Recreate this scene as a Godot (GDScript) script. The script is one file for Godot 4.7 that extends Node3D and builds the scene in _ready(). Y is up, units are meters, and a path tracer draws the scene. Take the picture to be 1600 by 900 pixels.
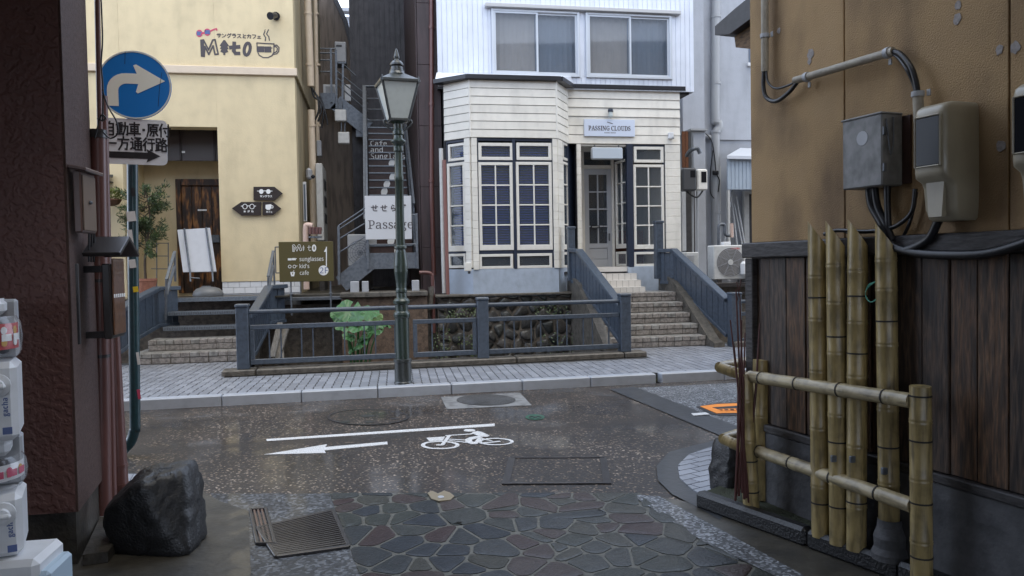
extends Node3D
# ------------------------------------------------------------------ camera geometry (pixels of the 1600x900 photograph)
const F := 1200.0
const EYE := 1.6
const YAW := 10.1
const PITCH := 1.814
const ROLL := 1.03
var CB: Basis
var INV := Transform3D()
var M := {}
var used := {}
var boxes := {}
var rng := RandomNumberGenerator.new()

func ray(x, y) -> Vector3:
	return CB * Vector3((x - 800.0) / F, -(y - 450.0) / F, -1.0)
func G(x, y, h = 0.0) -> Vector3:
	var d := ray(x, y)
	return Vector3(0, EYE, 0) + d * ((h - EYE) / d.y)
func Z(x, y, z) -> Vector3:
	var d := ray(x, y)
	return Vector3(0, EYE, 0) + d * (z / d.z)
func hy(x, y, z) -> float:
	return Z(x, y, z).y
# the right alley wall: corner, direction towards the camera, outward normal
var WC := Vector3(2.37, 0, -4.56)
var WD := Vector3(sin(0.19), 0, cos(0.19))
var WN := Vector3(-cos(0.19), 0, sin(0.19))
var WB := Basis(WD, Vector3.UP, WN)
func W(x, y, off = 0.0) -> Vector3:
	var d := ray(x, y)
	var p = WC + WN * off
	return Vector3(0, EYE, 0) + d * ((p - Vector3(0, EYE, 0)).dot(WN) / d.dot(WN))
func wl(a, h, off) -> Vector3:
	return WC + WD * a + Vector3.UP * h + WN * off

# ------------------------------------------------------------------ nodes
func numbered(n: String) -> String:
	if not used.has(n):
		used[n] = 0
		return n
	used[n] += 1
	return "%s_%03d" % [n, used[n]]
func tag(o, label, category = "", group = "", kind = ""):
	if label: o.set_meta("label", label)
	if category: o.set_meta("category", category)
	if group: o.set_meta("group", group)
	if kind: o.set_meta("kind", kind)
	return o
func org(pos: Vector3, basis := Basis()):
	INV = Transform3D(basis, pos).affine_inverse()
func thing(called, label, category, pos: Vector3, group = "") -> Node3D:
	var o := Node3D.new()
	o.name = numbered(called)
	add_child(o)
	o.position = pos
	tag(o, label, category, group)
	org(pos)
	return o
func part(parent, called, s: SurfaceTool, mat) -> MeshInstance3D:
	s.generate_normals()
	var o := MeshInstance3D.new()
	o.name = called
	o.mesh = s.commit()
	o.material_override = mat
	parent.add_child(o, true)
	return o
func solo(called, label, category, pos: Vector3, group = "") -> Array:
	org(pos)
	return [called, label, category, pos, group]
func done(a: Array, s: SurfaceTool, mat, kind = "") -> MeshInstance3D:
	s.generate_normals()
	var o := MeshInstance3D.new()
	o.name = numbered(a[0])
	o.mesh = s.commit()
	o.material_override = mat
	add_child(o)
	o.position = a[3]
	tag(o, a[1], a[2], a[4], kind)
	return o
func struct(called, label, s: SurfaceTool, mat) -> MeshInstance3D:
	s.generate_normals()
	var o := MeshInstance3D.new()
	o.name = numbered(called)
	o.mesh = s.commit()
	o.material_override = mat
	add_child(o)
	tag(o, label, "", "", "structure")
	return o
# one bevelled box as a part; meshes are shared between equal sizes
func bx(parent, called, c: Vector3, size: Vector3, mat, bev = 0.0, b := Basis()) -> MeshInstance3D:
	var key := "%.3f %.3f %.3f %.3f" % [size.x, size.y, size.z, bev]
	if not boxes.has(key):
		var keep := INV
		INV = Transform3D()
		var s := st0()
		abox(s, Vector3.ZERO, size, bev)
		s.generate_normals()
		boxes[key] = s.commit()
		INV = keep
	var o := MeshInstance3D.new()
	o.name = called
	o.mesh = boxes[key]
	o.material_override = mat
	parent.add_child(o, true)
	o.transform = INV * Transform3D(b, c)
	return o
# an upright panel between two pixels on the plane z, thickness t to the back
func rect(parent, called, x0, y0, x1, y1, z, t, mat, bev = 0.0) -> MeshInstance3D:
	var r := R(x0, y0, x1, y1, z)
	return bx(parent, called, Vector3((r[0] + r[2]) / 2, (r[1] + r[3]) / 2, z - t / 2), Vector3(absf(r[2] - r[0]), absf(r[3] - r[1]), t), mat, bev)
func R(x0, y0, x1, y1, z) -> Array:
	var ym = (y0 + y1) / 2.0
	var xm = (x0 + x1) / 2.0
	return [Z(x0, ym, z).x, Z(xm, y1, z).y, Z(x1, ym, z).x, Z(xm, y0, z).y]
# box by world bounds
func span(parent, called, x0, x1, y0, y1, z0, z1, mat, bev = 0.0) -> MeshInstance3D:
	return bx(parent, called, Vector3((x0 + x1) / 2.0, (y0 + y1) / 2.0, (z0 + z1) / 2.0), Vector3(absf(x1 - x0), absf(y1 - y0), absf(z1 - z0)), mat, bev)
func aspan(s, x0, x1, y0, y1, z0, z1, bev = 0.0):
	abox(s, Vector3((x0 + x1) / 2.0, (y0 + y1) / 2.0, (z0 + z1) / 2.0), Vector3(absf(x1 - x0), absf(y1 - y0), absf(z1 - z0)), bev)

# ------------------------------------------------------------------ shapes
func st0() -> SurfaceTool:
	var s := SurfaceTool.new()
	s.begin(Mesh.PRIMITIVE_TRIANGLES)
	s.set_smooth_group(-1)
	return s
func tri(s, a, b, c):
	s.add_vertex(INV * a); s.add_vertex(INV * b); s.add_vertex(INV * c)
func otri(s, a: Vector3, b: Vector3, c: Vector3, mid: Vector3):
	if (c - a).cross(b - a).dot((a + b + c) / 3.0 - mid) < 0.0:
		tri(s, a, c, b)
	else:
		tri(s, a, b, c)
func oquad(s, a: Vector3, b: Vector3, c: Vector3, d: Vector3, mid: Vector3):
	if (c - a).cross(b - a).dot((a + b + c + d) / 4.0 - mid) < 0.0:
		tri(s, a, c, b); tri(s, a, d, c)
	else:
		tri(s, a, b, c); tri(s, a, c, d)
func bar(s, a: Vector3, b: Vector3, w: float, h: float, bev = 0.0, up := Vector3.UP):
	abox(s, (a + b) / 2.0, Vector3(w, h, a.distance_to(b)), bev, along(a, b, up))
func along(a: Vector3, b: Vector3, up := Vector3.UP) -> Basis:
	var z := (b - a).normalized()
	if absf(z.dot(up)) > 0.999: up = Vector3.RIGHT
	var x := up.cross(z).normalized()
	return Basis(x, z.cross(x), z)
func bars(parent, called, a: Vector3, b: Vector3, w: float, h: float, mat, bev = 0.0):
	return bx(parent, called, (a + b) / 2.0, Vector3(w, h, a.distance_to(b)), mat, bev, along(a, b))
func abox(s, c: Vector3, size: Vector3, bev = 0.0, b := Basis()):
	var h := size / 2.0
	bev = minf(bev, minf(h.x, minf(h.y, h.z)) * 0.9)
	if bev <= 0.0:
		for ax in 3:
			for sg in [-1.0, 1.0]:
				var q := []
				for k in [[-1.0, -1.0], [1.0, -1.0], [1.0, 1.0], [-1.0, 1.0]]:
					var p := Vector3.ZERO
					p[ax] = h[ax] * sg
					p[(ax + 1) % 3] = h[(ax + 1) % 3] * k[0]
					p[(ax + 2) % 3] = h[(ax + 2) % 3] * k[1]
					q.append(c + b * p)
				oquad(s, q[0], q[1], q[2], q[3], c)
		return
	var pt := func(ax: int, sx: Vector3) -> Vector3:
		var p := Vector3(sx.x * (h.x - bev), sx.y * (h.y - bev), sx.z * (h.z - bev))
		p[ax] = sx[ax] * h[ax]
		return c + b * p
	for ax in 3:
		var u := (ax + 1) % 3
		var v := (ax + 2) % 3
		for sg in [-1.0, 1.0]:
			var q := []
			for k in [[-1.0, -1.0], [1.0, -1.0], [1.0, 1.0], [-1.0, 1.0]]:
				var g := Vector3.ZERO
				g[ax] = sg; g[u] = k[0]; g[v] = k[1]
				q.append(pt.call(ax, g))
			oquad(s, q[0], q[1], q[2], q[3], c)
		for k in [[-1.0, -1.0], [1.0, -1.0], [1.0, 1.0], [-1.0, 1.0]]:
			var g0 := Vector3.ZERO
			g0[ax] = -1.0; g0[u] = k[0]; g0[v] = k[1]
			var g1 := g0
			g1[ax] = 1.0
			oquad(s, pt.call(u, g0), pt.call(u, g1), pt.call(v, g1), pt.call(v, g0), c)
	for i in 8:
		var g := Vector3(-1.0 if i & 1 else 1.0, -1.0 if i & 2 else 1.0, -1.0 if i & 4 else 1.0)
		otri(s, pt.call(0, g), pt.call(1, g), pt.call(2, g), c)
func smooth_path(pts: Array, n := 6) -> Array:
	var out := []
	for i in pts.size() - 1:
		var p0: Vector3 = pts[max(i - 1, 0)]
		var p1: Vector3 = pts[i]
		var p2: Vector3 = pts[i + 1]
		var p3: Vector3 = pts[min(i + 2, pts.size() - 1)]
		for k in n:
			out.append(p1.cubic_interpolate(p2, p0, p3, float(k) / n))
	out.append(pts[-1])
	return out
# round tube; rad is a number or an array of numbers
func tube(s, pts: Array, rad, sides := 8, caps := true):
	var rings := []
	var ref := Vector3.UP
	for i in pts.size():
		var d: Vector3 = (pts[min(i + 1, pts.size() - 1)] - pts[max(i - 1, 0)]).normalized()
		if absf(d.dot(ref)) > 0.95: ref = Vector3.RIGHT if absf(d.x) < 0.9 else Vector3.BACK
		var u := ref.cross(d).normalized()
		var v := d.cross(u)
		ref = v
		var r: float = rad[i] if rad is Array else rad
		var ring := []
		for k in sides:
			var a := TAU * k / sides
			ring.append(pts[i] + (u * cos(a) + v * sin(a)) * r)
		rings.append(ring)
	s.set_smooth_group(1)
	for i in pts.size() - 1:
		var mid: Vector3 = (pts[i] + pts[i + 1]) / 2.0
		for k in sides:
			var k2 := (k + 1) % sides
			oquad(s, rings[i][k], rings[i][k2], rings[i + 1][k2], rings[i + 1][k], mid)
	s.set_smooth_group(-1)
	if caps:
		for e in [0, pts.size() - 1]:
			var inner: Vector3 = pts[1] if e == 0 else pts[pts.size() - 2]
			for k in sides:
				otri(s, pts[e], rings[e][k], rings[e][(k + 1) % sides], inner)
func tubes(parent, called, pts: Array, rad, mat, sides := 8):
	var s := st0()
	tube(s, pts, rad, sides)
	return part(parent, called, s, mat)
# profile of [radius, height] turned about the y axis at c
func lathe(s, c: Vector3, prof: Array, sides := 16, b := Basis(), sharp := true):
	for i in prof.size() - 1:
		s.set_smooth_group(2 + i if sharp else 1)
		var lo = prof[i]
		var hi = prof[i + 1]
		for k in sides:
			var a0 := TAU * k / sides
			var a1 := TAU * (k + 1) / sides
			var p := []
			for q in [[lo, a0], [lo, a1], [hi, a1], [hi, a0]]:
				p.append(c + b * Vector3(cos(q[1]) * q[0][0], q[0][1], sin(q[1]) * q[0][0]))
			var am := (a0 + a1) / 2.0
			var n2 := Vector2(hi[1] - lo[1], lo[0] - hi[0])
			var nrm := b * Vector3(cos(am) * n2.x, n2.y, sin(am) * n2.x)
			var mid: Vector3 = (p[0] + p[1] + p[2] + p[3]) / 4.0 - nrm
			if lo[0] < 1e-5: otri(s, p[0], p[2], p[3], mid)
			elif hi[0] < 1e-5: otri(s, p[0], p[1], p[2], mid)
			else: oquad(s, p[0], p[1], p[2], p[3], mid)
	s.set_smooth_group(-1)
# polygon (Vector2 in the x,y axes of xf) with its face at z = 0 and depth to -z
func prism(s, poly: PackedVector2Array, depth: float, xf: Transform3D, dome := 0.0):
	var idx := Geometry2D.triangulate_polygon(poly)
	var n := xf.basis.z.normalized()
	var o := Vector3.ZERO
	for p in poly: o += xf * Vector3(p.x, p.y, -depth / 2.0)
	o /= poly.size()
	for i in range(0, idx.size(), 3):
		var a := xf * Vector3(poly[idx[i]].x, poly[idx[i]].y, 0)
		var b := xf * Vector3(poly[idx[i + 1]].x, poly[idx[i + 1]].y, 0)
		var c := xf * Vector3(poly[idx[i + 2]].x, poly[idx[i + 2]].y, 0)
		otri(s, a, b, c, (a + b + c) / 3.0 - n)
		if depth > 0.0:
			var d := -n * depth
			otri(s, a + d, b + d, c + d, (a + b + c) / 3.0 + d + n)
	if depth > 0.0:
		var cw := Geometry2D.is_polygon_clockwise(poly)
		for i in poly.size():
			var p := poly[i]
			var q := poly[(i + 1) % poly.size()]
			var t := (q - p)
			var nn := Vector2(t.y, -t.x) if not cw else Vector2(-t.y, t.x)
			var a := xf * Vector3(p.x, p.y, 0)
			var b := xf * Vector3(q.x, q.y, 0)
			var d := -n * depth
			oquad(s, a, b, b + d, a + d, (a + b) / 2.0 + d / 2.0 - xf.basis * Vector3(nn.x, nn.y, 0))
func pv(list: Array) -> PackedVector2Array:
	var p := PackedVector2Array()
	for i in range(0, list.size(), 2): p.append(Vector2(list[i], list[i + 1]))
	return p
# flat ribbon along points, on a surface with normal n: for paint, print and lettering
var lift := 0
func ribbon(s, pts: Array, w: float, n: Vector3, th := 0.002):
	for i in pts.size() - 1:
		var a: Vector3 = pts[i]
		var b: Vector3 = pts[i + 1]
		if a.distance_to(b) < 1e-5: continue
		lift = (lift + 1) % 11
		var e := (b - a).normalized() * w * 0.35
		var hh := th + 0.00025 * lift
		abox(s, (a + b) / 2.0 + n * hh / 2.0, Vector3(w, hh, a.distance_to(b) + e.length() * 2.0), 0.0, along(a, b, n))
func zline(list: Array, z: float) -> Array:
	var o := []
	for i in range(0, list.size(), 2): o.append(Z(list[i], list[i + 1], z))
	return o
func ring(cx, cy, rx, ry, n := 16, a0 := 0.0, a1 := TAU) -> Array:
	var o := []
	for i in n + 1:
		var a := lerpf(a0, a1, float(i) / n)
		o.append(cx + cos(a) * rx); o.append(cy + sin(a) * ry)
	return o
func gline(list: Array, h: float) -> Array:
	var o := []
	for i in range(0, list.size(), 2): o.append(G(list[i], list[i + 1], h))
	return o
func zpoly(s, list: Array, z: float, depth := 0.002):
	var pts := PackedVector2Array()
	for i in range(0, list.size(), 2):
		var p := Z(list[i], list[i + 1], z)
		pts.append(Vector2(p.x, p.y))
	prism(s, pts, depth, Transform3D(Basis(), Vector3(0, 0, z)))
# ground polygon from world (x, z) pairs
func flat(s, pts: PackedVector2Array, h: float, depth := 0.0):
	var p2 := PackedVector2Array()
	for p in pts: p2.append(Vector2(p.x, -p.y))
	prism(s, p2, depth, Transform3D(Basis(Vector3.RIGHT, Vector3.FORWARD, Vector3.UP), Vector3(0, h, 0)))
func gpts(list: Array, h := 0.0) -> PackedVector2Array:
	var o := PackedVector2Array()
	for i in range(0, list.size(), 2):
		var p := G(list[i], list[i + 1], h)
		o.append(Vector2(p.x, p.z))
	return o
func letters(parent, called, txt, font, height: float, at: Vector3, mat, b := Basis(), align := 0, bold := 0.0, squeeze := 1.0):
	var tm := TextMesh.new()
	var f := SystemFont.new()
	f.font_names = PackedStringArray([font])
	if bold: f.font_weight = 700
	tm.font = f
	tm.text = txt
	tm.font_size = 48
	tm.pixel_size = height / 36.0
	tm.depth = 0.003
	tm.horizontal_alignment = [HORIZONTAL_ALIGNMENT_LEFT, HORIZONTAL_ALIGNMENT_CENTER][align]
	tm.curve_step = 3.0
	var o := MeshInstance3D.new()
	o.name = called
	o.mesh = tm
	o.material_override = mat
	parent.add_child(o, true)
	o.transform = INV * Transform3D(b.scaled_local(Vector3(squeeze, 1, 1)), at)
	return o
const GLYPH := {
	"自": [[5, 0, 4, 1.2], [2, 1.5, 2, 10], [2, 1.5, 8, 1.5, 8, 10], [2, 4.3, 8, 4.3], [2, 7, 8, 7], [2, 9.8, 8, 9.8]],
	"動": [[0.5, 1, 5, 0.6], [0, 2.2, 5.4, 2.2], [1, 3.4, 4.6, 3.4, 4.6, 6, 1, 6, 1, 3.4], [1, 4.7, 4.6, 4.7], [2.8, 0.8, 2.8, 9], [0.8, 7.4, 4.8, 7.4], [0, 9.2, 5.5, 8.8], [6, 3, 9.8, 3, 9.5, 9.5, 8.6, 9.3], [7.6, 0.3, 7.6, 4.5, 5.8, 9.8]],
	"車": [[0.8, 1.4, 9.2, 1.4], [2, 3, 8, 3, 8, 6.8, 2, 6.8, 2, 3], [2, 4.9, 8, 4.9], [0, 8.3, 10, 8.3], [5, 0, 5, 10]],
	"・": [[4.4, 5, 5.6, 5], [4.4, 5.5, 5.6, 5.5]],
	"原": [[1, 1, 10, 1], [1.4, 1, 1.2, 6, 0, 10], [5.6, 1.2, 5, 2.6], [3, 2.8, 8.6, 2.8, 8.6, 6, 3, 6, 3, 2.8], [3, 4.4, 8.6, 4.4], [5.8, 6, 5.8, 9.6, 5, 9.4], [4, 7, 2.6, 9.2], [7.6, 7, 9.2, 9]],
	"付": [[2.6, 0.2, 0.2, 4.8], [1.6, 3.2, 1.6, 10], [3.6, 3.4, 10, 3.4], [8, 0.4, 8, 9.8, 6.6, 9.4], [4.8, 5.2, 5.8, 7]],
	"一": [[0.3, 5, 9.7, 5]],
	"方": [[5, 0, 5, 1.8], [0.3, 2, 9.7, 2], [4, 2, 3.6, 6, 1, 9.8], [4, 4.6, 8.4, 4.6, 7.8, 9.5, 6.4, 9.2]],
	"通": [[1, 0.8, 2.2, 2], [0.3, 3.8, 2, 3.8, 2, 7.6], [0.2, 9, 2, 7.8, 4.5, 9.4, 10, 9.4], [4, 0.6, 9, 0.6, 7, 2], [5.4, 1.4, 7, 2.4], [4, 3, 9.4, 3, 9.4, 8.2, 8.6, 8], [4, 3, 4, 8.4], [4, 4.7, 9.4, 4.7], [4, 6.3, 9.4, 6.3], [6.7, 2, 6.7, 8.2]],
	"行": [[2.8, 0.2, 0.4, 2.6], [3, 2.8, 0.2, 6], [1.8, 4.6, 1.8, 10], [4.4, 1.2, 9.6, 1.2], [4, 4, 10, 4], [7.8, 4, 7.8, 9.7, 6.4, 9.3]],
	"路": [[0.6, 0.6, 4, 0.6, 4, 3.4, 0.6, 3.4, 0.6, 0.6], [2.4, 3.4, 2.4, 9], [2.4, 5.8, 4.2, 5.8], [0.8, 5, 0.8, 9.2], [0, 9.6, 4.6, 8.8], [6.6, 0, 4.6, 4], [6, 1.6, 9, 1.6, 4.6, 6], [6, 2.6, 10, 5.6], [5.6, 6.2, 9.2, 6.2, 9.2, 9.8, 5.6, 9.8, 5.6, 6.2]],
	"せ": [[0.2, 4, 9.8, 3], [7, 0.6, 7, 5.6, 6, 6], [2.8, 1.2, 2.8, 8, 4, 9.4, 8.6, 9.4]],
	"ら": [[3.6, 0.4, 6.4, 1.8], [2.6, 2.6, 2.2, 6.4, 5.6, 5, 8.2, 6, 7.8, 8.6, 3.6, 9.8]],
	"ぎ": [[1, 2.4, 7, 1.4], [0.8, 4.4, 7.4, 3.6], [3, 0.4, 6, 6], [1.6, 7, 2.4, 9.2, 6.4, 9.6], [8, 0.2, 8.8, 1.6], [9.2, 0, 10, 1.2]],
	"サ": [[0.3, 3, 9.7, 3], [3, 0.6, 3, 6], [7, 0.6, 7, 5.6, 4.4, 9.8]],
	"ン": [[1, 1.4, 3.4, 3.2], [1, 9.2, 6, 7.4, 9.4, 2.6]],
	"グ": [[3.8, 0.4, 1, 5], [3, 2, 8, 2, 6.6, 6.6, 2.4, 9.8], [8.4, 0, 9, 1.2], [9.6, 0, 10, 1]],
	"ラ": [[2, 0.8, 8, 0.8], [1, 3.4, 9, 3.4, 7.6, 7.4, 3.4, 9.8]],
	"ス": [[1.4, 1.2, 8.4, 1.2, 6, 5.4, 0.8, 9.6], [5.6, 5.8, 9.4, 9.6]],
	"と": [[3, 0.4, 4.2, 4.6], [8.6, 2.6, 3, 5.8, 2.6, 8.6, 8.6, 9.4]],
	"カ": [[0.6, 3, 9, 3, 8.4, 9.4, 6.6, 9], [4.6, 0.4, 4.4, 4, 1, 9.8]],
	"フ": [[1, 1.4, 9, 1.4, 7.6, 6.2, 3, 9.8]],
	"ェ": [[2, 4.4, 8, 4.4], [5, 4.4, 5, 9], [1, 9, 9, 9]],
	"め": [[2, 1.6, 3.6, 7.6], [6.6, 0.6, 4, 8, 1.4, 8.8, 1, 5.6, 5, 3, 9, 4.4, 8.6, 8, 5.6, 9.8]],
	"が": [[0.6, 3.4, 7, 2.8, 6.4, 8.8, 4.6, 8.8], [3.8, 0.6, 3, 5, 1, 9.6], [8, 3, 9.4, 5.6], [8.2, 0.2, 9, 1.4], [9.6, 0, 10, 1]],
	"ね": [[2.6, 0.4, 2.6, 9.8], [0.6, 3.4, 4, 2.6, 0.6, 7.6], [2.8, 5, 6.4, 2.6, 9, 4.4, 8.6, 8.8, 6, 9.4, 6.6, 7.6, 9.8, 9.4]],
}
# writing built of strokes: at = top left corner, right and down = directions on the board
func kana(s, txt: String, at: Vector3, right: Vector3, down: Vector3, size: float, w: float, pitch := 1.12, wide := 1.0):
	var n := down.cross(right).normalized()
	var i := -1.0
	for k0 in txt.length():
		i += 1.0 if k0 == 0 or txt[k0 - 1] != "・" else 0.75
		if txt[k0] == "・": i -= 0.25
		if not GLYPH.has(txt[k0]): continue
		for st in GLYPH[txt[k0]]:
			var pts := []
			for k in range(0, st.size(), 2):
				pts.append(at + right * (st[k] / 10.0 * size * wide + i * size * pitch * wide) + down * (st[k + 1] / 10.0 * size))
			ribbon(s, pts, w, n)
# irregular cells that fill a polygon, with a joint between them
func cells(poly: PackedVector2Array, step: Vector2, jit: float, gap: float, drop := 0.0) -> Array:
	var lo := poly[0]
	var hi := poly[0]
	for p in poly:
		lo = lo.min(p); hi = hi.max(p)
	var nx := int((hi.x - lo.x) / step.x) + 3
	var ny := int((hi.y - lo.y) / step.y) + 3
	var seeds := []
	for j in ny:
		for i in nx:
			seeds.append(Vector2.INF if rng.randf() < drop else lo + Vector2((i - 1 + (0.5 if j % 2 else 0.0)) * step.x, (j - 1) * step.y) + Vector2(rng.randf_range(-jit, jit) * step.x, rng.randf_range(-jit, jit) * step.y))
	var out := []
	for j in ny:
		for i in nx:
			var c: Vector2 = seeds[j * nx + i]
			if c == Vector2.INF: continue
			var q := PackedVector2Array([c + Vector2(-2, -2) * step, c + Vector2(2, -2) * step, c + Vector2(2, 2) * step, c + Vector2(-2, 2) * step])
			for dj in range(-2, 3):
				for di in range(-2, 3):
					var jj := j + dj
					var ii := i + di
					if (di == 0 and dj == 0) or jj < 0 or ii < 0 or jj >= ny or ii >= nx: continue
					var o: Vector2 = seeds[jj * nx + ii]
					if o == Vector2.INF: continue
					var m := (c + o) / 2.0
					var d := (o - c).normalized()
					m -= d * gap * rng.randf_range(0.35, 0.8)
					var r := PackedVector2Array()
					for k in q.size():
						var a := q[k]
						var b := q[(k + 1) % q.size()]
						var da := (a - m).dot(d)
						var db := (b - m).dot(d)
						if da <= 0.0: r.append(a)
						if (da < 0.0 and db > 0.0) or (da > 0.0 and db < 0.0): r.append(a + (b - a) * (da / (da - db)))
					q = r
					if q.size() < 3: break
				if q.size() < 3: break
			if q.size() < 3: continue
			for t in Geometry2D.intersect_polygons(q, poly):
				var e := PackedVector2Array()
				for k in t.size():   # cut the corners so that the stones look worn
					var a: Vector2 = t[k]
					var b: Vector2 = t[(k + 1) % t.size()]
					var l := a.distance_to(b)
					if l < 0.012: continue
					var f := minf(0.3, 0.02 / l)
					e.append(a.lerp(b, f)); e.append(a.lerp(b, 1.0 - f))
				if e.size() >= 3: out.append(e)
	return out
# a stone: sides, chamfer, and a top that bulges a little
func stone(s, poly: PackedVector2Array, depth: float, xf: Transform3D, dome: float, tilt: Vector2):
	var c := Vector2.ZERO
	for p in poly: c += p
	c /= poly.size()
	var o := xf * Vector3(c.x, c.y, -depth / 2.0)
	var n := poly.size()
	var z := func(p: Vector2) -> float: return (p - c).dot(tilt)
	for i in n:
		var p := poly[i]
		var q := poly[(i + 1) % n]
		var p1 := c + (p - c) * 0.9
		var q1 := c + (q - c) * 0.9
		var p2 := c + (p - c) * 0.5
		var q2 := c + (q - c) * 0.5
		var A := xf * Vector3(p.x, p.y, -depth)
		var B := xf * Vector3(q.x, q.y, -depth)
		var A1 := xf * Vector3(p.x, p.y, -dome * 0.8)
		var B1 := xf * Vector3(q.x, q.y, -dome * 0.8)
		var A2 := xf * Vector3(p1.x, p1.y, z.call(p1))
		var B2 := xf * Vector3(q1.x, q1.y, z.call(q1))
		var A3 := xf * Vector3(p2.x, p2.y, z.call(p2) + dome * 0.35)
		var B3 := xf * Vector3(q2.x, q2.y, z.call(q2) + dome * 0.35)
		var T := xf * Vector3(c.x, c.y, dome * 0.4)
		var out := xf.basis.z
		s.set_smooth_group(-1)
		oquad(s, A, B, B1, A1, o)
		s.set_smooth_group(1)
		oquad(s, A1, B1, B2, A2, o)
		oquad(s, A2, B2, B3, A3, (A2 + B3) / 2.0 - out)
		otri(s, A3, B3, T, (A3 + T) / 2.0 - out)
	s.set_smooth_group(-1)
# a boulder: the room between planes, rounded and roughened
func boulder(s, c: Vector3, planes: Array, rough: float, seed_: int, n := 26):
	var fn := FastNoiseLite.new()
	fn.seed = seed_
	fn.frequency = 1.6
	fn.fractal_octaves = 4
	var P := []
	for j in n + 1:
		var row := []
		var th := PI * j / n
		for i in n * 2:
			var ph := TAU * i / (n * 2)
			var d := Vector3(sin(th) * cos(ph), cos(th), sin(th) * sin(ph))
			var acc := 0.0
			for pl in planes:
				var k: float = d.dot(pl[0].normalized())
				if k > 0.02: acc += pow(k / pl[1], 14.0)
			var r := pow(acc, -1.0 / 14.0) * (1.0 + rough * fn.get_noise_3dv(d * 1.7) + rough * 0.3 * fn.get_noise_3dv(d * 6.0))
			row.append(c + d * r)
		P.append(row)
	s.set_smooth_group(1)
	for j in n:
		for i in n * 2:
			var i2 := (i + 1) % (n * 2)
			if j == 0: otri(s, P[0][0], P[1][i], P[1][i2], c)
			elif j == n - 1: otri(s, P[n][0], P[j][i], P[j][i2], c)
			else: oquad(s, P[j][i], P[j][i2], P[j + 1][i2], P[j + 1][i], c)
	s.set_smooth_group(-1)
func leaf(s, p: Vector3, dir: Vector3, up: Vector3, l: float, w: float):
	var side := dir.cross(up).normalized() * w * 0.5
	var fold := dir.cross(side).normalized() * w * 0.16
	var m := p + dir * l * 0.45
	tri(s, p, m + side + fold, p + dir * l)
	tri(s, p, p + dir * l, m - side + fold)
# ------------------------------------------------------------------ materials
func noise(freq, type := FastNoiseLite.TYPE_SIMPLEX_SMOOTH, oct := 4, sd := 1) -> FastNoiseLite:
	var n := FastNoiseLite.new()
	n.noise_type = type
	n.frequency = freq
	n.fractal_octaves = oct
	n.seed = sd
	if oct <= 1: n.fractal_type = FastNoiseLite.FRACTAL_NONE
	return n
func tex(n: FastNoiseLite, stops: Array, size := 512, raw := false) -> NoiseTexture2D:
	var t := NoiseTexture2D.new()
	t.width = size
	t.height = size
	t.seamless = true
	t.noise = n
	if stops:
		var g := Gradient.new()
		var off := PackedFloat32Array()
		var col := PackedColorArray()
		for s in stops:
			off.append(s[0])
			col.append(s[1] if s[1] is Color else Color(s[1], s[1], s[1]) if raw else C(s[1], s[1], s[1]))
		g.offsets = off
		g.colors = col
		t.color_ramp = g
	return t
func C(r, g, b, a = 1.0) -> Color:
	var c := Color(r, g, b).linear_to_srgb()
	c.a = a
	return c
# plain paint or metal: colour (linear), roughness, metalness
func mat(r, g, b, rough = 0.6, metal = 0.0, spec = 0.5) -> StandardMaterial3D:
	var m := StandardMaterial3D.new()
	m.albedo_color = C(r, g, b)
	m.roughness = rough
	m.metallic = metal
	m.metallic_specular = spec
	return m
# surface with world-laid tone, stains (second layer) and relief
func surf(r, g, b, rough, tone, scale, opts = {}) -> StandardMaterial3D:
	var m := mat(r, g, b, rough)
	var w: bool = opts.get("world", true)
	m.uv1_triplanar = true
	m.uv1_world_triplanar = w
	m.uv1_triplanar_sharpness = 4.0
	m.uv1_scale = scale if scale is Vector3 else Vector3.ONE * scale
	m.albedo_texture = tone
	if opts.has("stain"):
		m.detail_enabled = true
		m.detail_albedo = opts.stain
		m.detail_uv_layer = BaseMaterial3D.DETAIL_UV_2
		m.detail_blend_mode = BaseMaterial3D.BLEND_MODE_MUL
		m.uv2_triplanar = true
		m.uv2_world_triplanar = w
		var sc = opts.get("stain_scale", 0.3)
		m.uv2_scale = sc if sc is Vector3 else Vector3.ONE * sc
	if opts.has("bump"):
		m.heightmap_enabled = true
		m.heightmap_texture = opts.bump
		m.heightmap_scale = opts.get("relief", 0.3)
	if opts.has("rough_map"):
		m.roughness_texture = opts.rough_map
		m.roughness_texture_channel = BaseMaterial3D.TEXTURE_CHANNEL_RED
	if opts.has("coat"):
		m.clearcoat_enabled = true
		m.clearcoat = opts.coat
		m.clearcoat_roughness = opts.get("coat_rough", 0.05)
		if opts.has("coat_map"): m.clearcoat_texture = opts.coat_map
	return m
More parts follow.
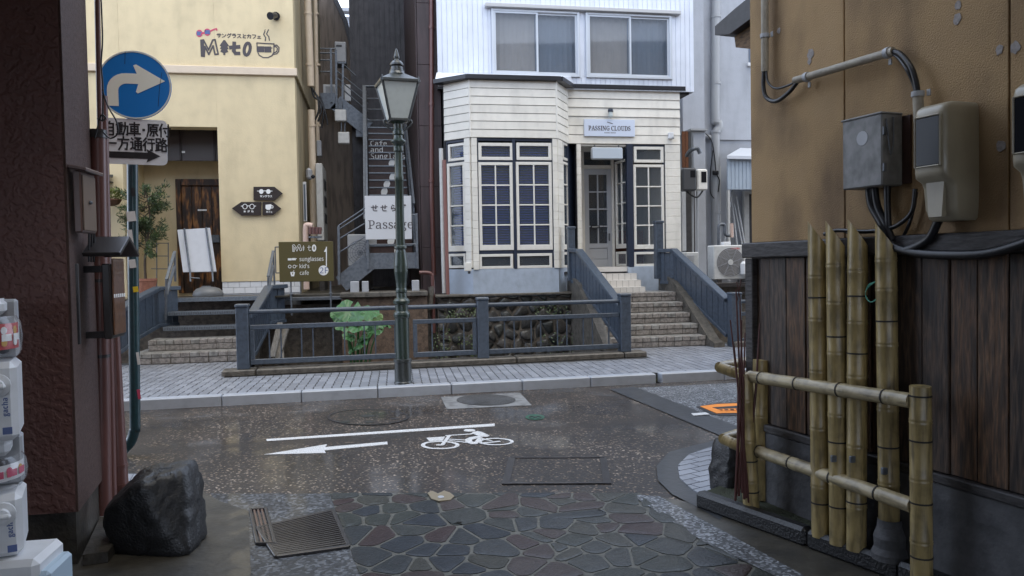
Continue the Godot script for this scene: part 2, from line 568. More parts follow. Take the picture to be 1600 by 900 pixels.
func make_materials():
	var mottle := tex(noise(0.012, FastNoiseLite.TYPE_SIMPLEX_SMOOTH, 5, 3), [[0.0, 0.9], [0.5, 0.97], [1.0, 1.0]])
	var mottle2 := tex(noise(0.02, FastNoiseLite.TYPE_SIMPLEX_SMOOTH, 6, 9), [[0.0, 0.62], [0.45, 0.86], [0.7, 1.0], [1.0, 0.9]])
	var stain := tex(noise(0.01, FastNoiseLite.TYPE_SIMPLEX_SMOOTH, 5, 17), [[0.0, 0.84], [0.35, 0.95], [0.6, 1.0], [1.0, 1.0]])
	var dirt := tex(noise(0.014, FastNoiseLite.TYPE_SIMPLEX_SMOOTH, 6, 23), [[0.0, 0.42], [0.32, 0.68], [0.55, 0.96], [1.0, 1.0]])
	var fine := tex(noise(0.11, FastNoiseLite.TYPE_SIMPLEX_SMOOTH, 4, 5), [])
	var rough_b := tex(noise(0.05, FastNoiseLite.TYPE_SIMPLEX_SMOOTH, 5, 6), [])
	var stucco := tex(noise(0.28, FastNoiseLite.TYPE_SIMPLEX_SMOOTH, 3, 8), [])
	var grain := tex(noise(0.03, FastNoiseLite.TYPE_SIMPLEX_SMOOTH, 6, 12), [[0.0, 0.25], [0.38, 0.6], [0.55, 1.0], [0.7, 0.7], [1.0, 0.4]], 1024)
	var grainb := tex(noise(0.06, FastNoiseLite.TYPE_SIMPLEX_SMOOTH, 4, 13), [])
	# street: brown wet asphalt with pale chips; a film of water in the hollows
	var sp := noise(0.17, FastNoiseLite.TYPE_CELLULAR, 1, 31)
	sp.cellular_return_type = FastNoiseLite.RETURN_CELL_VALUE
	var chips := tex(sp, [[0.0, C(0.045, 0.036, 0.03)], [0.5, C(0.07, 0.056, 0.046)], [0.78, C(0.1, 0.08, 0.064)], [0.9, C(0.2, 0.165, 0.13)], [0.94, C(0.75, 0.68, 0.58)], [1.0, C(1, 0.97, 0.9)]], 2048)
	var chips2 := tex(sp, [[0.0, 0.12], [0.45, 0.22], [0.65, 0.4], [0.8, 0.75], [1.0, 1.0]], 2048)
	var big := noise(0.007, FastNoiseLite.TYPE_SIMPLEX_SMOOTH, 4, 41)
	var wet := tex(big, [[0.0, 0.95], [0.36, 0.7], [0.47, 0.25], [0.6, 0.08], [1.0, 0.03]], 512, true)
	var damp := tex(noise(0.011, FastNoiseLite.TYPE_SIMPLEX_SMOOTH, 5, 43), [[0.0, C(0.4, 0.36, 0.33)], [0.4, C(0.62, 0.56, 0.5)], [0.62, C(0.95, 0.92, 0.9)], [1.0, C(1, 1, 1)]])
	M.asphalt = surf(0.38, 0.33, 0.285, 0.55, chips, 0.2, {"stain": damp, "stain_scale": 0.13, "bump": chips2, "relief": 0.5, "coat": 1.0, "coat_map": wet, "coat_rough": 0.1})
	M.gravel_asphalt = surf(0.34, 0.36, 0.39, 0.6, chips2, 0.2, {"stain": mottle2, "stain_scale": 0.5, "bump": chips2, "relief": 0.35, "coat": 0.3})
	M.aggregate = surf(0.16, 0.17, 0.185, 0.5, chips2, 0.16, {"stain": dirt, "stain_scale": 0.9, "bump": chips2, "relief": 0.5, "coat": 0.6, "coat_map": wet})
	M.band = surf(0.03, 0.034, 0.04, 0.5, mottle2, 0.6, {"bump": rough_b, "relief": 0.15, "coat": 0.35, "coat_rough": 0.2})
	M.wet_concrete = surf(0.062, 0.055, 0.042, 0.5, mottle2, 0.7, {"stain": dirt, "stain_scale": 0.35, "bump": rough_b, "relief": 0.2, "coat": 0.6, "coat_map": wet, "coat_rough": 0.08})
	M.mortar = surf(0.1, 0.098, 0.08, 0.65, mottle2, 1.2, {"bump": rough_b, "relief": 0.3, "coat": 0.3, "coat_rough": 0.15})
	M.cement = surf(0.24, 0.24, 0.235, 0.6, mottle, 0.8, {"stain": dirt, "stain_scale": 0.7, "bump": fine, "relief": 0.08, "coat": 0.35, "coat_rough": 0.15})
	M.cobble = []
	for c in [[0.022, 0.027, 0.031], [0.036, 0.04, 0.038], [0.036, 0.019, 0.019], [0.018, 0.024, 0.033], [0.042, 0.042, 0.034], [0.042, 0.028, 0.026], [0.03, 0.035, 0.03]]:
		M.cobble.append(surf(c[0], c[1], c[2], 0.4, mottle2, 1.6, {"bump": rough_b, "relief": 0.35, "coat": 0.45, "coat_rough": 0.14}))
	M.cobble_sheen = M.cobble.map(func(m): return m.duplicate())
	for m in M.cobble:
		m.clearcoat = 0.12
		m.roughness = 0.55
		m.metallic_specular = 0.35
	for m in M.cobble_sheen:
		m.clearcoat = 0.16
		m.roughness = 0.48
		m.metallic_specular = 0.42
	M.paver = []
	for k in [0.25, 0.285, 0.32]:
		M.paver.append(surf(k * 0.93, k * 0.98, k * 1.1, 0.5, mottle, 1.1, {"stain": stain, "stain_scale": 0.35, "bump": fine, "relief": 0.08, "coat": 0.4, "coat_rough": 0.22}))
	M.joint = surf(0.05, 0.05, 0.05, 0.7, mottle2, 1.0)
	M.kerb = surf(0.4, 0.43, 0.48, 0.5, mottle, 1.3, {"stain": stain, "stain_scale": 0.6, "bump": fine, "relief": 0.1, "coat": 0.35, "coat_rough": 0.25})
	M.old_stone = surf(0.13, 0.115, 0.095, 0.65, mottle2, 1.4, {"stain": dirt, "stain_scale": 0.8, "bump": rough_b, "relief": 0.5, "coat": 0.25, "coat_rough": 0.2})
	M.step_top = surf(0.33, 0.32, 0.3, 0.55, mottle2, 1.4, {"stain": dirt, "stain_scale": 0.8, "bump": fine, "relief": 0.1, "coat": 0.4, "coat_rough": 0.15})
	M.step_face = surf(0.33, 0.3, 0.275, 0.6, mottle2, 2.4, {"stain": dirt, "stain_scale": 1.5, "bump": rough_b, "relief": 0.3, "coat": 0.2})
	M.rubble = []
	for c in [[0.045, 0.042, 0.037], [0.03, 0.032, 0.028], [0.055, 0.046, 0.036]]:
		M.rubble.append(surf(c[0], c[1], c[2], 0.6, mottle2, 2.0, {"stain": dirt, "stain_scale": 1.4, "bump": rough_b, "relief": 1.2, "coat": 0.3}))
	M.stained = surf(0.17, 0.115, 0.08, 0.7, mottle2, 1.5, {"stain": dirt, "stain_scale": 0.9, "bump": rough_b, "relief": 0.5})
	M.yellow = surf(0.72, 0.595, 0.37, 0.8, mottle, 0.5, {"stain": stain, "stain_scale": Vector3(0.35, 0.1, 0.35), "bump": fine, "relief": 0.15})
	M.yellow_trim = surf(0.7, 0.58, 0.44, 0.7, mottle, 0.7)
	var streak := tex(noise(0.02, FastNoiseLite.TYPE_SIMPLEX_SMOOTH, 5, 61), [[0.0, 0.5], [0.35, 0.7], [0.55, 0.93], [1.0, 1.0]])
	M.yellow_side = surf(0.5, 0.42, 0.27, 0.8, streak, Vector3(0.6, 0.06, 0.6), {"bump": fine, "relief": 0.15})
	M.cream = []
	for k in [0.94, 1.0, 1.05]:
		M.cream.append(surf(0.79 * k, 0.755 * k, 0.675 * k, 0.55, mottle, 0.8, {"stain": stain, "stain_scale": Vector3(0.5, 0.15, 0.5), "bump": fine, "relief": 0.05}))
	M.cream_frame = surf(0.76, 0.73, 0.66, 0.5, mottle, 1.2)
	M.white_metal = surf(0.74, 0.78, 0.86, 0.35, mottle, 0.4, {"stain": stain, "stain_scale": Vector3(0.5, 0.08, 0.5)})
	M.blue_plinth = surf(0.42, 0.48, 0.56, 0.6, mottle, 0.9, {"stain": stain, "stain_scale": Vector3(1.1, 0.7, 1.1), "bump": rough_b, "relief": 0.1})
	M.navy = surf(0.018, 0.028, 0.055, 0.45, mottle2, 2.0)
	M.black_trim = mat(0.012, 0.013, 0.018, 0.35)
	M.dark_sheet = surf(0.048, 0.042, 0.047, 0.5, streak, Vector3(0.9, 0.09, 0.9), {"stain": dirt, "stain_scale": 0.5})
	M.red_sheet = surf(0.058, 0.035, 0.036, 0.5, streak, Vector3(0.7, 0.08, 0.7), {"stain": stain, "stain_scale": 0.6})
	M.passage = surf(0.17, 0.135, 0.11, 0.75, streak, Vector3(0.8, 0.1, 0.8), {"bump": rough_b, "relief": 0.2})
	M.wet_wall = surf(0.15, 0.125, 0.098, 0.6, mottle2, 1.2, {"stain": dirt, "stain_scale": 0.9, "bump": rough_b, "relief": 0.4, "coat": 0.2})
	M.dark_wall = surf(0.06, 0.056, 0.055, 0.8, mottle2, 0.6, {"bump": rough_b, "relief": 0.3})
	M.grey_wall = surf(0.43, 0.45, 0.49, 0.75, mottle, 0.5, {"stain": stain, "stain_scale": Vector3(0.5, 0.12, 0.5), "bump": fine, "relief": 0.15})
	M.grey_pipe = mat(0.36, 0.37, 0.38, 0.45)
	M.zinc_roof = mat(0.62, 0.65, 0.7, 0.35)
	M.pale_blue = surf(0.4, 0.47, 0.55, 0.45, mottle, 0.6)
	M.rust = surf(0.16, 0.06, 0.025, 0.85, mottle2, 2.0, {"bump": rough_b, "relief": 0.3})
	M.rail = surf(0.062, 0.082, 0.112, 0.42, mottle2, 1.3, {"stain": stain, "stain_scale": 1.5, "bump": fine, "relief": 0.04, "coat": 0.25, "coat_rough": 0.2})
	M.steel = surf(0.16, 0.175, 0.195, 0.45, mottle2, 1.2, {"stain": stain, "stain_scale": 1.2})
	M.steel.metallic = 0.55
	M.tread = surf(0.17, 0.2, 0.235, 0.4, mottle2, 2.0, {"coat": 0.4, "coat_rough": 0.15})
	M.brown_riser = surf(0.05, 0.024, 0.018, 0.5, mottle2, 1.0)
	M.lamp_green = surf(0.022, 0.042, 0.033, 0.35, mottle2, 2.2, {"stain": stain, "stain_scale": 2.0, "bump": fine, "relief": 0.05, "coat": 0.4, "coat_rough": 0.15})
	M.lamp_dark = surf(0.03, 0.036, 0.035, 0.35, mottle2, 2.0, {"coat": 0.4, "coat_rough": 0.2})
	M.frost = surf(0.55, 0.6, 0.58, 0.25, mottle, 1.5)
	M.pole_green = surf(0.012, 0.05, 0.062, 0.35, mottle2, 2.0, {"coat": 0.4, "coat_rough": 0.12})
	M.sign_blue = mat(0.0, 0.17, 0.55, 0.35)
	M.sign_white = mat(0.62, 0.66, 0.62, 0.4)
	M.plate = mat(0.68, 0.71, 0.75, 0.4)
	M.ink = mat(0.01, 0.01, 0.012, 0.5)
	M.grey_ink = mat(0.075, 0.065, 0.07, 0.7)
	M.red_ink = mat(0.55, 0.06, 0.13, 0.6)
	M.blue_ink = mat(0.08, 0.12, 0.28, 0.5)
	M.white_ink = mat(0.8, 0.8, 0.78, 0.6)
	M.orange_ink = surf(0.8, 0.25, 0.02, 0.6, mottle, 1.5)
	var wear := tex(noise(0.07, FastNoiseLite.TYPE_SIMPLEX_SMOOTH, 6, 77), [[0.0, 0.12], [0.26, 0.3], [0.34, 0.75], [0.55, 0.92], [1.0, 1.0]], 1024)
	M.road_paint = surf(0.78, 0.78, 0.77, 0.6, wear, 1.3, {"bump": chips2, "relief": 0.1, "coat": 0.3})
	M.olive_board = mat(0.085, 0.068, 0.018, 0.6)
	M.brown_board = mat(0.022, 0.013, 0.01, 0.5)
	M.white_board = surf(0.6, 0.62, 0.66, 0.5, mottle, 0.8)
	M.white_plastic = surf(0.68, 0.69, 0.7, 0.35, mottle, 1.5)
	M.ac_white = surf(0.56, 0.56, 0.54, 0.45, mottle, 1.2, {"stain": stain, "stain_scale": 1.5})
	M.ac_dark = mat(0.04, 0.04, 0.042, 0.5)
	M.fan_grey = mat(0.2, 0.19, 0.18, 0.6)
	M.pale_grey = surf(0.4, 0.41, 0.43, 0.5, mottle, 1.0)
	var burn := tex(noise(0.016, FastNoiseLite.TYPE_SIMPLEX_SMOOTH, 5, 88), [[0.0, C(0.05, 0.03, 0.02)], [0.45, C(0.12, 0.055, 0.025)], [0.6, C(0.5, 0.2, 0.06)], [0.75, C(1.0, 0.45, 0.12)], [1.0, C(0.3, 0.12, 0.05)]])
	M.old_door = surf(0.3, 0.3, 0.3, 0.6, burn, Vector3(0.9, 0.22, 0.9), {"bump": grainb, "relief": 0.2})
	M.glass = StandardMaterial3D.new()
	M.glass.albedo_color = Color(0.5, 0.55, 0.6, 0.12)
	M.glass.transparency = BaseMaterial3D.TRANSPARENCY_ALPHA
	M.glass.roughness = 0.03
	M.glass.metallic_specular = 0.36
	M.frosted = surf(0.3, 0.285, 0.27, 0.8, mottle, 0.7)
	M.blue_glass = surf(0.1, 0.125, 0.165, 0.3, mottle, 0.7)
	M.blind = mat(0.035, 0.05, 0.2, 0.7, 0.0, 0.2)
	M.interior = mat(0.05, 0.048, 0.05, 0.9)
	M.interior_red = mat(0.12, 0.04, 0.025, 0.7)
	# right house
	M.ochre = surf(0.38, 0.255, 0.13, 0.85, mottle, 0.8, {"stain": tex(noise(0.009, FastNoiseLite.TYPE_SIMPLEX_SMOOTH, 5, 91), [[0.0, C(0.4, 0.38, 0.4)], [0.35, C(0.72, 0.7, 0.68)], [0.6, C(1, 0.98, 0.92)], [1.0, C(1, 1, 1)]]), "stain_scale": Vector3(0.45, 0.2, 0.45), "bump": stucco, "relief": 0.3})
	M.beam = surf(0.05, 0.045, 0.045, 0.6, grain, Vector3(0.3, 1.2, 0.3), {"bump": grainb, "relief": 0.2})
	var plank := tex(noise(0.018, FastNoiseLite.TYPE_SIMPLEX_SMOOTH, 6, 112), [[0.0, C(0.16, 0.14, 0.13)], [0.3, C(0.3, 0.25, 0.22)], [0.48, C(0.55, 0.42, 0.33)], [0.62, C(0.82, 0.63, 0.46)], [0.74, C(0.5, 0.43, 0.38)], [1.0, C(0.25, 0.22, 0.21)]], 1024)
	M.board = []
	for c in [[0.1, 0.072, 0.052], [0.15, 0.105, 0.07], [0.09, 0.073, 0.062], [0.125, 0.086, 0.058], [0.1, 0.086, 0.078]]:
		M.board.append(surf(c[0] * 1.5, c[1] * 1.5, c[2] * 1.5, 0.6, plank, Vector3(1.1, 0.16, 1.1), {"stain": grain, "stain_scale": Vector3(2.5, 0.12, 2.5), "bump": grainb, "relief": 0.25}))
	M.base_concrete = surf(0.1, 0.1, 0.105, 0.75, mottle2, 0.9, {"stain": mottle2, "stain_scale": 0.4, "bump": rough_b, "relief": 0.3})
	M.patch = surf(0.33, 0.3, 0.28, 0.8, mottle2, 4.0)
	var cane := tex(noise(0.02, FastNoiseLite.TYPE_SIMPLEX_SMOOTH, 5, 95), [[0.0, 0.4], [0.3, 0.7], [0.5, 0.95], [0.75, 1.0], [1.0, 0.7]])
	M.bamboo = surf(0.38, 0.285, 0.12, 0.42, cane, Vector3(3.0, 0.35, 3.0), {"stain": dirt, "stain_scale": Vector3(1.2, 0.8, 1.2), "coat": 0.25, "coat_rough": 0.2})
	M.bamboo_grey = surf(0.42, 0.345, 0.2, 0.45, cane, Vector3(0.5, 3.0, 0.5), {"stain": dirt, "stain_scale": 1.3, "coat": 0.3, "coat_rough": 0.2})
	M.twine = mat(0.018, 0.015, 0.013, 0.7)
	M.conduit = surf(0.34, 0.3, 0.23, 0.5, mottle2, 1.2)
	M.cable = surf(0.012, 0.012, 0.014, 0.4, mottle2, 2.0)
	M.meter_case = surf(0.36, 0.315, 0.225, 0.4, mottle, 1.1, {"stain": stain, "stain_scale": Vector3(1.2, 0.4, 1.2), "coat": 0.2})
	M.meter_glass = mat(0.012, 0.013, 0.016, 0.12, 0.0, 0.3)
	M.box_steel = surf(0.24, 0.24, 0.235, 0.5, mottle2, 1.1, {"stain": dirt, "stain_scale": Vector3(1.4, 0.7, 1.4)})
	M.moss = surf(0.035, 0.04, 0.02, 0.9, mottle2, 2.0, {"bump": rough_b, "relief": 0.6})
	M.roof_dark = surf(0.035, 0.035, 0.04, 0.5, mottle2, 1.2)
	M.roof_wood = surf(0.2, 0.115, 0.05, 0.7, grain, Vector3(1, 1, 0.3))
	# left building
	M.brown = surf(0.13, 0.056, 0.045, 0.55, mottle, 0.8, {"stain": stain, "stain_scale": 0.5, "bump": tex(noise(0.045, FastNoiseLite.TYPE_SIMPLEX_SMOOTH, 3, 99), [[0.0, 0.0], [0.4, 0.15], [0.6, 0.8], [1.0, 1.0]], 512, true), "relief": 0.5, "coat": 0.15, "coat_rough": 0.3})
	M.brown_rough = surf(0.17, 0.1, 0.084, 0.65, mottle2, 3.0, {"bump": stucco, "relief": 1.6})
	M.brown_pipe = surf(0.13, 0.052, 0.044, 0.45, mottle, 1.0, {"stain": stain, "stain_scale": 1.0, "coat": 0.3, "coat_rough": 0.15})
	M.plinth = surf(0.055, 0.047, 0.036, 0.65, mottle2, 1.0, {"stain": dirt, "stain_scale": 0.8, "bump": rough_b, "relief": 0.3, "coat": 0.3})
	M.brown_box = surf(0.11, 0.062, 0.05, 0.35, mottle, 1.5, {"coat": 0.4, "coat_rough": 0.15})
	M.sign_wood = surf(0.17, 0.075, 0.035, 0.4, grain, Vector3(2.0, 0.4, 2.0), {"bump": grainb, "relief": 0.08, "coat": 0.3})
	M.sign_roof = mat(0.022, 0.018, 0.017, 0.35)
	M.black_stone = surf(0.011, 0.0112, 0.0125, 0.5, mottle2, 2.0, {"bump": rough_b, "relief": 0.35, "coat": 0.12, "coat_rough": 0.3})
	M.iron = surf(0.04, 0.036, 0.037, 0.45, mottle2, 2.0, {"coat": 0.4, "coat_rough": 0.15})
	M.iron.metallic = 0.3
	M.manhole = surf(0.09, 0.085, 0.08, 0.5, chips2, 0.5, {"bump": rough_b, "relief": 0.4, "coat": 0.45, "coat_rough": 0.12})
	M.green_cap = mat(0.02, 0.09, 0.055, 0.5)
	M.clear = StandardMaterial3D.new()
	M.clear.albedo_color = Color(0.85, 0.87, 0.9, 0.06)
	M.clear.transparency = BaseMaterial3D.TRANSPARENCY_ALPHA
	M.clear.roughness = 0.06
	M.pod_red = mat(0.5, 0.03, 0.035, 0.35)
	M.pod_gold = mat(0.6, 0.33, 0.05, 0.4)
	M.pod_dark = mat(0.03, 0.03, 0.035, 0.4)
	M.terracotta = surf(0.4, 0.17, 0.11, 0.75, mottle2, 1.5)
	M.bark = surf(0.09, 0.065, 0.045, 0.85, mottle2, 3.0)
	M.leaf = mat(0.075, 0.1, 0.045, 0.5)
	M.leaf.backlight_enabled = true
	M.leaf.backlight = Color(0.25, 0.35, 0.12)
	M.butterbur_pale = surf(0.1, 0.19, 0.04, 0.5, mottle2, 1.5, {"coat": 0.2})
	M.leaf_dark = mat(0.045, 0.07, 0.03, 0.5)
	M.leaf_lime = mat(0.17, 0.2, 0.04, 0.55)
	M.butterbur = surf(0.045, 0.155, 0.04, 0.5, mottle2, 1.2, {"coat": 0.3})
	M.butterbur.backlight_enabled = true
	M.butterbur.backlight = Color(0.2, 0.45, 0.1)
	M.twig = mat(0.07, 0.02, 0.016, 0.5)
	M.white_tile = surf(0.74, 0.75, 0.76, 0.3, mottle, 1.5)
	M.step_tile = surf(0.68, 0.65, 0.61, 0.35, mottle, 1.2)
	M.pink_pipe = mat(0.55, 0.4, 0.33, 0.5)
	M.sticker = mat(0.7, 0.7, 0.7, 0.5)
	M.yellow_sticker = mat(0.75, 0.55, 0.02, 0.5)
# ------------------------------------------------------------------ scene
func zk(x) -> float:      # kerb line of the far pavement
	return -9.44 - 0.03 * x
func zf(x) -> float:      # fence line along the canal
	return -11.27 - 0.05 * x
func _ready():
	rng.seed = 7
	CB = Basis(Vector3.UP, deg_to_rad(-YAW)) * Basis(Vector3.RIGHT, deg_to_rad(-PITCH)) * Basis(Vector3.BACK, deg_to_rad(-ROLL))
	var cam := Camera3D.new()
	cam.name = "camera"
	cam.fov = rad_to_deg(2.0 * atan(450.0 / F))
	cam.far = 300.0
	cam.transform = Transform3D(CB, Vector3(0, EYE, 0))
	add_child(cam)
	cam.current = true
	var we := WorldEnvironment.new()
	we.name = "world"
	var env := Environment.new()
	env.background_mode = Environment.BG_SKY
	var sky := Sky.new()
	var sm := ProceduralSkyMaterial.new()
	sm.sky_top_color = Color(0.77, 0.83, 0.93)
	sm.sky_horizon_color = Color(0.82, 0.86, 0.93)
	sm.ground_horizon_color = Color(0.5, 0.5, 0.5)
	sm.ground_bottom_color = Color(0.3, 0.3, 0.3)
	sm.sky_curve = 0.2
	sm.sun_angle_max = 1.0
	sky.sky_material = sm
	env.sky = sky
	env.background_energy_multiplier = 1.15
	env.tonemap_mode = Environment.TONE_MAPPER_LINEAR
	env.tonemap_exposure = 3.5
	env.sdfgi_enabled = true
	env.ssao_enabled = true
	env.ssil_enabled = true
	we.environment = env
	add_child(we)
	var sun := DirectionalLight3D.new()
	sun.name = "sun"
	sun.light_energy = 0.18
	sun.light_angular_distance = 40.0
	sun.light_color = Color(1.0, 0.99, 0.97)
	sun.shadow_enabled = true
	sun.rotation_degrees = Vector3(-68, 25, 0)
	add_child(sun)
	make_materials()
	ground()
	crazy_paving()
	far_pavement()
	canal()
	yellow_house()
	dark_tower()
	cream_shop()
	grey_building()
	right_house()
	left_building()
	fence_and_stairs()
	street_marks()
	street_lamp()
	road_sign()
	yellow_house_things()
	gap_things()
	right_things()
	left_things()
	bamboo_things()
	print("built")

func ground():
	org(Vector3.ZERO)
	var s := st0()
	flat(s, pv([-60, 30, 60, 30, 60, -11.23, -60, -7.64]), 0.0)
	struct("street", "wet brown asphalt street with pale chips", s, M.asphalt)
	s = st0()
	flat(s, pv([-90, -9, 90, -9, 90, -150, -90, -150]), -1.06)
	struct("ground", "dark earth below the buildings", s, M.wet_wall)
	# pale gravelly asphalt of the side lane, its dark border band, and the curved band
	s = st0()
	var a := gpts([985, 607, 1160, 598])
	a.append_array(pv([9, -9.55, 9, -6.0]))
	a.append_array(gpts([1168, 694]))
	flat(s, a, 0.004)
	struct("side_lane", "pale gravelly asphalt of the side lane", s, M.gravel_asphalt)
	s = st0()
	flat(s, gpts([952, 609, 992, 605, 1195, 684, 1190, 700, 1150, 692]), 0.008)
	var arc_o := []
	var arc_i := []
	var outer := gline([1190, 684, 1150, 682, 1085, 697, 1045, 708, 1026, 730, 1028, 752, 1050, 774, 1085, 792, 1125, 815], 0)
	var inner := gline([1192, 692, 1150, 692, 1108, 702, 1076, 713, 1059, 730, 1062, 750, 1082, 768, 1112, 785, 1135, 800], 0)
	for i in outer.size() - 1:
		var h := 0.0085 + 0.0002 * i
		var q := PackedVector2Array()
		for p in [outer[i], outer[i + 1], inner[i + 1], inner[i]]: q.append(Vector2(p.x, p.z))
		flat(s, q, h)
	struct("border_band", "smooth dark band that borders the street corner", s, M.band)
	s = st0()
	var pp := PackedVector2Array()
	for p in inner: pp.append(Vector2(p.x, p.z))
	pp.append_array(pv([2.75, -4.6, 4.6, -5.6]))
	flat(s, pp, 0.006)
	var corner := struct("corner_pavement", "patch of pale pavers inside the curved dark band", s, M.joint)
	var d := Vector2(0.93, -0.37).normalized()
	var e := Vector2(-d.y, d.x)
	var o0 := Vector2(2.0, -4.7)
	for j in range(-14, 22):
		for i in range(-6, 12):
			var u := i * 0.2 + (0.1 if j % 2 else 0.0)
			var q := PackedVector2Array([o0 + d * u + e * j * 0.1, o0 + d * (u + 0.19) + e * j * 0.1, o0 + d * (u + 0.19) + e * (j * 0.1 + 0.09), o0 + d * u + e * (j * 0.1 + 0.09)])
			for c in Geometry2D.intersect_polygons(q, pp):
				if c.size() < 3 or absf(poly_area(c)) < 0.002: continue
				var s2 := st0()
				flat(s2, c, 0.016, 0.008)
				part(corner, "paver", s2, M.paver[rng.randi() % 3])
	# near side of the street: aggregate strip, wet concrete, gutter
	s = st0()
	var ag := gpts([330, 772, 517, 772])
	ag.append_array(pv([0.45, -1.0, 0.5, 3.0, -0.7, 3.0, -0.75, -3.6]))
	flat(s, ag, 0.004)
	struct("aggregate_strip", "strip of exposed blue grey aggregate beside the drain", s, M.aggregate)
	s = st0()
	var wc := gpts([185, 772, 318, 770, 345, 785, 388, 800, 392, 900])
	wc.append_array(pv([-0.7, -1.0, -0.7, 3.0, -6, 3.0, -6, -4.95]))
	flat(s, wc, 0.008)
	struct("concrete_floor", "wet brown concrete apron below the brown wall", s, M.wet_concrete)
	s = st0()
	var pb := gpts([985, 775, 1030, 778, 1140, 838, 1260, 905, 1215, 905, 1100, 850])
	flat(s, pb, 0.012)
	struct("pebble_gutter", "curved strip of white pebbles set in the gutter", s, M.gravel_asphalt)
	s = st0()
	var wf := gpts([1032, 778, 1110, 792])
	wf.append_array(pv([2.75, -3.0, 3.6, 2.0, 1.9, 2.0, 2.1, -2.8]))
	flat(s, wf, 0.0075)
	struct("gutter_floor", "wet dark concrete along the black kerb", s, M.wet_concrete)
	# white tiles in front of the brown building's corner
	s = st0()
	flat(s, gpts([176, 742, 244, 742, 222, 762, 176, 762]), 0.012)
	var wt := struct("threshold", "small strip of white tiles at the corner", s, M.joint)
	for i in 6:
		var s2 := st0()
		flat(s2, gpts([176 + i * 11.0, 744, 186 + i * 11.0, 744, 178 + i * 11.0, 760, 168 + i * 11.0, 760]), 0.018, 0.004)
		part(wt, "tile", s2, M.paver[2])
func poly_area(p: PackedVector2Array) -> float:
	var a := 0.0
	for i in p.size(): a += p[i].cross(p[(i + 1) % p.size()])
	return a / 2.0

func crazy_paving():
	org(Vector3.ZERO)
	var poly := gpts([515, 772, 1000, 772, 1100, 848, 1215, 902])
	poly.append_array(pv([2.25, -2.6, 2.2, 1.5, 0.75, 1.5]))
	var s := st0()
	flat(s, poly, 0.006)
	var bed := struct("stone_paving", "wet crazy paving of dark slate and maroon stones", s, M.mortar)
	var rest := st0()
	var xf := Transform3D(Basis(Vector3.RIGHT, Vector3.FORWARD, Vector3.UP), Vector3(0, 0.0115, 0))
	var p2 := PackedVector2Array()
	for p in poly: p2.append(Vector2(p.x, -p.y))
	for c in cells(p2, Vector2(0.175, 0.15), 0.55, 0.015, 0.33):
		if absf(poly_area(c)) < 0.0012: continue
		var mid := Vector2.ZERO
		for p in c: mid += p
		mid /= c.size()
		var t := Vector2(rng.randf_range(-0.02, 0.02), rng.randf_range(-0.02, 0.02))
		if mid.y > 2.9:
			var s2 := st0()
			stone(s2, c, 0.01, xf, 0.003, t)
			# maroon and blue slates on the drain side, greener ones towards the gutter
			var k := rng.randi() % 7
			if mid.x > 0.65 and k in [2, 3] and rng.randf() < 0.7: k = [1, 4, 6][rng.randi() % 3]
			part(bed, "stone", s2, (M.cobble_sheen if mid.x + rng.randf_range(-0.25, 0.25) > 0.55 else M.cobble)[k])
		else:
			stone(rest, c, 0.01, xf, 0.003, t)
	tag(part(bed, "stones", rest, M.cobble[1]), "", "", "", "stuff")

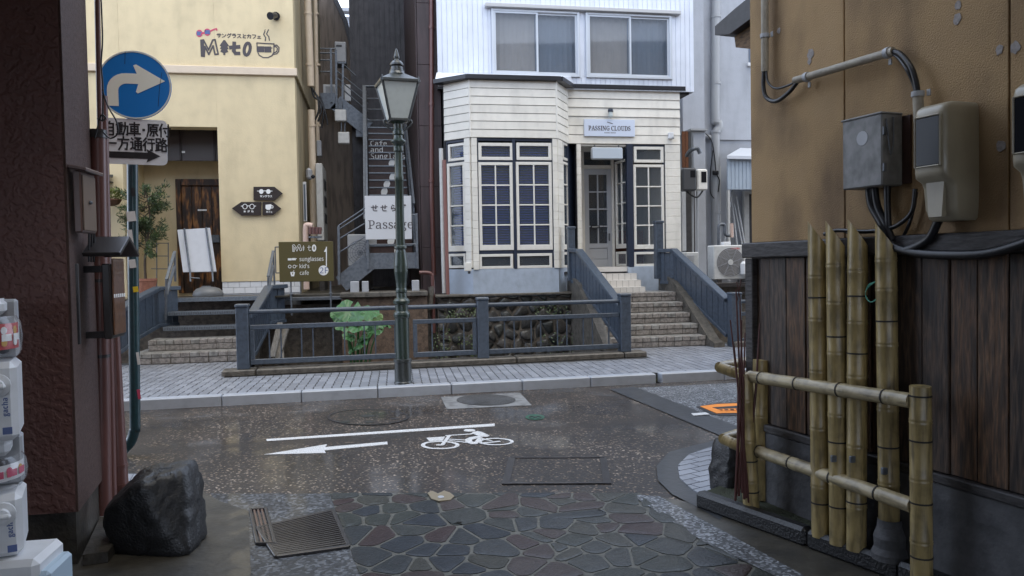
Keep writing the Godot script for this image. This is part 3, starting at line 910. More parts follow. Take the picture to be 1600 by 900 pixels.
func far_pavement():
	org(Vector3.ZERO)
	var s := st0()
	aspan(s, 0, 0.001, 0, 0.001, 0, 0.001)
	s = st0()
	flat(s, pv([-14, zk(-14) - 0.14, 14, zk(14) - 0.14, 14, -12.9, 3.9, -12.9, 3.9, zf(3.9), -2.2, zf(-2.2), -2.2, -13.2, -14, -13.2]), 0.112, 1.1)
	var walk := struct("pavement", "far pavement of pale grey pavers laid in long columns", s, M.joint)
	# kerb stones
	var x := -6.3
	while x < 9.0:
		var l := 0.9
		var a := Vector3(x + 0.004, 0.055, zk(x) - 0.075)
		var b := Vector3(x + l - 0.004, 0.055, zk(x + l) - 0.075)
		if absf(x - 2.7) < 0.5: l = 0.97
		bars(walk, "kerb_stone", a, b, 0.15, 0.135, M.kerb, 0.012)
		x += l
	# pavers
	var spots := []
	var dx := 0.1105
	for i in range(-52, 88):
		for j in 19:
			var px := i * dx
			var z0: float = zk(px) - 0.155 - j * 0.2
			var zend: float = zf(px) + 0.16
			if px < -2.15: zend = -12.95
			elif px > 4.05: zend = -12.75
			if z0 - 0.2 < zend: continue
			spots.append(Vector3(px + dx * 0.5 + j * 0.006, 0, z0 - 0.1))
	spots.sort_custom(func(p, q): return (p.length() + (30.0 if p.x < -3.1 or p.x > 4.3 else 0.0)) < (q.length() + (30.0 if q.x < -3.1 or q.x > 4.3 else 0.0)))
	var rest := [st0(), st0(), st0()]
	for k in spots.size():
		var y := 0.09 + rng.randf_range(-0.002, 0.003)
		var b := Basis(Vector3.UP, 0.03)
		var m := rng.randi() % 3
		if k < 300: bx(walk, "paver", spots[k] + Vector3(0, y, 0), Vector3(0.097, 0.06, 0.197), M.paver[m], 0.003, b)
		else: abox(rest[m], spots[k] + Vector3(0, y, 0), Vector3(0.097, 0.06, 0.197), 0.0, b)
	for m in 3: tag(part(walk, "pavers", rest[m], M.paver[m]), "", "", "", "stuff")
	# weeds in the kerb joints
	for w in [[858, 603, 0.05, 40, "small green weeds at the broken kerb end past the square manhole surround"], [1012, 597, 0.07, 60, "largest tuft of green weeds in a kerb joint by the side lane"], [1080, 594, 0.04, 20, "smallest tuft of green weeds in a kerb joint near the bamboo railing"]]:
		var p := G(w[0], w[1], 0.0)
		var t := solo("weed_tuft", w[4], "weeds", p, "weeds along the kerb")
		var g := st0()
		for i in w[3]:
			var d := Vector3(rng.randf_range(-1, 1), rng.randf_range(0.2, 1.0), rng.randf_range(-0.6, 0.6)).normalized()
			leaf(g, p + Vector3(rng.randf_range(-0.09, 0.09), 0.004, rng.randf_range(-0.03, 0.03)), d, Vector3.UP, w[2] * rng.randf_range(0.6, 1.4), 0.014)
		done(t, g, M.leaf_lime)

func canal():
	org(Vector3.ZERO)
	var s := st0()
	flat(s, pv([-20, -11.0, 20, -11.6, 20, -14.6, -20, -14.6]), -0.95)
	var wm := mat(0.012, 0.014, 0.012, 0.08)
	struct("water", "dark shallow water of the canal", s, wm)
	# retaining wall under the shop: rough dark stones
	var t := thing("rubble_wall", "dark mossy rubble retaining wall below the cream shop", "wall", Vector3(2.3, -1.0, -14.5))
	var top := hy(800, 462, -14.42)
	span(t, "backing", 1.15, 3.75, -1.05, top, -14.9, -14.47, M.wet_wall)
	span(t, "ledge", 1.1, 3.78, top, top + 0.05, -14.9, -14.38, M.old_stone, 0.01)
	var r := cells(pv([1.16, -1.0, 3.74, -1.0, 3.74, top - 0.01, 1.16, top - 0.01]), Vector2(0.3, 0.2), 0.4, 0.03)
	for c in r:
		var s2 := st0()
		stone(s2, c, 0.06, Transform3D(Basis(), Vector3(0, 0, -14.44 + rng.randf_range(-0.02, 0.03))), 0.05, Vector2(rng.randf_range(-0.2, 0.2), rng.randf_range(-0.3, 0.3)))
		part(t, "stone", s2, M.rubble[rng.randi() % 3])
	# moss and small creepers on the wall
	for w in [[722, 492, 26, 10, "pale green creeper behind the fence rail by the middle fence post"], [690, 540, 14, 26, "upright strip of green creeper beside the dark drain pipe"], [735, 545, 20, 22, "green creeper low on the canal wall beside the middle fence post"], [860, 480, 26, 12, "green creeper high on the canal wall next to the shop steps"], [870, 540, 26, 20, "green creeper low on the canal wall next to the shop steps"]]:
		var p := Z(w[0], w[1], -14.36)
		var so := solo("creeper", w[4], "plant", p, "creepers on the canal wall")
		var g := st0()
		for i in 70:
			var q := Z(w[0] + rng.randf_range(-1, 1) * w[2], w[1] + rng.randf_range(-1, 1) * w[3], -14.36)
			var d := Vector3(rng.randf_range(-1, 1), rng.randf_range(-0.8, 0.8), rng.randf_range(0.1, 0.7)).normalized()
			leaf(g, q, d, Vector3(0, 0.3, 1), rng.randf_range(0.03, 0.07), 0.03)
		done(so, g, M.leaf)
	# stained concrete wall below the steel stairs
	t = thing("canal_wall", "brown stained concrete canal wall below the steel stairs", "wall", Vector3(0.2, -1.0, -14.5))
	var x0 := Z(533, 470, -14.3).x
	var x1 := Z(668, 470, -14.3).x
	var h1 := hy(600, 456, -14.3)
	span(t, "wall", x0, x1, -1.05, h1 - 0.1, -18.0, -14.36, M.stained)
	span(t, "coping", x0 - 0.02, x1 + 0.01, h1 - 0.095, h1, -18.0, -14.28, M.old_stone, 0.012)
	s = st0()
	aspan(s, x1 + 0.014, 1.14, -1.05, h1 - 0.25, -18, -14.7)
	part(t, "side_wall", s, M.wet_wall)
	s = st0()
	aspan(s, -2.15, x0 - 0.024, -1.05, 0.9, -18, -14.9)
	part(t, "back_wall", s, M.wet_wall)
	# concrete blocks that carry the steel stairs
	for b in [[548, 561, 441, 457, "larger grey concrete block below the low steel flight"], [566, 576, 437, 457, "slimmer grey concrete block standing between the larger one and the lamp"], [644, 655, 443, 457, "grey concrete block at the drain pipe end of the coping"]]:
		var p := Z((b[0] + b[1]) / 2.0, b[3], -14.45)
		p.y = h1
		var th := solo("concrete_block", b[4], "block", p, "concrete blocks below the steel stairs")
		var g := st0()
		var w = (b[1] - b[0]) * 0.0121
		abox(g, p + Vector3(0, 0.1, 0), Vector3(w, 0.2, w), 0.008)
		done(th, g, M.pale_grey)
	var tp := Z(672, 470, -14.4)
	t = thing("drain_pipe", "rusty bent drain pipe rising beside the canal wall", "pipe", Vector3(tp.x, h1 - 0.5, tp.z))
	tubes(t, "pipe", smooth_path([Z(678, 520, -14.5), Z(676, 440, -14.5), Z(674, 429, -14.5), Z(668, 426, -14.5), Z(655, 426, -14.5)], 5), 0.035, M.brown_pipe)
	tubes(t, "stub", [Z(672, 483, -14.45), Z(674, 452, -14.45), Z(673, 448, -14.45)], 0.055, M.old_stone)
	# butterbur with large round leaves
	var base := Z(560, 560, -12.6)
	t = thing("butterbur", "bright green butterbur with large round leaves behind the fence", "plant", Vector3(base.x, -0.95, base.z))
	for lf in [[545, 487, 28, 9, -12.5], [574, 491, 24, 8, -12.3], [527, 496, 17, 7, -12.7], [558, 497, 20, 8, -12.0], [590, 499, 16, 7, -12.6], [535, 512, 22, 10, -12.2], [560, 513, 21, 11, -11.9], [585, 517, 17, 9, -12.3], [545, 528, 15, 10, -11.9], [572, 528, 16, 9, -12.0], [566, 539, 13, 8, -11.9], [600, 510, 11, 8, -12.7], [553, 549, 11, 7, -12.2]]:
		var c := Z(lf[0], lf[1], lf[4])
		var st = tubes(t, "stalk", smooth_path([Vector3(base.x + rng.randf_range(-0.15, 0.15), -0.95, base.z + rng.randf_range(-0.15, 0.15)), Vector3((base.x + c.x) / 2, c.y - 0.35, (base.z + c.z) / 2), c], 4), 0.012, M.butterbur, 5)
		var g := st0()
		var rr: float = lf[2] * absf(lf[4]) / F * rng.randf_range(0.62, 0.95)
		var b := Basis(Vector3.UP, rng.randf() * TAU) * Basis(Vector3.RIGHT, 0.0)
		b = Basis(Vector3.RIGHT, rng.randf_range(0.1, 1.0)) * Basis(Vector3.BACK, rng.randf_range(-0.55, 0.55)) * b
		var n := 26
		var ringp := []
		for k in n + 1:
			var an := 0.18 + (TAU - 0.36) * k / n
			var w := 1.0 + 0.05 * sin(an * 7.0) + 0.04 * sin(an * 11.0 + 1.0)
			ringp.append([c + b * Vector3(cos(an) * rr * w, 0.02 + 0.05 * sin(an * 5.0) * rr * 2, sin(an) * rr * w), c + b * Vector3(cos(an) * rr * 0.55, 0.045 * (1 if k % 3 else 0.3), sin(an) * rr * 0.55)])
		g.set_smooth_group(1)
		for k in n:
			tri(g, c, ringp[k][1], ringp[k + 1][1])
			tri(g, ringp[k][1], ringp[k][0], ringp[k + 1][0])
			tri(g, ringp[k][1], ringp[k + 1][0], ringp[k + 1][1])
		part(t, "leaf", g, M.butterbur_pale if rng.randf() < 0.25 else M.butterbur)

# a vertical face: origin, direction to the right, outward normal
func face(a: Vector3, b: Vector3) -> Dictionary:
	a.y = 0; b.y = 0
	var x := (b - a).normalized()
	var n := x.cross(Vector3.UP)
	return {"o": a, "x": x, "n": n, "b": Basis(x, Vector3.UP, n), "l": a.distance_to(b)}
func fp(f: Dictionary, px, py) -> Vector2:
	var d := ray(px, py)
	var e := Vector3(0, EYE, 0)
	var p: Vector3 = e + d * ((f.o - e).dot(f.n) / d.dot(f.n))
	return Vector2((p - f.o).dot(f.x), p.y)
func fat(f: Dictionary, u, h, off = 0.0) -> Vector3:
	return f.o + f.x * u + Vector3.UP * h + f.n * off
func fbox(parent, called, f, u0, u1, h0, h1, off, th, m, bev = 0.0):
	return bx(parent, called, fat(f, (u0 + u1) / 2.0, (h0 + h1) / 2.0, off - th / 2.0), Vector3(absf(u1 - u0), absf(h1 - h0), th), m, bev, f.b)
# a framed window of nx by ny panes between two pixels; each pane and bar a piece
func window(parent, f, x0, y0, x1, y1, nx, ny, fw, off, m, opts = {}):
	var a := fp(f, x0, (y0 + y1) / 2.0).x
	var b := fp(f, x1, (y0 + y1) / 2.0).x
	var t := fp(f, (x0 + x1) / 2.0, y0).y
	var o := fp(f, (x0 + x1) / 2.0, y1).y
	var w := Node3D.new()
	w.name = "window"
	parent.add_child(w, true)
	var lo: float = opts.get("low", fw)
	fbox(w, "frame", f, a, a + fw, o, t, off, 0.05, m, 0.004)
	fbox(w, "frame", f, b - fw, b, o, t, off, 0.05, m, 0.004)
	fbox(w, "frame", f, a + fw, b - fw, t - fw, t, off - 0.002, 0.048, m, 0.004)
	fbox(w, "frame", f, a + fw, b - fw, o, o + lo, off - 0.002, 0.048, m, 0.004)
	var gb := 0.026
	for i in nx:
		for j in ny:
			var u0 := lerpf(a + fw, b - fw, float(i) / nx)
			var u1 := lerpf(a + fw, b - fw, float(i + 1) / nx)
			var h0 := lerpf(o + lo, t - fw, float(j) / ny)
			var h1 := lerpf(o + lo, t - fw, float(j + 1) / ny)
			fbox(w, "pane", f, u0, u1, h0, h1, off - 0.028, 0.002, opts.get("glass", M.glass))
	for i in range(1, nx):
		var u := lerpf(a + fw, b - fw, float(i) / nx)
		fbox(w, "glazing_bar", f, u - gb / 2, u + gb / 2, o + lo, t - fw, off - 0.006, 0.035, m, 0.004)
	for j in range(1, ny):
		var h := lerpf(o + lo, t - fw, float(j) / ny)
		fbox(w, "glazing_bar", f, a + fw, b - fw, h - gb / 2, h + gb / 2, off - 0.009, 0.03, m, 0.004)
	if opts.get("blind", false):
		var s := st0()
		var h := o + lo + 0.01
		while h < t - fw:
			var tilt = f.b * Basis(Vector3.RIGHT, 0.75)
			abox(s, fat(f, (a + b) / 2.0, h, off - 0.13), Vector3(b - a - fw * 2, 0.002, 0.046), 0.0, tilt)
			h += 0.048
		part(w, "blind", s, M.blind)
	return w
# ------------------------------------------------------------------ buildings
func ribbed(s, f, u0, u1, h0, h1, off, pitch, w, d):
	# sheet with narrow raised ribs
	var u: float = u0
	while u < u1:
		var e := minf(u + pitch, u1)
		abox(s, fat(f, (u + e - w) / 2.0, (h0 + h1) / 2.0, off - 0.02), Vector3(maxf(e - w - u, 0.004), h1 - h0, 0.04), 0.0, f.b)
		abox(s, fat(f, e - w / 2.0, (h0 + h1) / 2.0, off - 0.02 - d), Vector3(w, h1 - h0, 0.04), 0.0, f.b)
		u = e
func yellow_house():
	var z := -15.0
	var t := thing("yellow_house", "pale yellow rendered building with a cafe name painted on it", "building", Vector3(-4.0, 1.1, z))
	var xr := Z(463, 220, z).x
	var xo := Z(343, 320, z).x          # right edge of the recess
	var xl := Z(194, 320, z).x
	var top := 9.5
	var ho := hy(300, 198, z)
	var base := 1.13
	var band := hy(360, 117, z)
	var tile := hy(410, 439, z)
	span(t, "wall", xo, xr, tile, top, z - 0.35, z, M.yellow)
	span(t, "wall", xl, xo - 0.002, ho, top, z - 0.35, z - 0.001, M.yellow)
	span(t, "wall", -8.5, xl - 0.002, base - 0.2, top, z - 0.35, z, M.yellow)
	# recess: side, back, ceiling
	span(t, "recess_side", xo + 0.004, xo + 0.25, base, ho + 0.3, z - 1.3, z - 0.352, M.yellow)
	span(t, "recess_side", xl - 0.25, xl - 0.004, base, ho + 0.3, z - 1.3, z - 0.352, M.yellow)
	span(t, "recess_back", xl - 0.25, xo + 0.25, base - 0.1, ho + 0.3, z - 1.5, z - 1.302, M.yellow)
	span(t, "recess_ceiling", xl - 0.25, xo + 0.25, ho + 0.302, ho + 0.4, z - 1.5, z - 0.352, M.yellow)
	var hb := hy(300, 251, z - 0.7)
	var tr := Node3D.new()
	tr.name = "transom"
	t.add_child(tr)
	span(tr, "panel", Z(196, 225, z - 0.7).x, xo + 0.002, hb, ho + 0.3, z - 0.78, z - 0.7, mat(0.065, 0.055, 0.05, 0.4))
	for k in 3: span(tr, "rail", xl + 0.2 + k * 0.62, xl + 0.23 + k * 0.62, hb, ho + 0.3, z - 0.69, z - 0.66, M.brown_board)
	rect(tr, "label", 284, 236, 289, 239, z - 0.69, 0.006, M.white_ink)
	# wooden door with a burnt look
	var zd := z - 1.26
	var dr := R(277, 280, 343, 447, zd)
	var door := Node3D.new()
	door.name = "door"
	t.add_child(door)
	span(door, "frame", dr[0], dr[0] + 0.1, base, dr[3], zd - 0.05, zd + 0.04, M.old_door, 0.006)
	span(door, "frame", dr[0] + 0.102, dr[2] + 0.3, dr[3] - 0.13, dr[3], zd - 0.05, zd + 0.045, M.old_door, 0.006)
	for k in 5:
		var xx: float = dr[0] + 0.102 + k * 0.19
		span(door, "board", xx, xx + 0.184, base, dr[3] - 0.132, zd - 0.06, zd - rng.randf_range(0.0, 0.012), M.old_door, 0.004)
	rect(door, "handle", 330, 367, 343, 379, zd + 0.04, 0.03, M.steel, 0.004)
	rect(door, "name_plate", 309, 327, 323, 329.5, zd + 0.012, 0.004, M.white_ink)
	# tile plinth on the right pier
	var x := xo + 0.004
	var row := 0
	while row < 2:
		x = xo + 0.004 - (0.1 if row else 0.0)
		while x < xr - 0.02:
			var x2 := minf(x + 0.2, xr)
			span(t, "tile", maxf(x, xo + 0.004) + 0.004, x2 - 0.004, base + 0.005 + row * (tile - base) / 2.0, base - 0.003 + (row + 1) * (tile - base) / 2.0, z - 0.06, z - 0.012, M.white_tile, 0.003)
			x += 0.2
		row += 1
	span(t, "plinth", xo + 0.003, xr - 0.003, base - 0.4, tile - 0.002, z - 0.3, z - 0.02, M.pale_grey)
	# side wall towards the passage, and the ledge that runs round
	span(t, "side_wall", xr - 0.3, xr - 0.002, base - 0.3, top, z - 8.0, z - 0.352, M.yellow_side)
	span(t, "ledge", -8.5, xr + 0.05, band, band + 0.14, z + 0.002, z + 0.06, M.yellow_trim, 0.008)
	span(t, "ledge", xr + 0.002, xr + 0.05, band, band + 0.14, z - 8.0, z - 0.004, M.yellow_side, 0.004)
	span(t, "roof", -8.6, xr + 0.1, top, top + 0.2, z - 8.2, z + 0.15, M.roof_dark)
	# painted cafe name, spectacles and cup
	var n := Vector3(0, 0, 1)
	var zz := z + 0.001
	var g := st0()
	var q := func(l: Array) -> Array:
		var o := []
		for i in range(0, l.size(), 2):
			o.append(Z(140 + l[i] / 4.0, l[i + 1] / 4.0, zz))
		return o
	for l in [[696, 252, 700, 350], [700, 350, 716, 352], [716, 352, 720, 290], [720, 290, 745, 340], [745, 340, 772, 286], [772, 286, 784, 340], [784, 340, 804, 338], [804, 338, 784, 248], [784, 248, 770, 250], [770, 250, 744, 312], [744, 312, 712, 250], [712, 250, 696, 252]]:
		ribbon(g, q.call(l), 0.028, n)
	ribbon(g, q.call([709, 345, 706, 262]), 0.05, n)
	ribbon(g, q.call([842, 255, 842, 340]), 0.035, n)
	for k in 3: ribbon(g, q.call([826 + k * 2, 285 + k * 18, 842, 262 + k * 18, 858 - k * 2, 285 + k * 18]), 0.06, n)
	ribbon(g, q.call([904, 268, 902, 318, 912, 334, 934, 334]), 0.065, n)
	ribbon(g, q.call([880, 297, 934, 293]), 0.07, n)
	var el := []
	for k in 21:
		var a := TAU * k / 20.0
		el.append(985 + cos(a) * 18 + sin(a) * -5); el.append(307 + sin(a) * 37)
	ribbon(g, q.call(el), 0.055, n)
	for l in [[1046, 268, 1048, 320, 1060, 345, 1085, 360, 1115, 360, 1140, 348, 1152, 325, 1152, 272], [1046, 268, 1100, 272, 1152, 274], [1152, 284, 1170, 282, 1184, 298, 1182, 322, 1170, 336, 1150, 340], [1152, 292, 1166, 292, 1174, 304, 1170, 322, 1154, 330], [1096, 196, 1088, 215, 1100, 235, 1098, 255], [1118, 186, 1106, 212, 1120, 230, 1124, 252]]:
		ribbon(g, q.call(l), 0.02, n)
	for l in [[1056, 299, 1140, 300]]: ribbon(g, q.call(l), 0.02, n)
	for k in [[1070, 308], [1114, 309]]: ribbon(g, q.call([k[0] - 8, k[1], k[0] + 8, k[1]]), 0.11, n)
	ribbon(g, q.call([1092, 190, 1100, 186]), 0.01, n)
	kana(g, "サングラスとカフェ", Z(140 + 795 / 4.0, 208 / 4.0, zz), (Z(200, 50, zz) - Z(190, 49.7, zz)).normalized(), Vector3.DOWN, 0.075, 0.014, 1.18)
	part(t, "lettering", g, M.grey_ink)
	g = st0()
	for c in [[686, 209], [736, 201]]:
		ribbon(g, q.call(ring(c[0], c[1], 15, 18, 14)), 0.028, n)
	ribbon(g, q.call([700, 207, 722, 206]), 0.03, n)
	ribbon(g, q.call([750, 196, 780, 183, 792, 180, 795, 188]), 0.026, n)
	part(t, "red_spectacles", g, M.red_ink)
	g = st0()
	for c in [[686, 209], [736, 201]]:
		ribbon(g, q.call([c[0] - 7, c[1], c[0] + 7, c[1]]), 0.075, n)
	part(t, "lens_print", g, M.blue_ink)

func dark_tower():
	# tall house clad in dark ribbed sheet behind the steel stairs
	var z := -20.3
	var t := thing("dark_tower", "tall house clad in dark ribbed sheet behind the steel stairs", "building", Vector3(0.5, -1.0, z))
	var x0 := Z(546, 50, z).x
	var x1 := Z(634, 200, z).x + 0.4
	var f := face(Vector3(x0, 0, z), Vector3(x1, 0, z))
	var s := st0()
	ribbed(s, f, 0.0, x1 - x0, 5.2, 12.0, 0.0, 0.13, 0.022, 0.022)
	part(t, "cladding", s, M.dark_sheet)
	s = st0()
	ribbed(s, f, 0.0, x1 - x0, -1.0, 5.195, -0.06, 0.3, 0.02, 0.02)
	part(t, "lower_cladding", s, M.dark_sheet)
	span(t, "core", x0 + 0.02, x1, -1.0, 12.0, z - 4.0, z - 0.13, M.dark_wall)
	# reddish clad house between the stairs and the cream shop
	z = -15.3
	t = thing("red_brown_house", "narrow house clad in red brown sheet beside the white shop", "building", Vector3(1.0, 0.6, z))
	x0 = Z(655, 200, z).x
	x1 = Z(690, 200, z).x
	f = face(Vector3(x0, 0, z), Vector3(x1, 0, z))
	s = st0()
	var h := 0.75
	while h < 12.0:
		fbox(t, "panel", f, 0.0, x1 - x0, h, h + 1.195, 0.0, 0.05, M.red_sheet, 0.004)
		h += 1.2
	span(t, "core", x0 + 0.01, x1, 0.4, 12.0, z - 5.5, z - 0.052, M.dark_sheet)
	var sf := face(Vector3(x0, 0, z - 5.4), Vector3(x0, 0, z - 0.05))
	sf.n = -sf.n
	s = st0()
	for k in 10: aspan(s, x0 - 0.03, x0 - 0.004, 0.75, 12.0, z - 0.05 - k * 0.5 - 0.49, z - 0.05 - k * 0.5, 0.004)
	part(t, "side_cladding", s, M.red_sheet)
	t = thing("brown_downpipe", "slim red brown downpipe on the red brown house", "pipe", Vector3(Z(676, 430, z).x, 0.9, z + 0.06))
	tubes(t, "pipe", [Z(674, -120, z + 0.06), Z(674.5, 300, z + 0.06), Z(678, 430, z + 0.06)], 0.045, M.brown_pipe)
	for y in [40, 160, 280]: tubes(t, "joint", [Z(674.3, y, z + 0.06), Z(674.3, y + 5, z + 0.06)], 0.058, M.brown_pipe)
	# dark house at the end of the passage with a sloping roof edge
	z = -24.0
	t = thing("back_house", "black house with a steep roof at the end of the passage", "building", Vector3(-1.5, -1.0, z))
	s = st0()
	zpoly(s, [430, 480, 430, -160, 500, -120, 524, 2, 538, 36, 546, 66, 552, 90, 700, 90, 700, 480], z, 1.2)
	part(t, "wall", s, M.passage)
	s = st0()
	var edge := zline([505, -110, 524, 0, 540, 34, 548, 66, 553, 92], z + 0.06)
	for i in edge.size() - 1: bar(s, edge[i], edge[i + 1], 0.18, 0.12)
	part(t, "roof_edge", s, M.roof_dark)
	t = thing("skyline_house", "pale building seen through the gap above the passage", "building", Vector3(0, -1.0, -34.0))
	span(t, "wall", Z(534, 20, -34.0).x, Z(600, 20, -34.0).x, -1.0, hy(540, 26, -34.0), -36.0, -34.0, M.grey_wall)
	span(t, "balcony", Z(533, 20, -33.5).x, Z(600, 20, -33.5).x, hy(540, 17, -33.5), hy(540, 12, -33.5), -34.0, -33.5, M.grey_wall)

func cream_shop():
	var zr := -15.0
	var zb := -14.4
	var A0 := Z(697, 330, -14.85)
	var B0 := Z(737, 330, zb)
	var B1 := Z(872, 330, zb)
	var D0 := Z(889, 330, zr)
	var D1 := Z(1064, 330, zr)
	var fa := face(A0, B0)
	var fb := face(B0, B1)
	var fc := face(B1, D0)
	var fd := face(D0, D1)
	var t := thing("cream_shop", "shop with cream board siding, a bay window and a white metal upper floor", "building", Vector3(3.8, 1.0, zr))
	var top := 5.06
	var lint := 3.98     # underside of the siding over the windows
	var sill := 1.5
	# boards over the windows, each its own
	for e in [[fa, 7, 0.0], [fb, 7, 0.0], [fc, 7, 0.0], [fd, 6, 0.0]]:
		var f = e[0]
		var n: int = e[1]
		for k in n:
			var h0 := lerpf(lint, top, float(k) / n)
			var h1 := lerpf(lint, top, float(k + 1) / n)
			var b: MeshInstance3D = fbox(t, "siding_board", f, 0.004, f.l - 0.004, h0 + 0.004, h1 - 0.003, 0.012, 0.03, M.cream[rng.randi() % 3], 0.003)
			b.rotate_object_local(Vector3.RIGHT, -0.05 - rng.randf() * 0.03)
			b.rotate_object_local(Vector3.BACK, rng.randf_range(-0.0025, 0.0025))
			if f == fd and k in [2, 3, 4] and k != 2: # boards that have sprung at the lower edge
				b.rotate_object_local(Vector3.RIGHT, -0.1)
	# corner posts between the faces
	for p in [B0, B1, D0]:
		bx(t, "corner_trim", Vector3(p.x, (lint + top) / 2, p.z + 0.01), Vector3(0.03, top - lint, 0.03), M.cream_frame, 0.004, Basis(Vector3.UP, 0.4))
	# backing behind the boards
	for f in [fa, fb, fc, fd]:
		fbox(t, "backing", f, 0.0, f.l, lint, top, -0.025, 0.08, M.dark_wall)
	# pilasters of short cream boards
	for e in [[fa, 727, 736, 419], [fb, 738, 747, 422], [fb, 864.5, 872, 419], [fc, 872.5, 880, 419], [fd, 1040, 1063.5, 425], [fd, 902, 909, 417]]:
		var f = e[0]
		var u0 := fp(f, e[1], 320).x
		var u1 := fp(f, e[2], 320).x
		var lo := fp(f, e[1], e[3]).y
		var n := 16
		for k in n:
			var h0 := lerpf(lo, lint - 0.004, float(k) / n)
			var h1 := lerpf(lo, lint - 0.004, float(k + 1) / n)
			fbox(t, "pilaster_board", f, u0 + 0.002, u1 - 0.002, h0 + 0.003, h1, 0.01, 0.05, M.cream[rng.randi() % 3], 0.003)
		fbox(t, "pilaster_core", f, u0, u1, lo, lint, -0.045, 0.1, M.dark_wall)
	# navy posts and rails that hold the windows
	for e in [[fa, 698, 728, 222, 420], [fb, 747, 864.5, 220, 420], [fc, 880, 897, 222, 420], [fd, 988, 1039.5, 226, 418]]:
		var f = e[0]
		var u0 := fp(f, e[1], 320).x
		var u1 := fp(f, e[2], 320).x
		var h1 := lint - 0.002
		var h0: float = fp(f, (e[1] + e[2]) / 2.0, e[4]).y
		fbox(t, "navy_rail", f, u0, u1, h1 - 0.05, h1, -0.02, 0.05, M.navy, 0.003)
		fbox(t, "navy_rail", f, u0, u1, fp(f, (e[1] + e[2]) / 2.0, 253.5).y, fp(f, (e[1] + e[2]) / 2.0, 250).y, -0.022, 0.05, M.navy, 0.003)
		fbox(t, "navy_rail", f, u0, u1, fp(f, (e[1] + e[2]) / 2.0, 396.5).y, fp(f, (e[1] + e[2]) / 2.0, 391).y, -0.022, 0.05, M.navy, 0.003)
		fbox(t, "navy_post", f, u0, u0 + 0.03, h0, h1 - 0.05, -0.018, 0.06, M.navy, 0.003)
		fbox(t, "navy_post", f, u1 - 0.03, u1, h0, h1 - 0.05, -0.018, 0.06, M.navy, 0.003)
	var um := fp(fb, 804.5, 320).x
	fbox(t, "navy_post", fb, um - 0.03, um + 0.03, 1.5, lint, 0.0, 0.08, M.navy, 0.003)
	fbox(t, "navy_post", fd, fp(fd, 980, 320).x, fp(fd, 989.5, 320).x, 1.48, lint, 0.02, 0.12, M.navy, 0.006)
	fbox(t, "navy_post", fc, fp(fc, 897, 320).x, fc.l - 0.01, 1.5, lint, 0.0, 0.1, M.navy, 0.006)
	var fr = M.cream_frame
	var w = {"blind": true}
	for e in [[fa, 699.5, 224, 727, 251, 1, 1, 0.05, w], [fa, 699, 254, 727, 393, 1, 4, 0.06, {"blind": true, "low": 0.11}], [fa, 700, 396.5, 727, 419, 1, 1, 0.05, {}],
		[fb, 747.5, 223, 802, 250, 1, 1, 0.06, w], [fb, 807, 223, 862, 250, 1, 1, 0.06, w], [fb, 748.5, 253.5, 802, 391, 2, 4, 0.055, {"blind": true, "low": 0.1}], [fb, 807, 253, 863, 390.5, 2, 4, 0.055, {"blind": true, "low": 0.1}],
		[fb, 749, 397, 802, 420, 1, 1, 0.05, {}], [fb, 808, 396, 863, 419, 1, 1, 0.05, {}],
		[fc, 880.5, 225, 896, 252, 1, 1, 0.05, w], [fc, 881, 255, 896.5, 390, 2, 4, 0.05, {"blind": true, "low": 0.1}], [fc, 881, 394, 896.5, 418, 1, 1, 0.05, {}],
		[fd, 990.5, 229, 1037, 254, 1, 1, 0.06, {}], [fd, 990.5, 257, 1038, 389, 2, 4, 0.055, {"low": 0.09}], [fd, 991, 393.5, 1038, 416, 1, 1, 0.05, {}]]:
		window(t, e[0], e[1], e[2], e[3], e[4], e[5], e[6], e[7], -0.005, fr, e[8])
	# door recess
	var zd := -15.75
	var ra := Z(909, 330, zr)
	var rd0 := Z(912, 330, zd)
	var rd1 := Z(957, 330, zd)
	var rb := Z(981, 330, zr)
	var ff := face(rd0, rd1)
	var fs := face(rd1, rb)
	var dr := Node3D.new()
	dr.name = "door"
	t.add_child(dr)
	var dt := hy(935, 264, zd)
	var df := 1.5
	var dm := mat(0.42, 0.43, 0.45, 0.45)
	var L: float = ff.l
	fbox(dr, "stile", ff, 0.02, 0.12, df, dt, 0.0, 0.05, dm, 0.004)
	fbox(dr, "stile", ff, L - 0.12, L - 0.02, df, dt, 0.0, 0.05, dm, 0.004)
	fbox(dr, "rail", ff, 0.12, L - 0.12, dt - 0.12, dt, -0.002, 0.048, dm, 0.004)
	fbox(dr, "rail", ff, 0.12, L - 0.12, df, df + 0.16, -0.002, 0.048, dm, 0.004)
	var pm := hy(935, 384, zd)
	fbox(dr, "rail", ff, 0.12, L - 0.12, pm - 0.05, pm + 0.05, -0.002, 0.048, dm, 0.004)
	fbox(dr, "panel", ff, 0.12, L - 0.12, df + 0.16, pm - 0.05, -0.018, 0.03, dm, 0.01)
	for j in 4:
		for i in 2:
			fbox(dr, "pane", ff, lerpf(0.12, L - 0.12, i / 2.0), lerpf(0.12, L - 0.12, (i + 1) / 2.0), lerpf(pm + 0.05, dt - 0.12, j / 4.0), lerpf(pm + 0.05, dt - 0.12, (j + 1) / 4.0), -0.025, 0.002, M.glass)
		if j: fbox(dr, "glazing_bar", ff, 0.12, L - 0.12, lerpf(pm + 0.05, dt - 0.12, j / 4.0) - 0.013, lerpf(pm + 0.05, dt - 0.12, j / 4.0) + 0.013, -0.008, 0.03, dm)
	fbox(dr, "glazing_bar", ff, L / 2 - 0.014, L / 2 + 0.014, pm + 0.05, dt - 0.12, -0.005, 0.035, dm)
	var sgn := st0()
	var pc := Z(930, 354.5, zd + 0.03)
	abox(sgn, pc, Vector3(0.2, 0.06, 0.012), 0.005)
	part(dr, "plaque", sgn, M.ink)
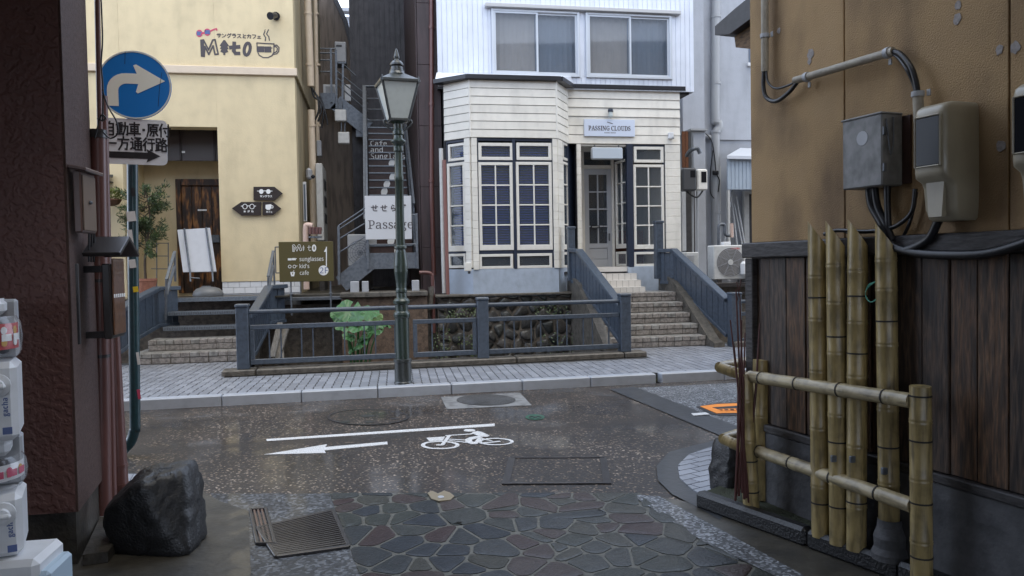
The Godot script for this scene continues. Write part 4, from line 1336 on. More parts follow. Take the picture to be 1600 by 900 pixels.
	sgn = st0()
	for k in 6: abox(sgn, pc + Vector3(-0.06 + k * 0.024, 0, 0.008), Vector3(0.013, 0.02, 0.003))
	part(dr, "plaque_print", sgn, M.white_ink)
	fbox(dr, "handle", ff, L - 0.1, L - 0.07, pm + 0.1, pm + 0.26, 0.04, 0.03, M.steel, 0.006)
	fbox(t, "door_frame", ff, -0.05, 0.018, df, lint, 0.02, 0.1, fr, 0.005)
	fbox(t, "door_frame", ff, L - 0.018, L + 0.04, df, lint, 0.02, 0.1, fr, 0.005)
	fbox(t, "door_frame", ff, 0.02, L - 0.02, dt + 0.004, dt + 0.08, 0.01, 0.08, fr, 0.005)
	fbox(t, "fanlight", ff, 0.02, L - 0.02, dt + 0.084, lint, -0.03, 0.004, M.glass)
	window(t, fs, 961, 250, 979.5, 388, 2, 4, 0.05, 0.0, fr, {"low": 0.09})
	window(t, fs, 962, 393, 979.5, 416, 1, 1, 0.05, 0.0, fr)
	window(t, fs, 961, 230, 979.5, 248, 1, 1, 0.05, 0.0, M.navy)
	var lf := face(Vector3(ra.x, 0, zr), Vector3(rd0.x, 0, zd))
	span(t, "recess_side", ra.x - 0.06, ra.x - 0.002, df, lint, zd - 0.05, zr - 0.052, M.navy)
	span(t, "recess_ceiling", ra.x - 0.06, rb.x + 0.1, lint - 0.04, lint - 0.002, zd - 0.1, zr - 0.03, M.cream_frame)
	# floor slab, plinths, interior
	span(t, "recess_floor", ra.x - 0.1, rb.x + 0.1, df - 0.1, df, zd - 0.4, zr - 0.02, M.step_tile)
	for e in [[fa, 700, 737], [fb, 737, 872], [fc, 872, 889]]:
		fbox(t, "plinth", e[0], 0.0, e[0].l, 0.98, 1.51, -0.01, 0.2, M.blue_plinth, 0.004)
	fbox(t, "plinth", fd, fp(fd, 981, 430).x, fd.l, 0.9, 1.5, 0.02, 0.3, M.blue_plinth, 0.004)
	fbox(t, "plinth", fd, 0.0, fp(fd, 909, 430).x, 0.9, 1.5, -0.02, 0.3, M.blue_plinth, 0.004)
	var it := Node3D.new()
	it.name = "interior"
	t.add_child(it)
	span(it, "floor", A0.x + 0.15, 6.15, 1.38, 1.42, -20.0, zd - 0.42, M.interior)
	span(it, "floor", A0.x + 0.2, D0.x - 0.05, 1.38, 1.42, zd - 0.41, zb - 0.3, M.interior)
	span(it, "back_wall", A0.x + 0.05, 6.2, 1.3, 5.0, -20.1, -20.0, M.interior)
	span(it, "ceiling", A0.x + 0.1, 6.15, 4.1, 4.16, -19.9, zr - 0.2, M.interior)
	span(it, "side_wall", A0.x + 0.02, A0.x + 0.1, 1.3, 5.0, -20.0, -15.0, M.interior)
	span(it, "side_wall", 6.1, 6.2, 0.9, 5.0, -20.0, -15.1, M.cream[1])
	span(it, "counter", 5.3, 6.0, 1.43, 2.3, -17.4, -16.6, M.interior_red, 0.01)
	span(it, "picture", 5.5, 5.9, 3.0, 3.4, -16.9, -16.88, M.pale_grey)
	# white tiled steps to the door
	var xs0 := ra.x - 0.1
	var xs1 := Z(998, 430, -14.6).x
	for k in 3:
		var z1 := -14.95 + k * 0.24
		var y1 := df - 0.012 - 0.13 * (k + 1) + 0.13 * 0.0
		span(t, "step", xs0, xs1, 0.9, y1, z1 - 0.3, z1 + 0.24, M.joint)
		for i in 9:
			var xa := lerpf(xs0, xs1, i / 9.0)
			var xb := lerpf(xs0, xs1, (i + 1) / 9.0)
			for j in 2:
				span(t, "step_tile", xa + 0.003, xb - 0.003, y1 - 0.13 + j * 0.064, y1 - 0.004 - (1 - j) * 0.062, z1 + 0.235, z1 + 0.246, M.step_tile)
			span(t, "step_tile", xa + 0.003, xb - 0.003, y1 - 0.003, y1 + 0.008, z1 - 0.002, z1 + 0.246, M.step_tile)
	# upper storey in white ribbed metal
	var zu := -14.92
	var U0 := Z(683, 60, zu)
	var U1 := Z(1084, 60, zu)
	var fu := face(U0, U1)
	var ub := hy(1000, 140, zu) - 0.02
	var s := st0()
	var wins := []
	for r in [[768, 15, 905.5, 119.5], [915, 23, 1049, 123]]:
		wins.append([fp(fu, r[0], 70).x, fp(fu, r[2], 70).x, fp(fu, (r[0] + r[2]) / 2.0, r[3]).y, fp(fu, (r[0] + r[2]) / 2.0, r[1]).y])
	var wu: float = (wins[0][2] + wins[1][2]) / 2.0
	var wt: float = (wins[0][3] + wins[1][3]) / 2.0
	ribbed(s, fu, 0.0, wins[0][0], ub, 9.5, 0.0, 0.1, 0.014, 0.012)
	ribbed(s, fu, wins[0][0], wins[1][1], ub, wu, 0.0, 0.1, 0.014, 0.012)
	ribbed(s, fu, wins[0][0], wins[1][1], wt, 9.5, 0.0, 0.1, 0.014, 0.012)
	ribbed(s, fu, wins[0][1], wins[1][0], wu, wt, 0.0, 0.1, 0.014, 0.012)
	ribbed(s, fu, wins[1][1], fu.l, ub, 9.5, 0.0, 0.1, 0.014, 0.012)
	part(t, "upper_cladding", s, M.white_metal)
	span(t, "upper_core", U0.x + 0.01, U1.x - 0.01, ub - 0.0, 9.4, zu - 5.0, zu - 0.25, M.dark_wall)
	span(t, "upper_side", U1.x - 0.01, U1.x, ub, 9.5, zu - 5.0, zu - 0.042, M.white_metal)
	span(t, "roof", U0.x - 0.1, U1.x + 0.1, 9.51, 9.7, zu - 5.0, zu + 0.2, M.roof_dark)
	for k in 2:
		var r = wins[k]
		var ww := Node3D.new()
		ww.name = "sliding_window"
		t.add_child(ww, true)
		var am := mat(0.55, 0.58, 0.62, 0.35, 0.2)
		fbox(ww, "frame", fu, r[0], r[0] + 0.05, wu, wt, 0.045, 0.1, am, 0.004)
		fbox(ww, "frame", fu, r[1] - 0.05, r[1], wu, wt, 0.045, 0.1, am, 0.004)
		fbox(ww, "frame", fu, r[0] + 0.05, r[1] - 0.05, wu, wu + 0.05, 0.043, 0.1, am, 0.004)
		fbox(ww, "frame", fu, r[0] + 0.05, r[1] - 0.05, wt - 0.05, wt, 0.043, 0.1, am, 0.004)
		var m: float = (r[0] + r[1]) / 2.0 + 0.02
		for j in 2:
			var a: float = r[0] + 0.05 if j == 0 else m - 0.02
			var b: float = m + 0.02 if j == 0 else r[1] - 0.05
			var of := 0.03 if j == 0 else -0.005
			var sh := Node3D.new()
			sh.name = "sash"
			ww.add_child(sh, true)
			fbox(sh, "stile", fu, a, a + 0.035, wu + 0.05, wt - 0.05, of, 0.03, am)
			fbox(sh, "stile", fu, b - 0.035, b, wu + 0.05, wt - 0.05, of, 0.03, am)
			fbox(sh, "rail", fu, a + 0.035, b - 0.035, wu + 0.05, wu + 0.09, of - 0.001, 0.028, am)
			fbox(sh, "rail", fu, a + 0.035, b - 0.035, wt - 0.085, wt - 0.05, of - 0.001, 0.028, am)
			fbox(sh, "pane", fu, a + 0.035, b - 0.035, wu + 0.09, wt - 0.085, of - 0.014, 0.004, M.glass)
			var cs := st0()
			var nn := 26
			for i in nn:
				var ua := lerpf(a, b, float(i) / nn)
				var ub2 := lerpf(a, b, float(i + 1) / nn)
				var za := sin(i * 1.9 + j) * 0.004 + sin(i * 0.7) * 0.004
				var zb2 := sin((i + 1) * 1.9 + j) * 0.004 + sin((i + 1) * 0.7) * 0.004
				oquad(cs, fat(fu, ua, wu + 0.03, -0.12 + za), fat(fu, ub2, wu + 0.03, -0.12 + zb2), fat(fu, ub2, wt - 0.03, -0.12 + zb2), fat(fu, ua, wt - 0.03, -0.12 + za), fat(fu, ua, wu, -1.0))
			part(sh, "curtain", cs, M.frosted if j == 0 else M.blue_glass)
	fbox(t, "window_hood", fu, fp(fu, 757, 12).x, fp(fu, 1061, 22).x, wt + 0.005, wt + 0.075, 0.12, 0.16, mat(0.5, 0.5, 0.5, 0.5), 0.006)
	# black eave strip that follows the bay
	s = st0()
	var path := [A0 + Vector3(-0.12, 0, -0.0), B0 + Vector3(-0.03, 0, 0), B1 + Vector3(0.05, 0, 0), D0 + Vector3(0.07, 0, 0), D1 + Vector3(0.06, 0, 0)]
	for i in 4:
		var f := face(path[i], path[i + 1])
		abox(s, fat(f, f.l / 2, top + 0.04 + 0.002 * i, 0.0), Vector3(f.l + 0.06, 0.085, 0.2), 0.006, f.b)
	part(t, "eave_strip", s, M.black_trim)
	s = st0()
	for i in 3:
		var f := face(path[i], path[i + 1])
		var back := [fat(f, 0, top + 0.3, 0.0), fat(f, f.l, top + 0.3, 0.0)]
		var p := [fat(f, 0, top + 0.084, 0.06), fat(f, f.l, top + 0.084, 0.06), Vector3(back[1].x, top + 0.24, zu + 0.015), Vector3(back[0].x, top + 0.24, zu + 0.015)]
		oquad(s, p[0], p[1], p[2], p[3], (p[0] + p[2]) / 2 - Vector3(0, 1, 0))
	part(t, "bay_roof", s, M.white_metal)
	# things on the shop front
	var sp := Z(952.5, 200, zr + 0.06)
	var q := thing("shop_sign", "white board sign with the shop name over the door", "sign", sp)
	var sr := R(913, 186.5, 992, 213, zr + 0.06)
	span(q, "board", sr[0], sr[2], sr[1], sr[3], zr + 0.02, zr + 0.06, mat(0.62, 0.68, 0.8, 0.5), 0.004)
	letters(q, "lettering", "PASSING CLOUDS", "Droid Serif", 0.1, Vector3(sp.x, hy(952, 200.5, zr + 0.06), zr + 0.062), M.grey_ink, Basis(), 1, 1.0, 0.74)
	s = st0()
	for k in [-0.1, -0.075, -0.05, -0.025, 0.005, 0.04, 0.065, 0.09, 0.115]: abox(s, Vector3(sp.x + k, hy(952, 207.5, zr + 0.06), zr + 0.0615), Vector3(0.014, 0.018, 0.002))
	part(q, "small_print", s, M.grey_ink)
	s = st0()
	ribbon(s, zline([949, 190.8, 953, 192, 957, 193.2], zr + 0.061), 0.014, Vector3(0, 0, 1))
	part(q, "emblem", s, M.grey_ink)
	sp = Z(954, 175, zr + 0.1)
	q = thing("wall_lamp", "small jar lamp over the shop sign", "lamp", sp)
	s = st0()
	lathe(s, sp + Vector3(0, 0.03, 0), [[0.0, 0.03], [0.05, 0.03], [0.055, 0.0], [0.055, -0.03], [0.0, -0.03]], 12)
	part(q, "cap", s, M.navy)
	s = st0()
	lathe(s, sp, [[0.04, 0.0], [0.045, -0.08], [0.03, -0.11], [0.0, -0.11]], 12)
	part(q, "jar", s, M.frost)
	span(q, "bracket", sp.x - 0.02, sp.x + 0.02, sp.y + 0.02, sp.y + 0.05, zr + 0.02, zr + 0.06, M.navy)
	sp = Z(1048, 212, zr + 0.05)
	q = thing("sensor_box", "small white sensor box on the cream boards", "sensor", sp)
	bx(q, "case", sp, Vector3(0.1, 0.13, 0.08), M.white_plastic, 0.01)
	bx(q, "lens", sp + Vector3(0.03, -0.05, 0.05), Vector3(0.05, 0.05, 0.04), M.grey_pipe, 0.01)
	sp = Z(948, 240, zr + 0.05)
	q = thing("door_light", "pale rectangular light box hanging over the shop door", "light box", sp)
	bx(q, "frame", sp, Vector3(0.66, 0.25, 0.1), M.grey_pipe, 0.03)
	bx(q, "screen", sp + Vector3(0, 0, 0.052), Vector3(0.62, 0.21, 0.01), mat(0.5, 0.56, 0.62, 0.3), 0.004)
	for k in [-0.25, 0.25]: bx(q, "hanger", sp + Vector3(k, 0.145, 0), Vector3(0.02, 0.06, 0.02), M.steel)
	# white and red downpipes at the left end of the bay
	sp = Z(694, 455, -14.55)
	q = thing("white_downpipe", "white downpipe at the left end of the cream shop", "pipe", sp)
	tubes(q, "pipe", [Z(689, 232, -14.55), Z(691, 330, -14.55), Z(694, 458, -14.55)], 0.04, M.ac_white)
	sp = Z(699.5, 455, -14.5)
	q = thing("red_downpipe", "thin red brown downpipe beside the white one", "pipe", sp)
	tubes(q, "pipe", [Z(694, 250, -14.5), Z(696, 330, -14.5), Z(700, 460, -14.5)], 0.035, mat(0.22, 0.1, 0.085, 0.5))
	sp = Z(731, 417, -14.25)
	q = thing("meter_box", "small cream box on the shop corner", "box", sp)
	bx(q, "case", sp, Vector3(0.13, 0.16, 0.1), M.cream_frame, 0.01)
	bx(q, "tap", sp + Vector3(0.02, -0.1, 0.02), Vector3(0.05, 0.06, 0.05), M.iron, 0.01)

func grey_building():
	var z := -17.0
	var t := thing("grey_building", "tall pale grey rendered building beyond the shop", "building", Vector3(9.0, 0.0, z))
	var x0 := Z(1100, 200, z).x
	span(t, "wall", x0, 14.0, -1.0, hy(1130, 219, z), z - 4.0, z, M.grey_wall)
	span(t, "upper_wall", x0 - 0.3, 14.0, hy(1130, 219, z) + 0.002, 11.0, z - 4.0, z + 0.05, M.grey_wall)
	span(t, "side_block", Z(1083, 200, -16.2).x, Z(1102, 200, -16.2).x, 0.5, hy(1092, 205, -16.2), -20.0, -16.2, M.grey_wall, 0.01)
	span(t, "side_cap", Z(1078, 200, -16.15).x, Z(1104, 200, -16.15).x, hy(1092, 205, -16.2) + 0.002, hy(1092, 202, -16.2), -20.0, -16.1, M.grey_pipe)
	span(t, "side_upper", Z(1066, 100, -16.6).x, Z(1100, 100, -16.6).x, hy(1092, 201, -16.2), 9.0, -20.0, -16.6, M.grey_wall)
	var w := Node3D.new()
	w.name = "window"
	t.add_child(w)
	rect(w, "pane", 1170, 76, 1190, 98, z + 0.06, 0.02, M.blue_glass)
	rect(w, "sill", 1169, 98, 1195, 103, z + 0.12, 0.08, M.white_plastic, 0.005)
	# downpipe
	var zp := z + 0.16
	var p := Z(1122, 450, zp)
	t = thing("grey_downpipe", "thick grey downpipe on the grey building", "pipe", p)
	tubes(t, "pipe", smooth_path([Z(1119, -60, zp), Z(1118, 100, zp), Z(1118, 186, zp), Z(1122, 192, zp), Z(1123, 200, zp), Z(1118, 210, zp), Z(1118, 240, zp), Z(1118, 450, zp)], 4), 0.1, M.grey_pipe, 12)
	for y in [24, 128, 188, 204, 330]: tubes(t, "joint", [Z(1118.5, y, zp), Z(1118.5, y + 4, zp)], 0.115, M.grey_pipe, 12)
	tubes(t, "branch", [Z(1099, 212, zp - 0.05), Z(1116, 216, zp - 0.02)], 0.05, M.grey_pipe)
	p = Z(1125, 400, zp + 0.05)
	t = thing("thin_pipe", "thin white pipe beside the thick grey downpipe", "pipe", p)
	tubes(t, "pipe", [Z(1124, 260, zp + 0.02), Z(1125, 400, zp + 0.02)], 0.03, M.ac_white)
	p = Z(1122, 300, zp)
	t = thing("loose_wires", "loose black wires looped on the grey downpipe", "wires", p)
	tubes(t, "wire", smooth_path([Z(1099, 206, zp + 0.1), Z(1112, 220, zp + 0.15), Z(1117, 250, zp + 0.14), Z(1119, 270, zp + 0.13), Z(1124, 282, zp + 0.13), Z(1122, 300, zp + 0.1)], 5), 0.014, M.cable, 5)
	tubes(t, "wire", smooth_path([Z(1114, 235, zp + 0.12), Z(1110, 270, zp + 0.12), Z(1110, 300, zp + 0.1), Z(1116, 310, zp + 0.1)], 5), 0.012, M.cable, 5)
	bx(t, "clamp", Z(1118, 270, zp + 0.13), Vector3(0.14, 0.1, 0.06), M.cable, 0.015)
	# corrugated lean-to
	t = thing("lean_to", "pale blue corrugated lean-to with a white metal roof", "shed", Z(1165, 330, -16.0))
	var zl := -15.9
	var f := face(Z(1137, 270, zl), Z(1137, 270, zl) + Vector3(4, 0, 0))
	var s := st0()
	ribbed(s, f, 0.0, 4.0, hy(1160, 296, zl), hy(1160, 246, zl), 0.0, 0.09, 0.02, 0.012)
	part(t, "front_sheet", s, M.pale_blue)
	s = st0()
	var a := Z(1136, 243, zl + 0.1)
	var q := [a, a + Vector3(4.2, -0.05, 0), a + Vector3(4.2, 0.25, -1.0), Z(1157, 231, -16.9)]
	oquad(s, q[0], q[1], q[2], q[3], (q[0] + q[2]) / 2 - Vector3.UP)
	oquad(s, q[0], q[1], q[1] - Vector3(0, 0.07, 0), q[0] - Vector3(0, 0.07, 0), q[0] - Vector3(-1, 0, 1))
	part(t, "roof", s, M.zinc_roof)
	s = st0()
	var sa := Z(1137.5, 270, zl - 0.05)
	var sb := Z(1143, 270, -16.94)
	var slo := hy(1140, 296, zl)
	for k in 8:
		var k0 := sa.lerp(sb, k / 8.0)
		var k1 := sa.lerp(sb, (k + 0.85) / 8.0)
		oquad(s, Vector3(k0.x, slo, k0.z), Vector3(k1.x, slo, k1.z), Vector3(k1.x, a.y - 0.04, k1.z), Vector3(k0.x, a.y - 0.04, k0.z), sa + Vector3(5, 0, 0))
	part(t, "side_sheet", s, M.pale_blue)
	span(t, "post", Z(1138, 350, zl).x, Z(1141, 350, zl).x, 0.6, hy(1140, 297, zl), zl - 0.08, zl, M.ac_white)
	span(t, "door_frame", Z(1163, 350, -16.7).x, Z(1171, 350, -16.7).x, 0.6, hy(1165, 303, -16.7), -16.8, -16.7, M.ac_white, 0.006)
	span(t, "door_head", Z(1163, 350, -16.69).x, Z(1200, 350, -16.69).x, hy(1165, 303, -16.7) + 0.002, hy(1165, 298, -16.7), -16.8, -16.69, M.ac_white, 0.006)
	span(t, "door", Z(1171, 350, -16.75).x, Z(1200, 350, -16.75).x, 0.6, hy(1165, 303, -16.7), -16.85, -16.75, M.interior)
	var pi := 0
	for k in [[1146, 286, 1131, 385], [1147, 318, 1160, 384], [1150, 306, 1164, 384], [1143, 310, 1152, 384]]:
		var b := thing("leaning_pole", ["slim metal pole leaning the other way in the lean-to", "slim metal pole leaning below the highest one in the lean-to", "highest of the metal poles leaning against the lean-to door frame", "shortest slim metal pole leaning in the lean-to"][pi], "pole", Z(k[2], k[3], -16.2), "poles leaning in the lean-to")
		pi += 1
		tubes(b, "pole", [Z(k[0], k[1], -16.3), Z(k[2], k[3], -16.1)], 0.018, M.grey_pipe, 6)
	# terrace the air conditioner stands on
	t = thing("terrace_wall", "low dark terrace wall right of the shop steps", "wall", Vector3(7.5, -1.0, -14.6))
	span(t, "wall", 5.75, 14.0, -1.05, hy(1150, 448, -14.3), -19.0, -14.3, M.wet_wall)
	span(t, "coping", 5.73, 14.0, hy(1150, 448, -14.3) + 0.002, hy(1150, 441, -14.3), -19.0, -14.2, M.iron, 0.01)
	for y in [445, 456]: span(t, "bearer", 6.6, 9.0, hy(1150, y + 3, -14.15), hy(1150, y, -14.15), -14.2, -14.12, M.iron)
# ------------------------------------------------------------------ right house (ochre plaster over dark boards)
func wa(px, py, off = 0.0) -> float:
	return (W(px, py, off) - WC).dot(WD)
func wbx(parent, called, a0, a1, h0, h1, off, th, m, bev = 0.0):
	return bx(parent, called, wl((a0 + a1) / 2.0, (h0 + h1) / 2.0, off - th / 2.0), Vector3(absf(a1 - a0), absf(h1 - h0), th), m, bev, WB)
func right_house():
	var t := thing("ochre_house", "house with ochre plaster above dark vertical boards and a concrete base", "building", WC)
	var hb1 := W(1180, 379).y
	var hb0 := W(1180, 403).y
	var hc := (W(1199, 673).y + W(1560, 779).y) / 2.0
	# plaster in panels with open grooves
	var cuts := [0.0, wa(1319, 100), wa(1577, 100), 3.4, 5.2, 7.0, 9.0, 11.0, 13.0]
	for i in cuts.size() - 1:
		wbx(t, "plaster_panel", cuts[i] + (0.004 if i else 0.0), cuts[i + 1] - 0.004, hb1, 8.4, 0.0, 0.06, M.ochre, 0.003)
	wbx(t, "core", 0.02, 13.0, 0.0, 8.4, -0.065, 0.2, M.dark_wall)
	var ef := Basis(WD, Vector3.UP, WN)
	bx(t, "street_wall", wl(0.05, 4.2, -7.1), Vector3(0.1, 8.4, 14.0), M.ochre, 0.0, ef)
	bx(t, "roof", wl(6.2, 8.5, -6.6), Vector3(13.6, 0.2, 15.0), M.roof_dark, 0.02, ef)
	wbx(t, "beam", -0.03, 13.0, hb0, hb1 - 0.002, 0.06, 0.12, M.beam, 0.008)
	wbx(t, "corner_post", -0.015, 0.06, 0.1, hb0 - 0.002, 0.045, 0.1, M.beam, 0.006)
	var edges := [1184, 1206, 1232, 1262, 1292, 1326, 1364, 1403, 1444, 1486, 1529, 1578]
	var al := []
	for e in edges: al.append(wa(e, 560))
	while al[-1] < 12.8: al.append(al[-1] + rng.randf_range(0.17, 0.23))
	for i in al.size() - 1:
		wbx(t, "board", al[i] + 0.003, al[i + 1] - 0.003, hc + 0.05, hb0 - 0.002, 0.012 + rng.randf_range(-0.006, 0.006), 0.03, M.board[rng.randi() % 5], 0.003)
	wbx(t, "sill_board", 0.0, 13.0, hc, hc + 0.045, 0.04, 0.07, M.beam, 0.006)
	wbx(t, "base", 0.0, 13.0, 0.0, hc - 0.002, 0.03, 0.08, M.base_concrete, 0.006)
	# filled drill holes
	for c in [[1267, 84, 7], [1290, 8, 0], [1496, 30, 6], [1497, 8, 5], [1562, 78, 5], [1587, 74, 6], [1564, 228, 6], [1217, 48, 4], [1265, 96, 4]]:
		if c[2] == 0: continue
		var s := st0()
		var p := W(c[0], c[1], 0.0)
		var r: float = c[2] * 0.0037
		var poly := PackedVector2Array()
		for k in 12:
			var a := TAU * k / 12.0
			poly.append(Vector2(cos(a), sin(a) * 1.25) * r * rng.randf_range(0.75, 1.1))
		prism(s, poly, 0.004, Transform3D(WB, p + WN * 0.003))
		part(t, "filler_patch", s, M.patch)
	# eave over the street side: dark fascia and brown boxed soffit
	var lx := func(px, py) -> Vector2: return Vector2(wa(px, py, -0.1), W(px, py, -0.1).y)
	var xf := Transform3D(WB, WC - WN * 0.1)
	var s := st0()
	prism(s, PackedVector2Array([lx.call(1117, 41), lx.call(1117, 55), lx.call(1140, 53), lx.call(1182, 22), lx.call(1182, -14), lx.call(1150, 12)]), 13.0, xf)
	part(t, "eave", s, M.roof_dark)
	s = st0()
	prism(s, PackedVector2Array([lx.call(1136, 56), lx.call(1138, 73), lx.call(1181, 77), lx.call(1181, 24)]), 12.9, Transform3D(WB, WC - WN * 0.16))
	part(t, "soffit", s, M.roof_wood)
	# black kerb and mossy ledge at its foot
	org(Vector3.ZERO)
	var kp := [Vector2(2.04, -4.66), Vector2(2.34, -3.86), Vector2(2.52, -3.36), Vector2(2.85, -2.2), Vector2(3.3, 0.0), Vector2(3.7, 2.0)]
	s = st0()
	var foot := PackedVector2Array()
	for p in kp: foot.append(p)
	foot.append_array(pv([4.0, 2.0, 2.6, -4.7, 2.36, -4.86]))
	flat(s, foot, 0.085, 0.08)
	struct("ledge", "mossy earth ledge between the black kerb and the boards", s, M.moss)
	for i in kp.size() - 1:
		var a := Vector3(kp[i].x, 0.055, kp[i].y)
		var b := Vector3(kp[i + 1].x, 0.055, kp[i + 1].y)
		var c := thing("kerb_block", ["rough black kerb block at the end by the corner pavers", "rough black kerb block below the tall bamboo", "rough black kerb block beside the grey boot of the bamboo", "rough black kerb block past the near bamboo railing post", "rough black kerb block farthest from the street"][i], "kerb", Vector3((a.x + b.x) / 2, 0, (a.z + b.z) / 2), "black kerb blocks by the ochre house")
		bars(c, "block", a.lerp(b, 0.005), b.lerp(a, 0.005), 0.09, 0.11, M.black_stone, 0.02)

# three visible edges: front left, front right (off the wall), and foot of the near side (on the wall)
func reach(pm, pr, y) -> float:
	var a0 := wa(pr, y, 0.0)
	var lo := 0.0
	var hi := 0.6
	for i in 30:
		var m := (lo + hi) / 2.0
		if wa(pm, y, m) < a0: lo = m
		else: hi = m
	return hi
func conduit_clip(t, p: Vector3, d: Vector3, r: float):
	tubes(t, "clip", [p - d * 0.012, p + d * 0.012], r + 0.006, M.grey_pipe, 10)
	bx(t, "screw_plate", p - WN * r * 0.8 + d.cross(WN).normalized() * (r + 0.02), Vector3(0.02, 0.03, 0.008), M.grey_pipe, 0.002, WB)
func rings(s, list: Array):
	# list of closed rings of equal size; caps at both ends
	s.set_smooth_group(1)
	for i in list.size() - 1:
		var mid := Vector3.ZERO
		for p in list[i]: mid += p
		for p in list[i + 1]: mid += p
		mid /= list[i].size() * 2
		for k in list[i].size():
			var k2: int = (k + 1) % list[i].size()
			oquad(s, list[i][k], list[i][k2], list[i + 1][k2], list[i + 1][k], mid)
	s.set_smooth_group(-1)
	var all := Vector3.ZERO
	for r in list: for p in r: all += p
	all /= list.size() * list[0].size()
	for r in [list[0], list[-1]]:
		var m := Vector3.ZERO
		for p in r: m += p
		m /= r.size()
		for k in r.size(): otri(s, m, r[k], r[(k + 1) % r.size()], all)
func meter(a0: float, a1: float, h0: float, h1: float, d: float, label: String):
	var t := thing("electricity_meter", label, "meter", wl((a0 + a1) / 2, h0, 0.0), "beige electricity meters on the ochre wall")
	var mid := (a0 + a1) / 2
	var hw := (a1 - a0) / 2
	var sect := func(h: float, w: float, z0: float, z1: float, r: float) -> Array:
		var o := []
		for c in [[1, 0], [1, 1], [-1, 1], [-1, 0]]:
			for k in 5:
				var an: float
				var cx: float = c[0] * (w - r)
				var cz: float = z1 - r if c[1] else z0 + 0.004
				if c[1] == 1:
					an = (PI / 2 * k / 4.0) if c[0] > 0 else (PI / 2 + PI / 2 * k / 4.0)
					o.append(wl(mid + cx + cos(an) * r, h, cz + sin(an) * r))
				else:
					o.append(wl(mid + c[0] * w, h, z0 + (0.001 * k if c[0] > 0 else 0.004 - 0.001 * k)))
		return o
	var H := h1 - h0
	var s := st0()
	var L := []
	for e in [[0.0, 0.8, 0.52], [0.02, 0.92, 0.62], [0.1, 0.97, 0.7], [0.28, 1.0, 0.74], [0.33, 1.0, 0.8], [0.37, 1.0, 0.98], [0.42, 1.0, 1.0], [0.9, 0.98, 1.0], [0.95, 0.96, 0.97], [0.985, 0.9, 0.86], [1.0, 0.8, 0.7]]:
		L.append(sect.call(h0 + H * e[0], hw * e[1], 0.0, d * e[2], 0.03))
	rings(s, L)
	part(t, "case", s, M.meter_case)
	var w = wbx(t, "window", mid - hw * 0.72, mid + hw * 0.72, h0 + H * 0.47, h0 + H * 0.88, d + 0.006, 0.012, M.meter_glass, 0.003)
	for e in [[-0.82, -0.72], [0.72, 0.82]]: wbx(t, "window_frame", mid + hw * e[0], mid + hw * e[1], h0 + H * 0.455, h0 + H * 0.895, d + 0.01, 0.018, M.meter_case, 0.004)
	for e in [[0.455, 0.47], [0.88, 0.895]]: wbx(t, "window_frame", mid - hw * 0.72, mid + hw * 0.72, h0 + H * e[0], h0 + H * e[1], d + 0.009, 0.018, M.meter_case, 0.003)
	s = st0()
	prism(s, PackedVector2Array([Vector2(-hw * 0.55, 0), Vector2(hw * 0.55, 0), Vector2(hw * 0.4, -H * 0.3), Vector2(-hw * 0.4, -H * 0.3)]), 0.03, Transform3D(WB, wl(mid, h0 + H * 0.335, d * 0.8)))
	part(t, "terminal_cover", s, M.meter_case)
	return t
